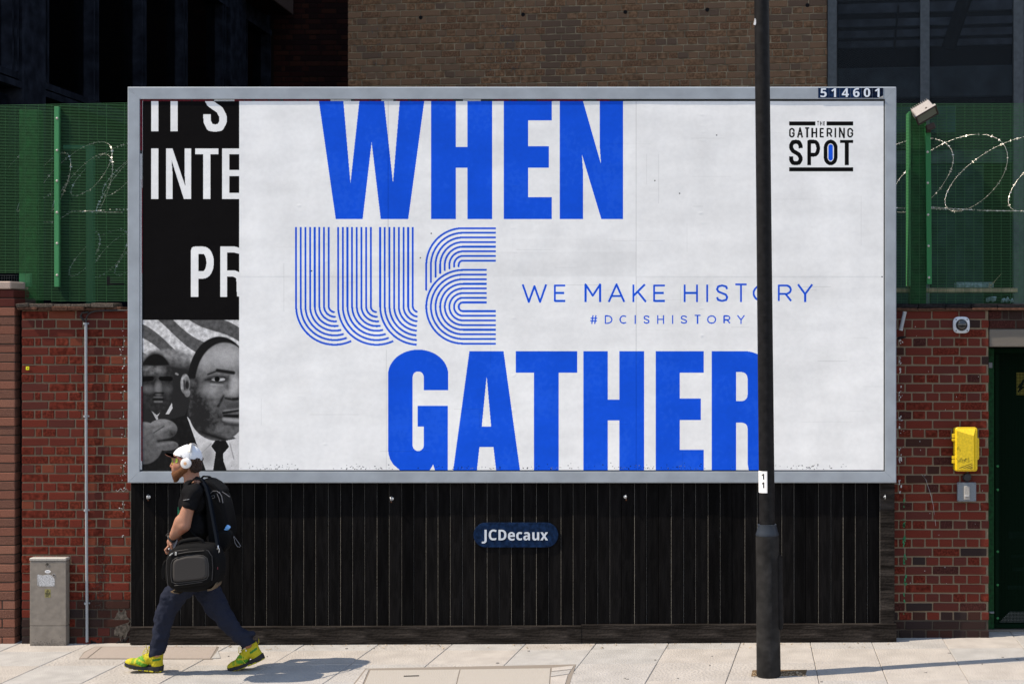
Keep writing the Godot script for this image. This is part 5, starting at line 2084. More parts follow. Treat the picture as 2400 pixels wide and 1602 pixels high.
func lamp_post() -> void:
	var foot := P(1802, 1579.5, 1.05)
	var o := thing("lamp_post", "tall black tapering street lamp post standing on the pavement before the billboard", "lamp post", "", foot)
	o.rotation.z = 0.0105
	var m := MB.new()
	var y_col := 1.055
	m.lathe([Vector2(0.0915, -0.06), Vector2(0.0915, 0.0), Vector2(0.0885, 0.5), Vector2(0.0870, 1.02), Vector2(0.0862, 1.045)], 48)
	obj("base_column", [m, M.post_dusty], o)
	m = MB.new()
	m.lathe([Vector2(0.0862, 1.045), Vector2(0.0868, 1.048), Vector2(0.0868, 1.056), Vector2(0.080, 1.075), Vector2(0.0700, 1.115), Vector2(0.0700, 1.127), Vector2(0.0655, 1.129), Vector2(0.058, 1.129)], 48)
	obj("collar", [m, M.post_collar], o)
	m = MB.new()
	m.lathe([Vector2(0.0595, 1.12), Vector2(0.0585, 2.2), Vector2(0.0565, 4.2), Vector2(0.0535, 7.2), Vector2(0.050, 8.0), Vector2(0.0, 8.0)], 48)
	obj("shaft", [m, M.post_black], o)
	m = MB.new()
	var path := []
	var rad := []
	for q in [[0.335, 0.004], [0.34, 0.014], [0.352, 0.023], [0.39, 0.026], [0.85, 0.026], [0.885, 0.023], [0.897, 0.014], [0.902, 0.004]]:
		path.append(Vector3(0.089, q[0], 0.018))
		rad.append(q[1])
	m.tube(path, rad, 14)
	obj("hinge_cover", [m, M.post_black], o)
	# a door let into the base, on the far side from the wall
	m = MB.new()
	for s in 9:
		var g0 := deg_to_rad(18.0 + s * 6.0)
		var g1 := deg_to_rad(24.0 + s * 6.0)
		m.quad(Vector3(cos(g1) * 0.0905, 0.36, sin(g1) * 0.0905), Vector3(cos(g0) * 0.0905, 0.36, sin(g0) * 0.0905), Vector3(cos(g0) * 0.0893, 0.88, sin(g0) * 0.0893), Vector3(cos(g1) * 0.0893, 0.88, sin(g1) * 0.0893))
	obj("access_door", [m, M.post_black], o)
	# the white number sticker, wrapped on the sunny side
	var patch := func(g0: float, g1: float, ya: float, yb: float, rr: float, mt: Material, called: String) -> void:
		var mb := MB.new()
		var n := 8
		for s in n:
			var a := deg_to_rad(lerpf(g0, g1, float(s) / n))
			var b := deg_to_rad(lerpf(g0, g1, float(s + 1) / n))
			mb.quad(Vector3(cos(a) * rr, ya, sin(a) * rr), Vector3(cos(b) * rr, ya, sin(b) * rr), Vector3(cos(b) * rr, yb, sin(b) * rr), Vector3(cos(a) * rr, yb, sin(a) * rr))
		obj(called, [mb, mt], o)
	var ys0 := (P(0, 1153, 1.05) - foot).y
	var ys1 := (P(0, 1102.3, 1.05) - foot).y
	patch.call(182.0, 88.0, ys0, ys1, 0.0602, M.sticker, "number_sticker")
	for k in 2:
		var g := deg_to_rad(118.0)
		var yc := lerpf(ys1, ys0, 0.25 + 0.39 * k)
		var nrm := Vector3(cos(g), 0, sin(g))
		var bs := Basis(Vector3(sin(g), 0, -cos(g)), Vector3.UP, nrm)
		text("sticker_digit", "1", true, 0.043, Transform3D(bs, nrm * 0.0603 + Vector3(0, yc, 0)), M.ink, o, 0.0016)
	var tg := MB.new()
	var ty := (P(0, 52, 1.05) - foot).y
	tg.xbox(Transform3D(Basis(Vector3.BACK, -0.35), Vector3(-0.046, ty, 0.032)), Vector3(0.012, 0.055, 0.002), 0.0005)
	tg.xbox(Transform3D(Basis(Vector3.BACK, -0.2) * Basis(Vector3.UP, 0.6), Vector3(-0.053, ty, 0.026)), Vector3(0.014, 0.05, 0.002), 0.0005)
	obj("torn_tag", [tg, M.sticker], o)


func left_things() -> void:
	var z := -0.022
	var g := P(110, 1512.5, z)
	var c := thing("utility_cabinet", "narrow grey metal street cabinet with peeling labels, standing against the red brick wall", "cabinet")
	var a := P(68.8, 1513.5, z)
	var b := P(153.8, 1308.5, z)
	var seam := P(0, 1466.4, z).y
	var m := MB.new()
	m.bbox(Vector3(a.x, gy(g.x, z) - 0.01, -0.094), Vector3(b.x, seam - 0.0012, z), 0.0035)
	obj("plinth", [m, M.cabinet_grey], c)
	m = MB.new()
	m.bbox(Vector3(a.x, seam + 0.0012, -0.094), Vector3(b.x, b.y - 0.022, z), 0.0035)
	obj("cabinet_door", [m, M.cabinet_grey], c)
	m = MB.new()
	m.bbox(Vector3(a.x - 0.003, b.y - 0.020, -0.096), Vector3(b.x + 0.003, b.y + 0.006, z + 0.004), 0.006)
	obj("lid", [m, M.cabinet_lid], c)
	m = MB.new()
	m.box(Vector3(a.x + 0.004, seam - 0.002, -0.09), Vector3(b.x - 0.004, b.y - 0.018, z - 0.004))
	obj("seam", [m, M.gap_black], c)
	var r := RandomNumberGenerator.new()
	r.seed = 71
	m = MB.new()
	for k in 200:  # splashed dirt at the foot and round the lock
		var px := r.randf_range(71, 152)
		var py := 1512.0 - absf(r.randfn(0, 6.0))
		var s := r.randf_range(0.0008, 0.003)
		m.xbox(Transform3D(Basis(Vector3.BACK, r.randf() * 3.0), P(px, py, z + 0.0004)), Vector3(s * 1.8, s, 0.0016), 0.0)
	for k in 14:
		m.xbox(Transform3D(Basis(Vector3.BACK, r.randf() * 3.0), P(109 + r.randfn(0, 3), 1322 + r.randfn(0, 2.5), z + 0.0004)), Vector3(0.006, 0.003, 0.0016), 0.0)
	obj("dirt_splash", [m, M.grime], c)
	m = MB.new()
	m.lathe([Vector2(0.010, 0), Vector2(0.010, 0.004), Vector2(0.004, 0.0045), Vector2(0.004, 0.001), Vector2(0, 0.001)], 14, Transform3D(Basis(Vector3.RIGHT, PI * 0.5), P(110.5, 1321.5, z)))
	m.lathe([Vector2(0.008, 0), Vector2(0.008, 0.004), Vector2(0.003, 0.0045), Vector2(0.003, 0.001), Vector2(0, 0.001)], 14, Transform3D(Basis(Vector3.RIGHT, PI * 0.5), P(125.6, 1347.0, z)))
	obj("lock", [m, M.grime], c)
	m = MB.new()
	m.prism(poly_px([88, 1345.5, 100, 1348, 112, 1345, 120, 1348, 126, 1354, 127.5, 1358, 127, 1373, 110, 1373.5, 90, 1373], z), z + 0.0002, z + 0.0012)
	m.prism(poly_px([86.2, 1347, 87.6, 1347, 88, 1372, 86.6, 1370], z), z + 0.0002, z + 0.0012)
	m.lathe([Vector2(0.0115, 0), Vector2(0.0115, 0.001), Vector2(0.0075, 0.001), Vector2(0.0075, 0)], 14, Transform3D(Basis(Vector3.RIGHT, PI * 0.5), P(125.6, 1347.0, z)))
	obj("torn_label", [m, M.label_white], c)
	m = MB.new()
	var o := PackedVector2Array()
	for k in 20:
		o.append(P2(111.1 + 6.8 * cos(TAU * k / 20.0), 1338.9 + 3.5 * sin(TAU * k / 20.0), z))
	m.prism(o, z + 0.0002, z + 0.0010)
	var ov := obj("oval_label", [m, M.sticker], c)
	m = MB.new()
	for k in 6:
		m.box(P(106.6 + k * 1.55, 1339.9, z) + Vector3(0, 0, 0.0010), P(107.7 + k * 1.55, 1338.0, z) + Vector3(0, 0, 0.0016))
	obj("oval_print", [m, M.plate_navy], ov)
	m = MB.new()
	m.box(P(104.2, 1399.5, z) + Vector3(0, 0, 0.0002), P(117.9, 1380, z) + Vector3(0, 0, 0.0012))
	var wl := obj("warning_label", [m, M.label_yellow], c)
	m = MB.new()
	var tri_o := [[111, 1381.0], [116.2, 1389.6], [105.8, 1389.6]]
	for k in 3:
		var p0 := P(tri_o[k][0], tri_o[k][1], z + 0.0016)
		var p1 := P(tri_o[(k + 1) % 3][0], tri_o[(k + 1) % 3][1], z + 0.0016)
		m.tube([p0, p1], 0.0013, 4)
	m.prism(poly_px([111.6, 1383.4, 112.4, 1383.4, 111.4, 1386, 112.4, 1386, 110.4, 1389, 110.9, 1386.8, 110.0, 1386.8], z), z + 0.0014, z + 0.002)
	for k in 3:
		m.box(P(106, 1393.0 + k * 2.2, z) + Vector3(0, 0, 0.0013), P(116 - k * 1.6, 1392.1 + k * 2.2, z) + Vector3(0, 0, 0.0018))
	m.box(P(104.4, 1391.0, z) + Vector3(0, 0, 0.0013), P(117.7, 1390.4, z) + Vector3(0, 0, 0.0018))
	obj("warning_print", [m, M.ink], wl)
	# conduit up the wall, its clips and the cable that leaves its top
	var zc := -0.076
	var p := thing("conduit_pipe", "thin galvanised conduit pipe running up the red brick wall beside the billboard", "pipe")
	m = MB.new()
	m.tube([P(203.3, 1504, zc), P(202.0, 1200, zc), P(201.2, 975, zc), P(200.6, 758, zc)], 0.0112, 14)
	obj("tube", [m, M.galvanised], p)
	for y in [758.0, 975.0, 1195.0, 1413.0]:
		m = MB.new()
		var q := P(201.4 + (y - 975.0) * 0.0035, y, -0.09)
		m.lathe([Vector2(0.0135, -0.008), Vector2(0.015, -0.008), Vector2(0.015, 0.008), Vector2(0.0135, 0.008)], 14, Transform3D(Basis(), Vector3(q.x, q.y, zc)))
		m.bbox(q + Vector3(-0.024, -0.007, -0.006), q + Vector3(0.024, 0.007, -0.001), 0.001)
		m.lathe([Vector2(0.004, 0), Vector2(0.003, 0.003), Vector2(0, 0.003)], 8, Transform3D(Basis(Vector3.RIGHT, PI * 0.5), q + Vector3(-0.02, 0, 0)))
		m.lathe([Vector2(0.004, 0), Vector2(0.003, 0.003), Vector2(0, 0.003)], 8, Transform3D(Basis(Vector3.RIGHT, PI * 0.5), q + Vector3(0.02, 0, 0)))
		obj("pipe_clip", [m, M.galvanised], p)
	m = MB.new()
	m.tube([P(200.5, 759, zc), P(201, 748, zc), P(204, 739, zc), P(212, 732, zc), P(224, 728.5, zc), P(244, 727.6, zc + 0.01), P(300, 727, zc + 0.01)], 0.0065, 8)
	m.tube([P(196, 752, zc - 0.015), P(188, 741, zc - 0.01), P(192, 733, zc - 0.012), P(207, 731, zc - 0.012)], 0.009, 8)
	obj("cable", [m, M.cable_black], p)
	m = MB.new()
	m.bbox(P(60.2, 866.3, -0.099) + Vector3(0, 0, 0.002), P(67.8, 858.6, -0.099) + Vector3(0, 0, 0.004), 0.0005)
	var st := obj("survey_sticker", [m, M.sticker_yellow])
	tag(st, "tiny bright yellow square sticker on the red brick wall above the cabinet", "sticker")
	m = MB.new()
	m.box(P(62, 863.4, -0.095) + Vector3(0, 0, 0.0001), P(66, 861.6, -0.095) + Vector3(0, 0, 0.0006))
	obj("sticker_print", [m, M.ink], st)


func right_things() -> void:
	var z := -0.178
	# dome camera
	var c := thing("dome_camera", "round silver security camera with a black dome on the right brick wall", "camera")
	var o := P(2253.3, 761.3, z)
	var se := func(r: float, k: float) -> PackedVector2Array:
		var q := PackedVector2Array()
		for i in 40:
			var g := TAU * i / 40.0
			var cx := cos(g)
			var cy := sin(g)
			var d := pow(pow(absf(cx), k) + pow(absf(cy), k), 1.0 / k)
			q.append(Vector2(o.x + r * cx / d, o.y + r * cy / d))
		return q
	var m := MB.new()
	m.prism(se.call(0.069, 3.4), z, z + 0.030, Transform3D(), 0.010)
	obj("housing", [m, M.silver], c)
	m = MB.new()
	var prof := []
	for i in 9:
		var g := PI * 0.5 * i / 8.0
		prof.append(Vector2(0.049 * cos(g), 0.029 + 0.040 * sin(g)))
	m.lathe(prof, 32, Transform3D(Basis(Vector3.RIGHT, PI * 0.5), Vector3(o.x, o.y, z)))
	obj("dome", [m, M.dome_black], c)
	for s in [[-1, -1], [-1, 1], [1, -1], [1, 1]]:
		m = MB.new()
		m.lathe([Vector2(0.0055, 0), Vector2(0.0055, 0.0008), Vector2(0, 0.0008)], 10, Transform3D(Basis(Vector3.RIGHT, PI * 0.5), Vector3(o.x + 0.046 * s[0], o.y + 0.046 * s[1], z + 0.030)))
		obj("screw", [m, M.gap_black], c)
	# slanted white tube
	c = thing("sensor_tube", "slanted short white tube fitting on the brick wall beside the billboard frame", "fitting")
	var a := P(2112, 773, z + 0.045)
	var b := P(2121.5, 731, z + 0.045)
	m = MB.new()
	m.tube([a, b], 0.0155, 18)
	obj("tube", [m, M.galvanised], c)
	m = MB.new()
	var d := (b - a).normalized()
	m.tube([a - d * 0.003, a + d * 0.006], 0.0172, 18)
	m.tube([b - d * 0.004, b + d * 0.003], 0.0172, 18)
	obj("end_cap", [m, M.label_white], c)
	m = MB.new()
	m.tube([a.lerp(b, 0.5) + Vector3(0, 0, -0.06), a.lerp(b, 0.5)], 0.008, 8)
	obj("bracket", [m, M.cable_black], c)
	m = MB.new()
	m.tube([P(2104, 793, z + 0.012), P(2112, 791, z + 0.02), P(2124, 789, z + 0.016)], [0.008, 0.012, 0.006], 8)
	tag(obj("wall_stub", [m, M.soot]), "short sooty metal stub in the brick wall just below the slanted white tube", "bracket")
	# yellow telephone box
	c = thing("telephone_box", "bright yellow plastic emergency telephone box on the brick wall, scribbled on its lid", "telephone box")
	m = MB.new()
	var rr := func(x0: float, x1: float, y0: float, y1: float, rad: float) -> PackedVector2Array:
		var q := PackedVector2Array()
		for k in [[x1 - rad, y0 + rad, -90], [x1 - rad, y1 - rad, 0], [x0 + rad, y1 - rad, 90], [x0 + rad, y0 + rad, 180]]:
			for i in 5:
				var g := deg_to_rad(k[2] + 90.0 * i / 4.0)
				q.append(P2(k[0] + rad * cos(g), k[1] + rad * sin(g), z))
		return q
	m.prism(rr.call(2234.5, 2287.5, 1000.5, 1102.5, 6.0), z, z + 0.05, Transform3D(), 0.004)
	m.prism(poly_px([2286, 1024, 2291.5, 1025, 2293.4, 1028, 2293.6, 1072, 2292, 1075.5, 2288, 1076.5, 2286, 1080], z), z + 0.02, z + 0.045, Transform3D(), 0.003)
	obj("case", [m, M.box_yellow], c)
	m = MB.new()
	var back: PackedVector2Array = rr.call(2236.5, 2288.0, 999.5, 1102.3, 6.5)
	var zb := z + 0.052
	var zf := z + 0.105
	# lid: faceted, highest along a line left of the middle, with a slanted brow at the top and a bevel at the right
	m.prism(back, zb, zb + 0.022, Transform3D(), 0.004)
	var f := [P(2241, 1008, zb), P(2280.5, 1020, zb), P(2281, 1099, zb), P(2241, 1099.5, zb)]
	var q3 := [P(2238.5, 1003, zb), P(2286, 1003, zb), P(2286, 1100.5, zb), P(2238.5, 1100.5, zb)]
	var top := []
	var lower := []
	for k in 4:
		top.append(Vector3(f[k].x, f[k].y, zf - (0.0 if k in [0, 3] else 0.004)))
		lower.append(Vector3(q3[k].x, q3[k].y, zb + 0.0215))
	var mid: Vector3 = (lower[0] + lower[2]) * 0.5
	m.oq(top[0], top[1], top[2], top[3], mid)
	for k in 4:
		m.oq(lower[k], lower[(k + 1) % 4], top[(k + 1) % 4], top[k], mid)
	var lid := obj("lid", [m, M.box_yellow], c)
	var vent := MB.new()
	for k in [[2249, 1096.6, 2279.5, 1085.4], [2258.5, 1097.6, 2280, 1089.4], [2267, 1098, 2280.3, 1093.2], [2274.5, 1098.4, 2280.5, 1096.2]]:
		var p0 := P(k[0], k[1], zf - 0.002)
		var p1 := P(k[2], k[3], zf - 0.003)
		var dir := (p1 - p0).normalized()
		var up := Vector3(-dir.y, dir.x, 0) * 0.0024
		vent.quad(p0 - up + Vector3(0, 0, 0.0016), p1 - up + Vector3(0, 0, 0.0016), p1 + up + Vector3(0, 0, 0.0016), p0 + up + Vector3(0, 0, 0.0016))
	obj("vent_slot", [vent, M.ink], lid)
	vent = MB.new()
	var zt := zf + 0.0008
	for s in [[2242, 1073, 2246, 1080, 2250, 1076, 2255, 1072], [2246, 1082.5, 2251, 1079, 2256, 1074, 2257, 1083, 2252, 1080.5], [2255, 1079, 2262, 1077, 2266, 1072, 2260, 1083], [2259, 1076, 2268, 1083], [2263, 1077, 2272, 1072.5, 2269, 1083, 2273, 1080], [2276, 1078, 2279, 1077], [2241.5, 1074, 2243, 1077], [2247, 1045, 2243, 1052, 2249, 1050], [2250, 1052, 2252, 1058]]:
		var path := []
		for i in range(0, s.size(), 2):
			path.append(P(s[i], s[i + 1], zt - 0.004 * clampf((s[i] - 2241.0) / 40.0, 0, 1)))
		vent.tube(path, 0.0009, 4)
	obj("pen_scribble", [vent, M.ink], lid)
	m = MB.new()
	for k in [[1016, 1025], [1027, 1033], [1068, 1075], [1076.5, 1085]]:
		var p0 := P(2231.6, k[1], zb)
		var p1 := P(2240.0, k[0], zb)
		m = MB.new()
		m.bbox(Vector3(p0.x, p0.y, z + 0.03), Vector3(p1.x, p1.y, zb + 0.014), 0.002)
		obj("hinge", [m, M.box_yellow], c)
	# gland knob and key switch under it
	m = MB.new()
	m.lathe([Vector2(0.036, 0), Vector2(0.036, 0.018), Vector2(0.030, 0.030), Vector2(0.010, 0.036), Vector2(0, 0.036)], 20, Transform3D(Basis(Vector3.RIGHT, PI * 0.5), P(2266.5, 1117.5, z)))
	tag(obj("round_knob", [m, M.knob_black]), "black round knob on the brick wall between yellow box and grey switch", "knob")
	c = thing("wall_switch", "square grey metal switch plate with a silver rocker, under the yellow box", "switch")
	a = P(2245, 1175, z + 0.04)
	b = P(2289, 1130.5, z + 0.04)
	m = MB.new()
	m.bbox(Vector3(a.x, a.y, z), Vector3(b.x, b.y, z + 0.038), 0.004)
	obj("switch_box", [m, M.switch_grey], c)
	m = MB.new()
	for s in [[2247.6, 1133], [2286.2, 1133], [2247.6, 1172.4], [2286.2, 1172.4]]:
		m.lathe([Vector2(0.0028, 0), Vector2(0.0028, 0.001), Vector2(0, 0.001)], 8, Transform3D(Basis(Vector3.RIGHT, PI * 0.5), P(s[0], s[1], z + 0.038)))
	obj("screw", [m, M.ink], c)
	m = MB.new()
	a = P(2260.5, 1170.5, z + 0.05)
	b = P(2273.5, 1139, z + 0.05)
	m.bbox(Vector3(a.x, a.y, z + 0.038), Vector3(b.x, b.y, z + 0.052), 0.003)
	obj("rocker", [m, M.cabinet_lid], c)
	m = MB.new()
	a = P(2261.8, 1164, z + 0.06)
	b = P(2272.8, 1160, z + 0.06)
	m.bbox(Vector3(a.x, a.y, z + 0.05), Vector3(b.x, b.y, z + 0.062), 0.003)
	obj("lever", [m, M.steel], c)


# ---- soft shapes: tapered capsules joined smoothly on a grid and meshed as surface nets
# each part: [a, b, ra, rb, k, sz]; a cut: ["cut", point, normal, reach]
func blend(parts: Array, cell: float, amp := 0.0, freq := 1.0, paint = null, into_ := MB.new()) -> MB:
	var lo := Vector3(1e9, 1e9, 1e9)
	var hi := -lo
	for p in parts:
		if p[0] is String:
			continue
		var r: float = maxf(p[2], p[3]) + p[4] * 0.3
		var rv := Vector3(r, r, r * maxf(1.0, p[5]))
		lo = lo.min(p[0] - rv).min(p[1] - rv)
		hi = hi.max(p[0] + rv).max(p[1] + rv)
	lo -= Vector3.ONE * cell * 2.5
	var nx := int((hi.x - lo.x) / cell) + 4
	var ny := int((hi.y - lo.y) / cell) + 4
	var nz := int((hi.z - lo.z) / cell) + 4
	var g := PackedFloat32Array()
	g.resize(nx * ny * nz)
	g.fill(9.0)
	var sx := 1
	var sy := nx
	var sz_ := nx * ny
	for p in parts:
		if p[0] is String:
			var at: Vector3 = p[1]
			var nn: Vector3 = p[2].normalized()
			var reach: float = p[3]
			var c0 := ((at - lo - Vector3.ONE * reach) / cell).max(Vector3.ZERO)
			var c1 := ((at - lo + Vector3.ONE * reach) / cell).min(Vector3(nx - 1, ny - 1, nz - 1))
			for z in range(int(c0.z), int(c1.z) + 1):
				for y in range(int(c0.y), int(c1.y) + 1):
					for x in range(int(c0.x), int(c1.x) + 1):
						var i := x + y * sy + z * sz_
						if g[i] < 5.0:
							var q := lo + Vector3(x, y, z) * cell - at
							if q.length() < reach:
								g[i] = maxf(g[i], q.dot(nn))
			continue
		var a: Vector3 = p[0]
		var bd: Vector3 = p[1] - a
		var ra: float = p[2]
		var rb: float = p[3]
		var k: float = p[4]
		var sc: float = p[5]
		bd.z /= sc
		var l2 := maxf(bd.length_squared(), 1e-9)
		var dm := minf(1.0, sc)
		var r := maxf(ra, rb) + k + cell * 3.0
		var rv := Vector3(r, r, r * maxf(1.0, sc))
		var c0: Vector3 = ((a.min(p[1]) - rv - lo) / cell).max(Vector3.ZERO)
		var c1: Vector3 = ((a.max(p[1]) + rv - lo) / cell).min(Vector3(nx - 1, ny - 1, nz - 1))
		for z in range(int(c0.z), int(c1.z) + 1):
			for y in range(int(c0.y), int(c1.y) + 1):
				for x in range(int(c0.x), int(c1.x) + 1):
					var q := lo + Vector3(x, y, z) * cell - a
					q.z /= sc
					var t := clampf(q.dot(bd) / l2, 0.0, 1.0)
					var d := ((q - bd * t).length() - ra - (rb - ra) * t) * dm
					var i := x + y * sy + z * sz_
					var old := g[i]
					var h := k - absf(old - d)
					if h > 0.0:
						g[i] = minf(old, d) - h * h / (4.0 * k)
					elif d < old:
						g[i] = d
	if amp > 0.0:
		var f := FastNoiseLite.new()
		f.seed = 5
		f.frequency = freq
		f.fractal_octaves = 2
		for z in nz:
			for y in ny:
				for x in nx:
					var i := x + y * sy + z * sz_
					if absf(g[i]) < cell * 3.0:
						g[i] += amp * f.get_noise_3d(lo.x + x * cell, (lo.y + y * cell) * 1.0, lo.z + z * cell)
	var ids := PackedInt32Array()
	ids.resize(g.size())
	ids.fill(-1)
	var m := into_
	var offs := [0, 1, sy, sy + 1, sz_, sz_ + 1, sz_ + sy, sz_ + sy + 1]
	var cor := [Vector3(0, 0, 0), Vector3(1, 0, 0), Vector3(0, 1, 0), Vector3(1, 1, 0), Vector3(0, 0, 1), Vector3(1, 0, 1), Vector3(0, 1, 1), Vector3(1, 1, 1)]
	var eds := [[0, 1], [2, 3], [4, 5], [6, 7], [0, 2], [1, 3], [4, 6], [5, 7], [0, 4], [1, 5], [2, 6], [3, 7]]
	var lim := cell * 2.6
	for z in nz - 1:
		for y in ny - 1:
			var row := y * sy + z * sz_
			for x in nx - 1:
				var i := row + x
				if absf(g[i]) > lim:
					continue
				var mask := 0
				for c in 8:
					if g[i + offs[c]] < 0.0:
						mask |= 1 << c
				if mask == 0 or mask == 255:
					continue
				var sum := Vector3.ZERO
				var cnt := 0
				for e in eds:
					var da := g[i + offs[e[0]]]
					var db := g[i + offs[e[1]]]
					if (da < 0.0) != (db < 0.0):
						sum += cor[e[0]].lerp(cor[e[1]], da / (da - db))
						cnt += 1
				var gr := Vector3(g[i + offs[1]] + g[i + offs[3]] + g[i + offs[5]] + g[i + offs[7]] - g[i] - g[i + offs[2]] - g[i + offs[4]] - g[i + offs[6]], g[i + offs[2]] + g[i + offs[3]] + g[i + offs[6]] + g[i + offs[7]] - g[i] - g[i + offs[1]] - g[i + offs[4]] - g[i + offs[5]], g[i + offs[4]] + g[i + offs[5]] + g[i + offs[6]] + g[i + offs[7]] - g[i] - g[i + offs[1]] - g[i + offs[2]] - g[i + offs[3]])
				var pos := lo + (Vector3(x, y, z) + sum / cnt) * cell
				if paint != null:
					m.col = paint.call(pos)
				ids[i] = m.vert(pos, gr.normalized())
	for z in range(1, nz - 1):
		for y in range(1, ny - 1):
			var row := y * sy + z * sz_
			for x in range(1, nx - 1):
				var i := row + x
				if absf(g[i]) > lim:
					continue
				var s0 := g[i] < 0.0
				for ax in 3:
					var st: int = [sx, sy, sz_][ax]
					if s0 == (g[i + st] < 0.0):
						continue
					var q: Array
					if ax == 0:
						q = [ids[i - sy - sz_], ids[i - sz_], ids[i], ids[i - sy]]
					elif ax == 1:
						q = [ids[i - 1 - sz_], ids[i - 1], ids[i], ids[i - sz_]]
					else:
						q = [ids[i - 1 - sy], ids[i - sy], ids[i], ids[i - 1]]
					if q[0] < 0 or q[1] < 0 or q[2] < 0 or q[3] < 0:
						continue
					if s0:
						m.ix.append_array(PackedInt32Array([q[0], q[2], q[1], q[0], q[3], q[2]]))
					else:
						m.ix.append_array(PackedInt32Array([q[0], q[1], q[2], q[0], q[2], q[3]]))
	m.col = Color.WHITE
	return m


# the walker's own frame: x along the wall, z out of his left side, y up from the ground
func wframe() -> Transform3D:
	var c := P(455, 1573, ZP)
	return Transform3D(Basis(), Vector3(c.x, gy(c.x, ZP), ZP))


func ground_at(px: float, py: float) -> Vector3:  # where that pixel's line of sight meets the pavement
	var z := 1.0
	for i in 12:
		var p := P(px, py, z)
		z -= (p.y - gy(p.x, z)) * 4.1
	return P(px, py, z)


func V(px: float, py: float, dz := 0.0) -> Vector3:  # the point seen at that pixel, dz out from his middle plane
	var t := wframe().affine_inverse()
	var o := t * Vector3(CX, CY, CD)
	var d := t.basis * Vector3((px - VX) / F, -(py - VY) / F, -1.0)
	return o + d * ((dz - o.z) / d.z)


func vpoly(pts: Array, dz: float) -> PackedVector2Array:
	var o := PackedVector2Array()
	for i in range(0, pts.size(), 2):
		var q := V(pts[i], pts[i + 1], dz)
		o.append(Vector2(q.x, q.y))
	return o


func pr(ax: float, ay: float, az: float, bx: float, by: float, bz: float, ra: float, rb: float, k := 6.0, sz := 1.0) -> Array:
	var u := S(1.0, ZP)
	var a := V(ax, ay, az)
	var b := V(bx, by, bz)
	if az == -bz and az != 0.0:  # a part that spans the body: level and square to it
		a = V(ax, ay, 0) + Vector3(0, 0, az)
		b = V(bx, by, 0) + Vector3(0, 0, bz)
	return [a, b, ra * u, rb * u, k * u, sz]


func both(list: Array) -> Array:  # the same parts on both sides of the body's middle plane
	var o := []
	for q in list:
		var w := pr(q[0], q[1], q[2], q[3], q[4], q[5], q[6], q[7], q[8] if q.size() > 8 else 6.0, q[9] if q.size() > 9 else 1.0)
		o.append(w)
		var w2: Array = w.duplicate()
		w2[0] = Vector3(w[0].x, w[0].y, -w[0].z)
		w2[1] = Vector3(w[1].x, w[1].y, -w[1].z)
		o.append(w2)
	return o


func hand(parts: Array, wrist: Vector3, palm: Vector3, side: Vector3, down: Vector3, fwd: Vector3) -> void:
	parts.append([wrist, palm, 0.024, 0.022, 0.012, 1.0])
	parts.append([palm - side * 0.020, palm - side * 0.018 + down * 0.03, 0.016, 0.013, 0.012, 1.0])
	parts.append([palm + side * 0.020, palm + side * 0.018 + down * 0.03, 0.016, 0.013, 0.012, 1.0])
	var lens := [0.030, 0.036, 0.034, 0.026]
	for k in 4:
		var b0 := palm + side * (0.030 - 0.020 * k) + down * 0.036 + fwd * 0.006
		var b1: Vector3 = b0 + down * lens[k] * 0.75 + fwd * lens[k] * 0.5
		var b2: Vector3 = b1 + down * lens[k] * 0.65 - fwd * lens[k] * 0.35
		var b3: Vector3 = b2 - fwd * lens[k] * 0.6 + down * lens[k] * 0.1
		parts.append([b0, b1, 0.0095, 0.0085, 0.003, 1.0])
		parts.append([b1, b2, 0.0085, 0.0078, 0.003, 1.0])
		parts.append([b2, b3, 0.0078, 0.0065, 0.003, 1.0])
	var t0 := palm + side * 0.026 - down * 0.008
	var t1 := t0 + side * 0.016 + down * 0.026 - fwd * 0.016
	parts.append([t0, t1, 0.013, 0.0105, 0.008, 1.0])
	parts.append([t1, t1 + down * 0.028 - fwd * 0.008, 0.0105, 0.008, 0.004, 1.0])


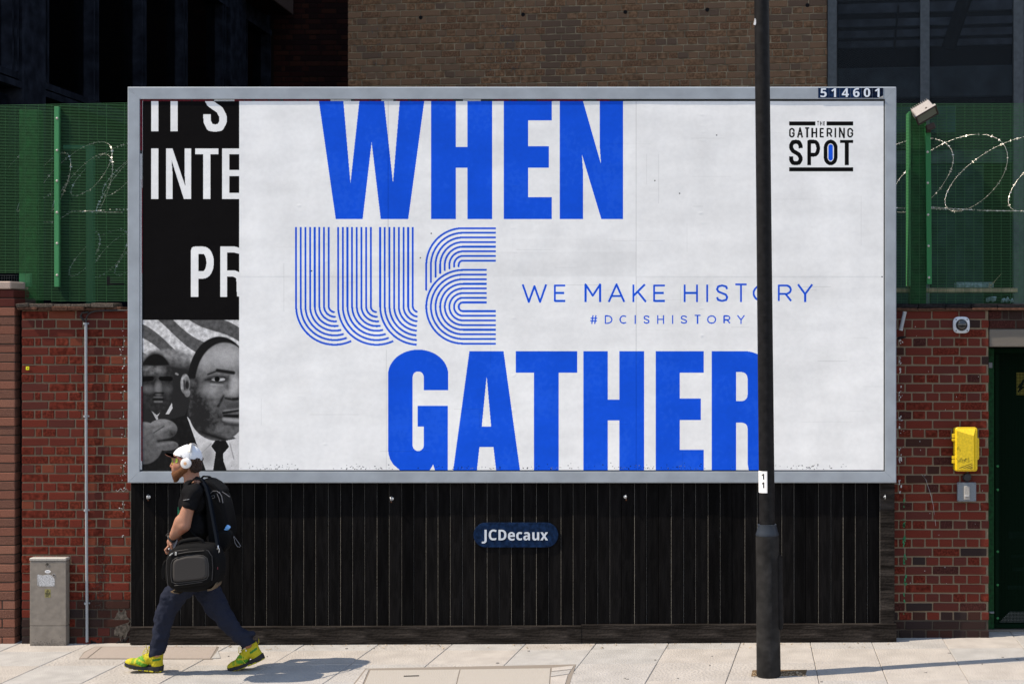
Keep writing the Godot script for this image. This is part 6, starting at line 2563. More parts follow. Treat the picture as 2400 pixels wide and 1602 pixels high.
func walker() -> void:
	var skin := mat("skin", lin(0.39, 0.195, 0.128), 0.6, 0.35, noise_tex(84, 0.12, 0.80, 1.0, 256, 3), 5.0)
	skin.vertex_color_use_as_albedo = true
	skin.subsurf_scatter_enabled = true
	skin.subsurf_scatter_strength = 0.08
	var fabric_n := noise_tex(81, 0.03, 0, 1, 256, 4, true, 5.0)
	mat("shirt_black", lin(0.0075, 0.0075, 0.0085), 0.8, 0.12, null, 3.0, fabric_n, 0.0, 0.5)
	mat("trouser_navy", lin(0.022, 0.026, 0.043), 0.85, 0.12, M.fine, 6.0, fabric_n, 0.0, 0.5)
	mat("beard_brown", lin(0.165, 0.070, 0.030), 0.85, 0.3, M.fine, 20.0, fabric_n, 0.0, 1.0)
	mat("hair_brown", lin(0.030, 0.017, 0.012), 0.7, 0.35)
	mat("cap_cloth", lin(0.78, 0.81, 0.86), 0.85, 0.3, M.fine, 12.0)
	mat("brim_brown", lin(0.17, 0.075, 0.055), 0.7, 0.3)
	mat("white_plastic", lin(0.72, 0.71, 0.70), 0.4, 0.45)
	mat("band_cream", lin(0.58, 0.55, 0.51), 0.6, 0.4)
	mat("copper", lin(0.62, 0.36, 0.20), 0.4, 0.5)
	mat("lens_gold", lin(0.50, 0.55, 0.03), 0.2, 0.6)
	M.lens_gold.metallic = 0.3
	mat("lens_green", lin(0.16, 0.42, 0.12), 0.2, 0.6)
	M.lens_green.metallic = 0.3
	mat("frame_red", lin(0.14, 0.018, 0.03), 0.4, 0.5)
	mat("lanyard_green", lin(0.010, 0.19, 0.105), 0.6, 0.4)
	mat("watch_black", lin(0.012, 0.012, 0.013), 0.4, 0.5)
	var sh := mat("shoe_upper", Color.WHITE, 0.7, 0.35, null, 6.0, fabric_n, 0.0, 0.7)
	sh.vertex_color_use_as_albedo = true
	mat("sole_dark", lin(0.022, 0.022, 0.026), 0.75, 0.3)
	mat("sole_yellow", lin(0.42, 0.37, 0.02), 0.65, 0.3)
	mat("lace_yellow", lin(0.52, 0.46, 0.03), 0.8, 0.3)
	var w := thing("person", "bearded person in black t-shirt, white cap and headphones striding left past the billboard", "person")
	w.transform = wframe()
	var off := Vector3.ZERO
	var place := func(o: Node3D) -> Node3D: return o
	var mirror := func(p: Vector3, s: float) -> Vector3: return Vector3(p.x, p.y, p.z * s)
	# body: head, neck, trunk, arms and hands, and the legs inside the clothes
	var u := S(1.0, ZP)
	var ears := V(437, 1085)
	var tone := func(p: Vector3) -> Color:
		var q := p - V(405, 1098)
		if q.length() < 0.022 and p.y < V(0, 1097.5).y and p.y > V(0, 1106.5).y and p.x < V(409, 0).x:
			return Color(1.0, 0.62, 0.62)
		if (p - V(400.5, 1093)).length() < 0.02 or (p - V(413, 1094, 0.05)).length() < 0.025:
			return Color(1.08, 0.86, 0.84)
		if (p - V(431, 1244, 0.2)).length() < 0.045:
			return Color(1.05, 0.82, 0.78)
		return Color.WHITE
	var head := [
		pr(442, 1073, 0, 434, 1079, 0, 28.5, 27.5, 6, 0.80),
		pr(428.5, 1070, 0, 425, 1098, 0, 18.5, 15.5, 8, 0.98),
		pr(413, 1099, -0.012, 413, 1099, 0.012, 9.5, 9.5, 7),
		pr(419, 1074, -0.020, 419, 1074, 0.020, 10.5, 10.5, 8),
		pr(405.8, 1079, 0, 400.9, 1091.8, 0, 2.4, 3.3, 3.0),
		pr(400.8, 1092, 0, 403, 1094.5, 0, 2.6, 2.4, 2.0),
		pr(405.3, 1100.0, -0.014, 405.3, 1100.0, 0.014, 2.1, 2.1, 2.0),
		pr(405.8, 1103.8, -0.011, 405.8, 1103.8, 0.011, 2.3, 2.3, 2.0),
		pr(446, 1088, 0, 450, 1136, 0, 17, 18, 8)]
	head.append_array(both([
		[407.0, 1071.0, 0.014, 413, 1072, 0.042, 3.2, 3.2, 4.0],
		[403.4, 1093.6, 0.010, 404.5, 1094, 0.010, 2.2, 2.0, 1.5],
		[414, 1091, 0.034, 420, 1092, 0.044, 8, 8, 6],
		[437, 1098, 0.046, 413, 1113, 0.014, 8.5, 8, 6],
		[438, 1083, 0.074, 439, 1090, 0.073, 4, 3, 2],
		[449, 1132, 0.01, 457, 1142, 0.09, 13, 11, 8]]))
	var body := blend(head, 0.0045, 0.0, 1.0, tone)
	var trunk := [pr(458, 1168, -0.04, 458, 1168, 0.04, 22, 22, 10), pr(459, 1230, -0.035, 459, 1230, 0.035, 24, 24, 10), pr(453, 1290, -0.035, 454, 1320, 0.035, 24, 24, 10), pr(450, 1133, 0, 452, 1150, 0, 17, 20, 8)]
	trunk.append_array(both([[456, 1152, 0.10, 453, 1154, 0.145, 12, 12, 8]]))
	# the near arm bends across the belly; the far one meets it in front
	trunk.append(pr(451, 1156, 0.155, 441, 1190, 0.188, 11.5, 13.0, 6))
	trunk.append(pr(441, 1190, 0.188, 433, 1230, 0.205, 13.0, 12.8, 4))
	trunk.append(pr(434, 1202, 0.19, 423, 1228, 0.20, 11.5, 12.0, 8))
	trunk.append(pr(420, 1220, 0.20, 407, 1250, 0.175, 10.8, 9.0, 8))
	trunk.append(pr(430, 1235, 0.205, 401, 1261, 0.145, 12.0, 7.8, 6))
	trunk.append(pr(451, 1152, -0.17, 438, 1232, -0.20, 14.3, 13, 6))
	trunk.append(pr(437, 1232, -0.20, 408, 1268, -0.02, 12.5, 8.4, 6))
	blend(trunk, 0.007, 0.0, 1.0, tone, body)
	var hands := []
	hand(hands, V(402, 1261, 0.145), V(397.5, 1269, 0.130), Vector3(0.25, 0, 0.97), Vector3(-0.12, -0.99, 0), Vector3(-0.95, 0.1, 0.25))
	hand(hands, V(408, 1268, -0.02), V(403, 1275, 0.012), Vector3(-0.2, 0, -0.97), Vector3(-0.1, -0.98, 0.1), Vector3(-0.95, 0.1, -0.25))
	blend(hands, 0.0034, 0.0, 1.0, null, body)
	var legs := [pr(452, 1340, -0.05, 452, 1340, 0.05, 24, 24, 8), pr(448, 1350, 0.075, 388, 1437, 0.062, 22, 15, 6), pr(388, 1437, 0.062, 367, 1530, 0.045, 14, 10, 6), pr(462, 1350, -0.075, 520, 1442, -0.062, 22, 15, 6), pr(520, 1442, -0.062, 580, 1510, -0.05, 14, 10, 6)]
	blend(legs, 0.014, 0.0, 1.0, null, body)
	place.call(obj("body", [body, M.skin], w))
	# beard and hair
	var beard := [pr(411, 1110, 0, 411.5, 1124, 0, 8.6, 5.4, 4), pr(410.5, 1123, 0, 409.8, 1127, 0, 4.6, 2.6, 3)]
	beard.append_array(both([
		[409.5, 1108, 0.014, 411.5, 1121, 0.012, 7.0, 5.4, 4],
		[413, 1112, 0.026, 434, 1099, 0.056, 9.2, 7.6, 5],
		[423, 1104, 0.046, 432, 1096, 0.062, 8, 7, 5],
		[434, 1099, 0.061, 438.5, 1079, 0.069, 6.0, 4.6, 4],
		[404.6, 1097.6, 0.003, 411, 1103.5, 0.030, 1.9, 3.4, 2.5],
		[411, 1103, 0.031, 414, 1111, 0.030, 4.2, 6, 4]]))
	place.call(obj("beard", [blend(beard, 0.0042, 0.0045, 95.0), M.beard_brown], w))
	var hair := [pr(459, 1083, 0, 460, 1098, 0, 11, 10, 4), pr(448, 1100, -0.03, 448, 1100, 0.03, 7, 7, 4)]
	hair.append_array(both([
		[459, 1077, 0.03, 456, 1099, 0.035, 9.5, 8.5, 4],
		[449, 1080, 0.062, 452, 1099, 0.05, 6.5, 6.5, 4],
		[427, 1069, 0.062, 436, 1073, 0.069, 4.6, 4.6, 4],
		[413, 1065.5, 0.045, 427, 1069.5, 0.062, 3.4, 4.4, 4],
		[464, 1088, 0.014, 465, 1098, 0.02, 4.5, 3.5, 3]]))
	place.call(obj("hair", [blend(hair, 0.0042, 0.011, 70.0), M.hair_brown], w))
	# cap, sunglasses, headphones
	var cap := Node3D.new()
	cap.name = "cap"
	w.add_child(cap, true)
	place.call(cap)
	var crown := [pr(441.5, 1073, 0, 434.5, 1075, 0, 31.6, 30.6, 4, 0.82), ["cut", V(434, 1069.8), Vector3(-0.235, -0.972, 0), 0.3]]
	obj("crown", [blend(crown, 0.005, 0.0012, 20.0), M.cap_cloth], cap)
	var m := MB.new()
	var nu := 8
	var nw := 14
	for layer in 2:
		var k0 := m.v.size()
		for iu in nu + 1:
			for iw in nw + 1:
				var uu := float(iu) / nu
				var ww := -1.0 + 2.0 * iw / nw
				var px := lerpf(414.0 + 9.0 * ww * ww, 388.0 + 19.0 * ww * ww * absf(ww), uu)
				var py := lerpf(1065.5, 1060.8, uu) + 7.0 * ww * ww * (0.6 + 0.4 * uu)
				m.vert(V(px, py) + Vector3(0, -0.0035 * layer, 0.078 * ww * (1.0 - 0.10 * uu)), Vector3(0.1, 1.0 if layer == 0 else -1.0, 0.5 * ww).normalized())
		for iu in nu:
			for iw in nw:
				var a := k0 + iu * (nw + 1) + iw
				var q := [a, a + nw + 1, a + nw + 2, a + 1]
				if layer == 0:
					m.ix.append_array(PackedInt32Array([q[0], q[1], q[2], q[0], q[2], q[3]]))
				else:
					m.ix.append_array(PackedInt32Array([q[0], q[2], q[1], q[0], q[3], q[2]]))
	var kk := (nu + 1) * (nw + 1)
	for iw in nw:
		var a := nu * (nw + 1) + iw
		m.quad(m.v[a + kk], m.v[a + kk + 1], m.v[a + 1], m.v[a])
	obj("brim", [m, M.brim_brown], cap)
	m = MB.new()
	m.lathe([Vector2(0.006, 0), Vector2(0.005, 0.003), Vector2(0, 0.004)], 10, Transform3D(Basis(), V(438, 1042.0)))
	obj("button", [m, M.cap_cloth], cap)
	var gl := Node3D.new()
	gl.name = "sunglasses"
	w.add_child(gl, true)
	place.call(gl)
	for s in [1.0, -1.0]:
		m = MB.new()
		var m2 := MB.new()
		for i in 8:
			for j in 5:
				var pt := func(ii: int, jj: int) -> Vector3:
					var t := ii / 8.0
					var h := jj / 5.0
					var yb := 1088.5 - 6.5 * t * t
					return mirror.call(V(401.4 + 14.0 * pow(t, 1.5) + 1.0 * h * (1.0 - t), lerpf(1072.2 + 1.0 * t, yb, h), 0.013 + 0.062 * pow(t, 0.7)), s)
				var q := [pt.call(i, j + 1), pt.call(i + 1, j + 1), pt.call(i + 1, j), pt.call(i, j)]
				var use: MB = m if (i + j * 2) % 7 < 5 else m2
				if s > 0.0:
					use.quad(q[0], q[1], q[2], q[3])
				else:
					use.quad(q[3], q[2], q[1], q[0])
		obj("lens", [m, M.lens_gold, m2, M.lens_green], gl)
		m = MB.new()
		var br := []
		for i in 9:
			var t := i / 8.0
			br.append(mirror.call(V(401.0 + 14.4 * pow(t, 1.5), 1071.9 + 1.0 * t, 0.013 + 0.063 * pow(t, 0.7)), s))
		br.append(mirror.call(V(422, 1074.6, 0.079), s))
		br.append(mirror.call(V(436, 1077, 0.077), s))
		m.tube(br, 0.0028, 8)
		obj("temple", [m, M.frame_red], gl)
	m = MB.new()
	m.tube([V(402.4, 1074.5, -0.012), V(401.4, 1074.2, 0), V(402.4, 1074.5, 0.012)], 0.0024, 8)
	obj("bridge", [m, M.frame_red], gl)
	var hp := Node3D.new()
	hp.name = "headphones"
	w.add_child(hp, true)
	place.call(hp)
	m = MB.new()
	var path := []
	for i in 25:
		var g := PI * i / 24.0
		path.append(V(441.5 + 5.5 * sin(g), 1077 - 37.2 * sin(g), 0.096 * absf(cos(g))) * Vector3(1, 1, signf(cos(g) + 1e-6)))
	m.tube(path.slice(4, 21), 0.0135, 12, true, 0.38)
	obj("headband", [m, M.band_cream], hp)
	m = MB.new()
	m.tube(path.slice(0, 6), 0.003, 8)
	m.tube(path.slice(19, 25), 0.003, 8)
	obj("slider", [m, M.steel], hp)
	for s in [1.0, -1.0]:
		m = MB.new()
		var t := Transform3D(Basis(Vector3.RIGHT, PI * 0.5 * s), mirror.call(V(437, 1085, 0.078), s))
		m.lathe([Vector2(0.030, -0.004), Vector2(0.037, 0.0), Vector2(0.0385, 0.008), Vector2(0.040, 0.012), Vector2(0.040, 0.022), Vector2(0.036, 0.029), Vector2(0.026, 0.031), Vector2(0.025, 0.033), Vector2(0.014, 0.034), Vector2(0, 0.034)], 32, t)
		var cup := obj("ear_cup", [m, M.white_plastic], hp)
		m = MB.new()
		m.lathe([Vector2(0.0125, 0.0342), Vector2(0.0115, 0.0365), Vector2(0, 0.0368)], 20, t)
		obj("cup_badge", [m, M.copper], cup)
	# t-shirt
	var sc := Vector3(-0.30, -0.95, 0.08)
	var shirt := [
		pr(453, 1136, -0.05, 453, 1136, 0.05, 15, 15, 8),
		pr(456, 1150, -0.135, 456, 1150, 0.135, 18, 18, 9),
		pr(457, 1176, -0.062, 457, 1176, 0.062, 32, 32, 10),
		pr(465, 1170, -0.075, 465, 1170, 0.075, 27, 27, 10),
		pr(459, 1232, -0.052, 459, 1232, 0.052, 33.5, 33.5, 12),
		pr(453, 1290, -0.05, 455, 1336, 0.05, 33, 33, 12),
		pr(453, 1290, 0.05, 455, 1336, -0.05, 33, 33, 12)]
	shirt.append_array(both([[456, 1152, 0.155, 444.5, 1184, 0.186, 18.5, 17.2, 7]]))
	for s in [1.0, -1.0]:
		shirt.append(["cut", mirror.call(V(441.0, 1189.5, 0.19), s), Vector3(sc.x, sc.y, sc.z * s), 0.064])
	place.call(obj("t_shirt", [blend(shirt, 0.0075, 0.010, 7.0), M.shirt_black], w))
	m = MB.new()
	var ring := []
	for i in 25:
		var g := TAU * i / 24.0
		ring.append(V(448.5 + 16.5 * cos(g), 1129 - 6.5 * cos(g) - 3.0 * absf(sin(g))) + Vector3(0, 0, 0.060 * sin(g)))
	m.tube(ring, 0.007, 8, false)
	place.call(obj("collar", [m, M.shirt_black], w))
	m = MB.new()
	m.tube([V(429.5, 1171.5, 0.228), V(436, 1170.5, 0.237), V(443, 1169.5, 0.238)], 0.004, 6, true, 0.4)
	place.call(obj("sleeve_print", [m, M.label_white], w))
	# trousers
	var tr := [
		pr(452, 1330, -0.055, 452, 1330, 0.055, 31, 31, 8),
		pr(449, 1348, 0.075, 404, 1402, 0.068, 32, 26, 8), pr(404, 1402, 0.068, 387.5, 1438, 0.062, 25, 21.0, 6),
		pr(387.5, 1440, 0.062, 376, 1486, 0.054, 20.6, 18.6, 6), pr(376, 1486, 0.054, 366.5, 1533, 0.045, 18.6, 17.2, 6),
		pr(466, 1346, -0.075, 505, 1418, -0.068, 33, 25.5, 8), pr(505, 1418, -0.068, 531, 1455, -0.062, 25.5, 21.5, 6),
		pr(531, 1455, -0.062, 564, 1491, -0.054, 21.0, 16.5, 6), pr(564, 1491, -0.054, 584, 1513, -0.05, 16.5, 16.5, 6),
		pr(372, 1508, 0.048, 355, 1514, 0.048, 14, 5.5, 8), pr(374, 1512, 0.048, 380, 1530, 0.046, 13, 9, 6),
		["cut", V(367, 1533, 0.045), Vector3(0.24, -0.97, 0), 0.12],
		["cut", V(582, 1511, -0.05), Vector3(0.50, -0.86, 0), 0.11]]
	tr.append(pr(396, 1430, 0.08, 372, 1436, 0.07, 9, 6, 10))
	tr.append(pr(384, 1447, 0.07, 368, 1452, 0.07, 10, 7, 10))
	tr.append(pr(560, 1490, -0.052, 590, 1486, -0.05, 13, 7, 8))
	place.call(obj("trousers", [blend(tr, 0.0075, 0.0125, 11.0), M.trouser_navy], w))
	m = MB.new()
	var hem := func(c: Vector3, ax: Vector3, r0: float) -> void:
		var n := ax.normalized()
		var e1 := Vector3(n.y, -n.x, 0).normalized()
		var pts := []
		for i in 21:
			var g := TAU * i / 20.0
			pts.append(c + (e1 * cos(g) + Vector3.BACK * sin(g)) * r0 + n * 0.004 * sin(3.0 * g))
		m.tube(pts, 0.0052, 7, false)
	hem.call(V(367.3, 1532.5, 0.046), Vector3(0.24, -0.97, 0), 0.0560)
	hem.call(V(581.3, 1510.3, -0.051), Vector3(0.50, -0.86, 0), 0.0535)
	place.call(obj("trouser_hem", [m, M.trouser_navy], w))
	# shoes
	var back := wframe().affine_inverse()
	var fa := back * ground_at(380.0, 1575.0)
	var ball := back * ground_at(556.0, 1569.0)
	var bf := Basis(Vector3.BACK, deg_to_rad(-7.0))
	var br := Basis(Vector3.BACK, deg_to_rad(21.5))
	fa.y += 0.002
	var fr := ball - br * Vector3(-0.225, 0.003, 0)
	shoe(w, Transform3D(bf, fa), 0)
	shoe(w, Transform3D(br, fr), 1)
	# lanyard and watch
	m = MB.new()
	for s in [1.0, -1.0]:
		m.tube([V(463.5, 1116, 0), mirror.call(V(460, 1118, 0.035), s), mirror.call(V(452, 1123.5, 0.058), s), mirror.call(V(443, 1131, 0.066), s), mirror.call(V(434, 1143, 0.060), s), mirror.call(V(428, 1155, 0.046), s), mirror.call(V(421.5, 1172, 0.03), s), mirror.call(V(417.2, 1190, 0.018), s), mirror.call(V(416.8, 1215, 0.008), s)], 0.0072, 8, true, 0.45)
	place.call(obj("lanyard", [m, M.lanyard_green], w))
	m = MB.new()
	var ax := (V(402, 1261, 0.145) - V(430, 1235, 0.205)).normalized()
	var c0 := V(402.5, 1260.6, 0.146)
	var e1 := ax.cross(Vector3.UP).normalized()
	var e2 := e1.cross(ax).normalized()
	ring = []
	for i in 25:
		var g := TAU * i / 24.0
		ring.append(c0 + (e1 * cos(g) + e2 * sin(g)) * 0.0305)
	m.tube(ring, 0.0075, 8, false)
	m.xbox(Transform3D(Basis(e1, e2, e1.cross(e2)), c0 + e2 * 0.034 - Vector3(0.012, 0, 0)), Vector3(0.034, 0.012, 0.034), 0.004)
	place.call(obj("wristwatch", [m, M.watch_black], w))


func shoe(w: Node3D, t: Transform3D, sd: int) -> void:
	var s := Node3D.new()
	s.name = "shoe"
	w.add_child(s, true)
	s.transform = t
	var yellow := Color(0.40, 0.355, 0.012)
	var green := Color(0.085, 0.245, 0.018)
	var dark := Color(0.035, 0.17, 0.03)
	var paint := func(p: Vector3) -> Color:
		var a := p.x + 0.6 * p.y
		if p.y > 0.118 or p.x > -0.016:
			return yellow
		if p.y > 0.088 + 0.25 * (p.x + 0.05) and p.y < 0.104 + 0.25 * (p.x + 0.05) and p.x > -0.075:
			return dark
		if a > -0.155 and a < -0.085 and sin(p.y * 150.0 + p.x * 40.0) > -0.55:
			return green.lerp(dark, clampf((p.x + 0.10) * 14.0, 0.0, 0.9))
		if p.x < -0.16 and p.x > -0.245 and p.y > 0.048 and sin(p.x * 190.0) > -0.3:
			return green.lerp(yellow, 0.35)
		if p.x < -0.095 and p.y < 0.05 and p.x > -0.15:
			return dark
		return yellow
	var parts := [
		[Vector3(-0.042, 0.052, 0), Vector3(-0.05, 0.07, 0), 0.040, 0.040, 0.01, 0.92],
		[Vector3(-0.052, 0.06, 0), Vector3(-0.058, 0.155, 0), 0.043, 0.048, 0.01, 0.88],
		[Vector3(-0.075, 0.11, 0), Vector3(-0.165, 0.068, 0), 0.044, 0.036, 0.02, 0.92],
		[Vector3(-0.15, 0.052, 0), Vector3(-0.245, 0.046, 0), 0.038, 0.030, 0.02, 1.32],
		[Vector3(-0.245, 0.046, 0), Vector3(-0.266, 0.044, 0), 0.028, 0.024, 0.01, 1.45],
		[Vector3(-0.095, 0.15, 0), Vector3(-0.112, 0.180, 0), 0.016, 0.012, 0.008, 1.6],
		["cut", Vector3(-0.05, 0.158, 0), Vector3(0.22, 0.97, 0), 0.058],
		["cut", Vector3(-0.14, 0.026, 0), Vector3(0, -1, 0), 0.3]]
	obj("upper", [blend(parts, 0.0048, 0.0022, 45.0, paint), M.shoe_upper], s)
	# sole: a foot-shaped outline with a rockered underside
	var plan := []
	for q in [[0.004, 0.0], [0.0, 0.022], [-0.02, 0.036], [-0.06, 0.040], [-0.11, 0.038], [-0.16, 0.045], [-0.20, 0.050], [-0.235, 0.049], [-0.265, 0.040], [-0.287, 0.024], [-0.295, 0.0]]:
		plan.append(Vector2(q[0], q[1]))
	for i in range(9, 0, -1):
		plan.append(Vector2(plan[i].x, -plan[i].y))
	var under := func(x: float) -> float:
		return 0.115 * pow(maxf(0.0, -x - 0.20), 1.35) * 3.4 + 0.006 * pow(maxf(0.0, x + 0.03) / 0.03, 2.0)
	var slab := func(m: MB, y0: float, y1: Callable, grow: float) -> void:
		var n := plan.size()
		var lo := []
		var hi := []
		for q in plan:
			var b: float = under.call(q.x) + y0
			lo.append(Vector3(q.x * 1.0, b, q.y * grow))
			hi.append(Vector3(q.x, b + y1.call(q.x), q.y * (grow - 0.03)))
		var c0 := Vector3(-0.15, under.call(-0.15) + y0, 0)
		var c1: Vector3 = Vector3(-0.15, under.call(-0.15) + y0 + y1.call(-0.15), 0)
		for i in n:
			var j: int = (i + 1) % n
			m.oq(lo[i], lo[j], hi[j], hi[i], Vector3(-0.15, 0.03, 0))
			m.tri(c0, lo[j], lo[i])
			m.tri(c1, hi[i], hi[j])
	var mid := MB.new()
	slab.call(mid, 0.007, func(x: float) -> float: return 0.024 + 0.016 * clampf((x + 0.12) / 0.10, 0, 1), 1.02)
	obj("midsole", [mid, M.sole_dark], s)
	var out := MB.new()
	for q in [[-0.002, -0.05], [-0.056, -0.088], [-0.094, -0.128], [-0.146, -0.176], [-0.184, -0.212], [-0.220, -0.246], [-0.254, -0.284]]:
		var x0: float = q[0]
		var x1: float = q[1]
		var ha := 0.030 if x0 > -0.01 else 0.041
		if x1 < -0.26:
			ha = 0.030
		var y0: float = under.call(x0)
		var y1: float = under.call(x1)
		var cc := Vector3((x0 + x1) * 0.5, (y0 + y1) * 0.5 + 0.005, 0)
		out.xbox(Transform3D(Basis(Vector3.BACK, atan2(y0 - y1, x0 - x1)), cc), Vector3(x0 - x1, 0.010, ha * 2.06), 0.002)
	obj("outsole", [out, M.sole_yellow], s)
	var lc := MB.new()
	for k in 5:
		var t0 := k / 4.0
		var y := lerpf(0.150, 0.082, t0)
		var x := lerpf(-0.122, -0.196, t0)
		lc.tube([Vector3(x + 0.016, y - 0.012, 0.030), Vector3(x, y, 0.012), Vector3(x, y, -0.012), Vector3(x + 0.016, y - 0.012, -0.030)], 0.0026, 6)
	var kn := Vector3(-0.128, 0.146, 0.006)
	lc.tube([kn, kn + Vector3(-0.022, 0.004, 0.012), kn + Vector3(-0.032, -0.018, 0.018), kn + Vector3(-0.024, -0.044, 0.022), kn + Vector3(-0.006, -0.034, 0.02), kn], 0.0022, 6)
	lc.tube([kn, kn + Vector3(-0.010, 0.012, -0.01), kn + Vector3(-0.028, 0.014, -0.02), kn + Vector3(-0.040, -0.012, -0.02), kn + Vector3(-0.018, -0.02, -0.01), kn], 0.0022, 6)
	if sd == 0:
		lc.tube([kn, kn + Vector3(0.012, 0.024, 0.03), kn + Vector3(0.018, 0.046, 0.042)], 0.0022, 6)
		lc.tube([kn, kn + Vector3(-0.006, 0.026, 0.02), kn + Vector3(-0.010, 0.052, 0.026)], 0.0022, 6)
	else:
		lc.tube([kn, kn + Vector3(-0.006, -0.04, 0.034), kn + Vector3(-0.012, -0.09, 0.050), kn + Vector3(0.0, -0.115, 0.056)], 0.0022, 6)
		lc.tube([Vector3(0.0, 0.13, 0), Vector3(0.012, 0.152, 0.004), Vector3(0.018, 0.17, 0.003), Vector3(0.008, 0.15, -0.004)], 0.0022, 6)
	obj("laces", [lc, M.lace_yellow], s)
	for q in [[-0.095, 0.138], [-0.093, 0.120]]:
		for sg in [1.0, -1.0]:
			var e := MB.new()
			e.lathe([Vector2(0.006, -0.004), Vector2(0.006, 0.004), Vector2(0.0025, 0.0045), Vector2(0, 0.003)], 10, Transform3D(Basis(Vector3.RIGHT, PI * 0.5 * sg), Vector3(q[0], q[1], sg * 0.041)))
			obj("eyelet", [e, M.steel], s)


func carried_things() -> void:
	mat("bag_black", lin(0.009, 0.009, 0.0095), 0.78, 0.15, M.fine, 9.0, M.soft, 0.0, 0.5)
	mat("bag_panel", lin(0.040, 0.037, 0.036), 0.7, 0.35, M.fine, 14.0)
	mat("bag_piping", lin(0.028, 0.027, 0.027), 0.6, 0.4)
	mat("strap_navy", lin(0.005, 0.007, 0.011), 0.8, 0.1)
	mat("strap_grey", lin(0.13, 0.13, 0.14), 0.55, 0.4)
	mat("tan_patch", lin(0.10, 0.072, 0.045), 0.7, 0.3)
	mat("pack_black", lin(0.006, 0.006, 0.0065), 0.7, 0.18, M.fine, 7.0, M.soft, 0.0, 0.8)
	mat("bottle_blue", lin(0.13, 0.36, 0.72), 0.35, 0.5)
	mat("phone_pale", lin(0.52, 0.56, 0.66), 0.35, 0.5)
	# shoulder bag
	var b := thing("shoulder_bag", "large black shoulder bag with a dark grey front panel hanging at the walker's hip", "bag")
	b.transform = wframe()
	var m := MB.new()
	m.pillow(vpoly([384.6, 1309.3, 391, 1294, 403.8, 1283.5, 416.5, 1278.4, 454.8, 1274.6, 486.7, 1277.8, 497, 1281.2, 503, 1289, 509, 1301, 514.0, 1317, 514, 1341.2, 510, 1360.3, 502, 1373, 486, 1383.5, 454.8, 1389.5, 416.5, 1388.6, 396.8, 1380.7, 386.3, 1370.5, 382.5, 1357.8, 381.4, 1334.8], 0.385), 0.19, 0.385, 0.05)
	obj("bag_body", [m, M.bag_black], b)
	m = MB.new()
	m.pillow(vpoly([390, 1310, 397, 1298, 411, 1290, 440, 1286, 474, 1284, 487, 1290, 495, 1302, 497, 1330, 495, 1358, 486, 1370, 450, 1376, 404, 1380, 393, 1368, 389, 1340], 0.418), 0.35, 0.418, 0.03)
	obj("front_pocket", [m, M.bag_black], b)
	m = MB.new()
	m.pillow(vpoly([401.9, 1322, 405, 1314, 412, 1309.3, 437, 1303, 462, 1302, 475.2, 1303.6, 483, 1309.3, 486.4, 1322, 486.9, 1347.6, 483, 1354, 476, 1357.5, 445, 1361.5, 411.4, 1365.0, 404, 1362, 402, 1352], 0.432), 0.395, 0.432, 0.022)
	obj("front_panel", [m, M.bag_panel], b)
	m = MB.new()
	var rim := []
	for q in [[400.8, 1322], [404, 1313], [411, 1308], [437, 1301.6], [462, 1300.6], [476, 1302], [485, 1308], [488, 1322], [488.4, 1348], [484, 1356], [476, 1359], [445, 1363], [411, 1367], [402.5, 1363.5], [400.5, 1352], [400.8, 1322]]:
		rim.append(V(q[0], q[1], 0.418))
	m.tube(rim, 0.0042, 6, false)
	rim = []
	for q in [[393, 1372], [391, 1340], [391, 1312], [398, 1299], [412, 1291], [440, 1287.4], [474, 1285.5], [488, 1291], [496, 1303], [498, 1330], [496, 1360]]:
		rim.append(V(q[0], q[1], 0.402))
	m.tube(rim, 0.0036, 6)
	m.tube([V(408, 1372, 0.420), V(440, 1368, 0.424), V(474, 1363, 0.42)], 0.0032, 6)
	m.tube([V(413, 1298, 0.421), V(440, 1293, 0.424), V(478, 1290, 0.415)], 0.0032, 6)
	obj("piping", [m, M.bag_piping], b)
	m = MB.new()
	m.xbox(Transform3D(Basis(Vector3.BACK, -0.1), V(411.4, 1297, 0.427)), Vector3(0.013, 0.024, 0.005), 0.0015)
	m.xbox(Transform3D(Basis(Vector3.BACK, -0.9), V(400.5, 1298.5, 0.420)), Vector3(0.007, 0.030, 0.005), 0.0015)
	obj("zip_pull", [m, M.steel], b)
	m = MB.new()
	m.tube([V(418, 1282, 0.30), V(420, 1272, 0.30), V(428, 1268, 0.30), V(444, 1265, 0.30), V(464, 1262.5, 0.30), V(474, 1266, 0.30), V(480, 1278, 0.30)], [0.010, 0.012, 0.016, 0.018, 0.016, 0.011, 0.008], 10)
	obj("handle", [m, M.bag_black], b)
	m = MB.new()
	m.pillow(vpoly([382.5, 1314, 379, 1321, 376.3, 1340, 377, 1355, 382, 1361, 387, 1358, 388, 1336, 386, 1318], 0.35), 0.22, 0.35, 0.018)
	obj("side_pocket", [m, M.bag_black], b)
	m = MB.new()
	m.pillow(vpoly([484, 1381, 492, 1380, 500, 1374, 507, 1364, 505, 1375, 496, 1383, 485, 1385.5], 0.375), 0.24, 0.375, 0.008)
	m.pillow(vpoly([398, 1386, 418, 1390.0, 420, 1391.6, 402, 1389], 0.345), 0.24, 0.345, 0.004)
	obj("corner_patch", [m, M.tan_patch], b)
	m = MB.new()
	var cp := V(510.8, 1289, 0.335)
	var loop := []
	for i in 15:
		var g := TAU * i / 14.0
		loop.append(cp + Vector3(0.009 * sin(g), 0.018 * cos(g), 0.003 * sin(g)))
	m.tube(loop, 0.0032, 8, false)
	m.tube([cp + Vector3(0, 0.018, 0), cp + Vector3(-0.002, 0.034, -0.006)], 0.0045, 8)
	m.tube([cp + Vector3(0.001, -0.018, 0), cp + Vector3(0.002, -0.034, -0.004)], 0.003, 6)
	obj("snap_hook", [m, M.steel], b)
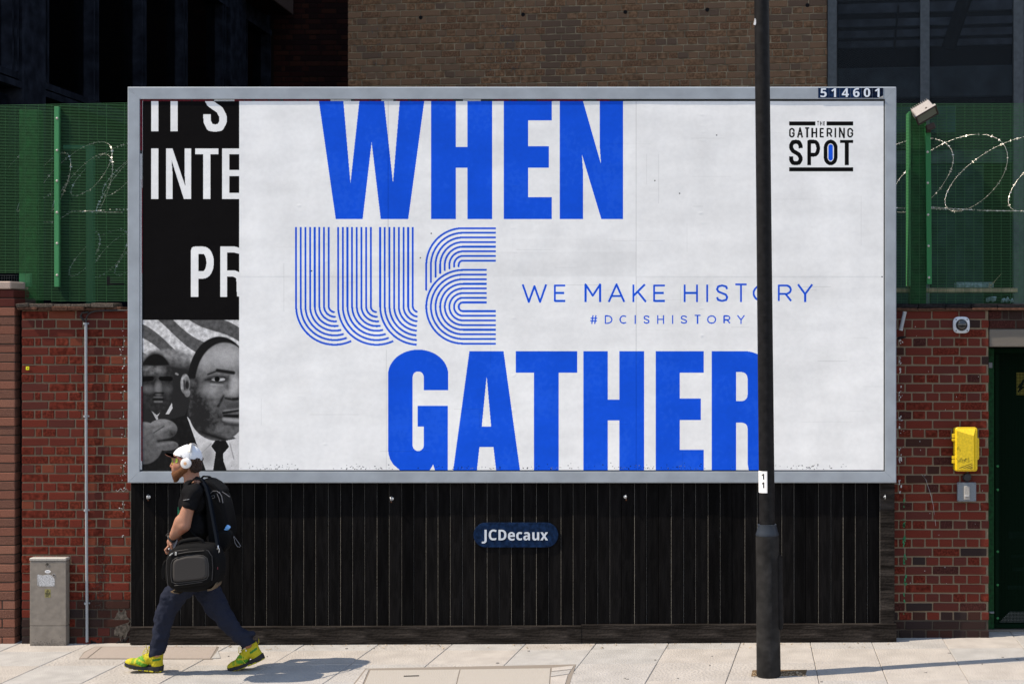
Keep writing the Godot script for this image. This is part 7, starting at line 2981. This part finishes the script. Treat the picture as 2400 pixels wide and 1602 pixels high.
	m = MB.new()
	m.tube([V(511, 1281, 0.325), V(507, 1255, 0.285), V(499, 1212, 0.235), V(491, 1168, 0.19), V(483, 1140, 0.145), V(472, 1123, 0.095), V(458, 1118, 0.065)], 0.0165, 10, true, 0.22)
	obj("strap", [m, M.strap_navy], b)
	m = MB.new()
	m.xbox(Transform3D(Basis(), V(509.5, 1331, 0.378)), Vector3(0.004, 0.018, 0.004))
	obj("red_tab", [m, M.frame_red], b)
	# backpack
	b = thing("backpack", "full black backpack with dangling straps on the walker's back", "backpack")
	b.transform = wframe()
	m = MB.new()
	m.pillow(vpoly([470, 1128, 480, 1129, 490, 1136, 503, 1149, 514, 1163, 521, 1184, 526, 1208, 531, 1232, 531, 1256, 526, 1278, 514, 1296, 500, 1301, 488, 1292, 482, 1240, 478, 1180, 471, 1146], 0.12), -0.165, 0.12, 0.06)
	obj("pack_body", [m, M.pack_black], b)
	m = MB.new()
	m.pillow(vpoly([503, 1246, 522, 1242, 536, 1246, 541, 1258, 536, 1279, 522, 1296, 506, 1297, 499, 1270], 0.158), 0.06, 0.158, 0.03)
	obj("side_pocket", [m, M.pack_black], b)
	m = MB.new()
	m.pillow(vpoly([472, 1124, 484, 1126, 498, 1134, 511, 1147, 517, 1157, 508, 1161, 493, 1153, 480, 1143, 472, 1133], 0.10), -0.14, 0.10, 0.03)
	obj("top_flap", [m, M.pack_black], b)
	for s in [1.0, -1.0]:
		m = MB.new()
		m.tube([V(483, 1136, 0.10) * Vector3(1, 1, s), V(468, 1123, 0.105) * Vector3(1, 1, s), V(454, 1122.5, 0.108) * Vector3(1, 1, s), V(443, 1133, 0.112) * Vector3(1, 1, s), V(431, 1155, 0.118) * Vector3(1, 1, s), V(424, 1185, 0.13) * Vector3(1, 1, s), V(436, 1235, 0.16) * Vector3(1, 1, s), V(478, 1275, 0.15) * Vector3(1, 1, s)], 0.024, 10, true, 0.28)
		obj("shoulder_strap", [m, M.pack_black], b)
	m = MB.new()
	var st := func(pts: Array, dz: float, r: float) -> void:
		var path := []
		for q in pts:
			path.append(V(q[0], q[1], dz))
		m.tube(path, r, 6, true, 0.4)
	st.call([[492, 1156], [499, 1150], [508, 1150], [514, 1156]], 0.125, 0.005)
	st.call([[494, 1162], [501, 1160], [503, 1166], [498, 1167]], 0.128, 0.0045)
	st.call([[513, 1152], [519, 1162], [522, 1178]], 0.125, 0.007)
	st.call([[520, 1152], [530, 1158], [538, 1164]], 0.118, 0.005)
	st.call([[508, 1156], [513, 1168], [515, 1176]], 0.126, 0.003)
	obj("buckle_strap", [m, M.strap_grey], b)
	m = MB.new()
	st.call([[505, 1170], [520, 1200], [532, 1232], [540, 1250]], 0.122, 0.004)
	st.call([[545, 1238], [553, 1252], [560, 1272], [563, 1300], [566.5, 1337]], 0.06, 0.006)
	st.call([[526, 1338], [532, 1350], [543, 1354], [537, 1360], [533, 1374]], 0.10, 0.008)
	st.call([[522, 1300], [526, 1322], [530, 1350]], 0.10, 0.006)
	obj("loose_strap", [m, M.pack_black], b)
	m = MB.new()
	var cord := []
	for q in [[547, 1256], [552, 1262], [560, 1273], [563.5, 1279], [561, 1281.5], [556, 1280.5], [550.5, 1272], [547, 1257]]:
		cord.append(V(q[0], q[1], 0.11))
	m.tube(cord, 0.0024, 6, false)
	obj("cord_loop", [m, M.strap_grey], b)
	# bottle in the backpack's pocket
	b = thing("water_bottle", "blue capped water bottle sticking out of the backpack's side pocket", "bottle")
	b.transform = wframe()
	var d := Vector3(0.62, 0.78, 0).normalized()
	var t := Transform3D(Basis(Vector3(d.y, -d.x, 0), d, Vector3.BACK), V(524.0, 1247.5, 0.118))
	m = MB.new()
	m.lathe([Vector2(0.0, -0.075), Vector2(0.022, -0.073), Vector2(0.025, -0.06), Vector2(0.025, -0.03), Vector2(0.022, -0.008), Vector2(0.013, 0.022), Vector2(0.0125, 0.038)], 20, t)
	obj("bottle_body", [m, M.bottle_blue], b)
	m = MB.new()
	m.lathe([Vector2(0.0155, 0.036), Vector2(0.0165, 0.040), Vector2(0.0165, 0.060), Vector2(0.014, 0.064), Vector2(0, 0.064)], 20, t)
	obj("bottle_cap", [m, M.bottle_blue], b)
	# phone held before the belly
	b = thing("phone", "pale slim phone held in the walker's hand above the shoulder bag", "phone")
	b.transform = wframe()
	m = MB.new()
	m.xbox(Transform3D(Basis(Vector3.BACK, -0.42) * Basis(Vector3.UP, 0.9), V(404.5, 1277, 0.10)), Vector3(0.010, 0.105, 0.06), 0.003)
	obj("case", [m, M.phone_pale], b)
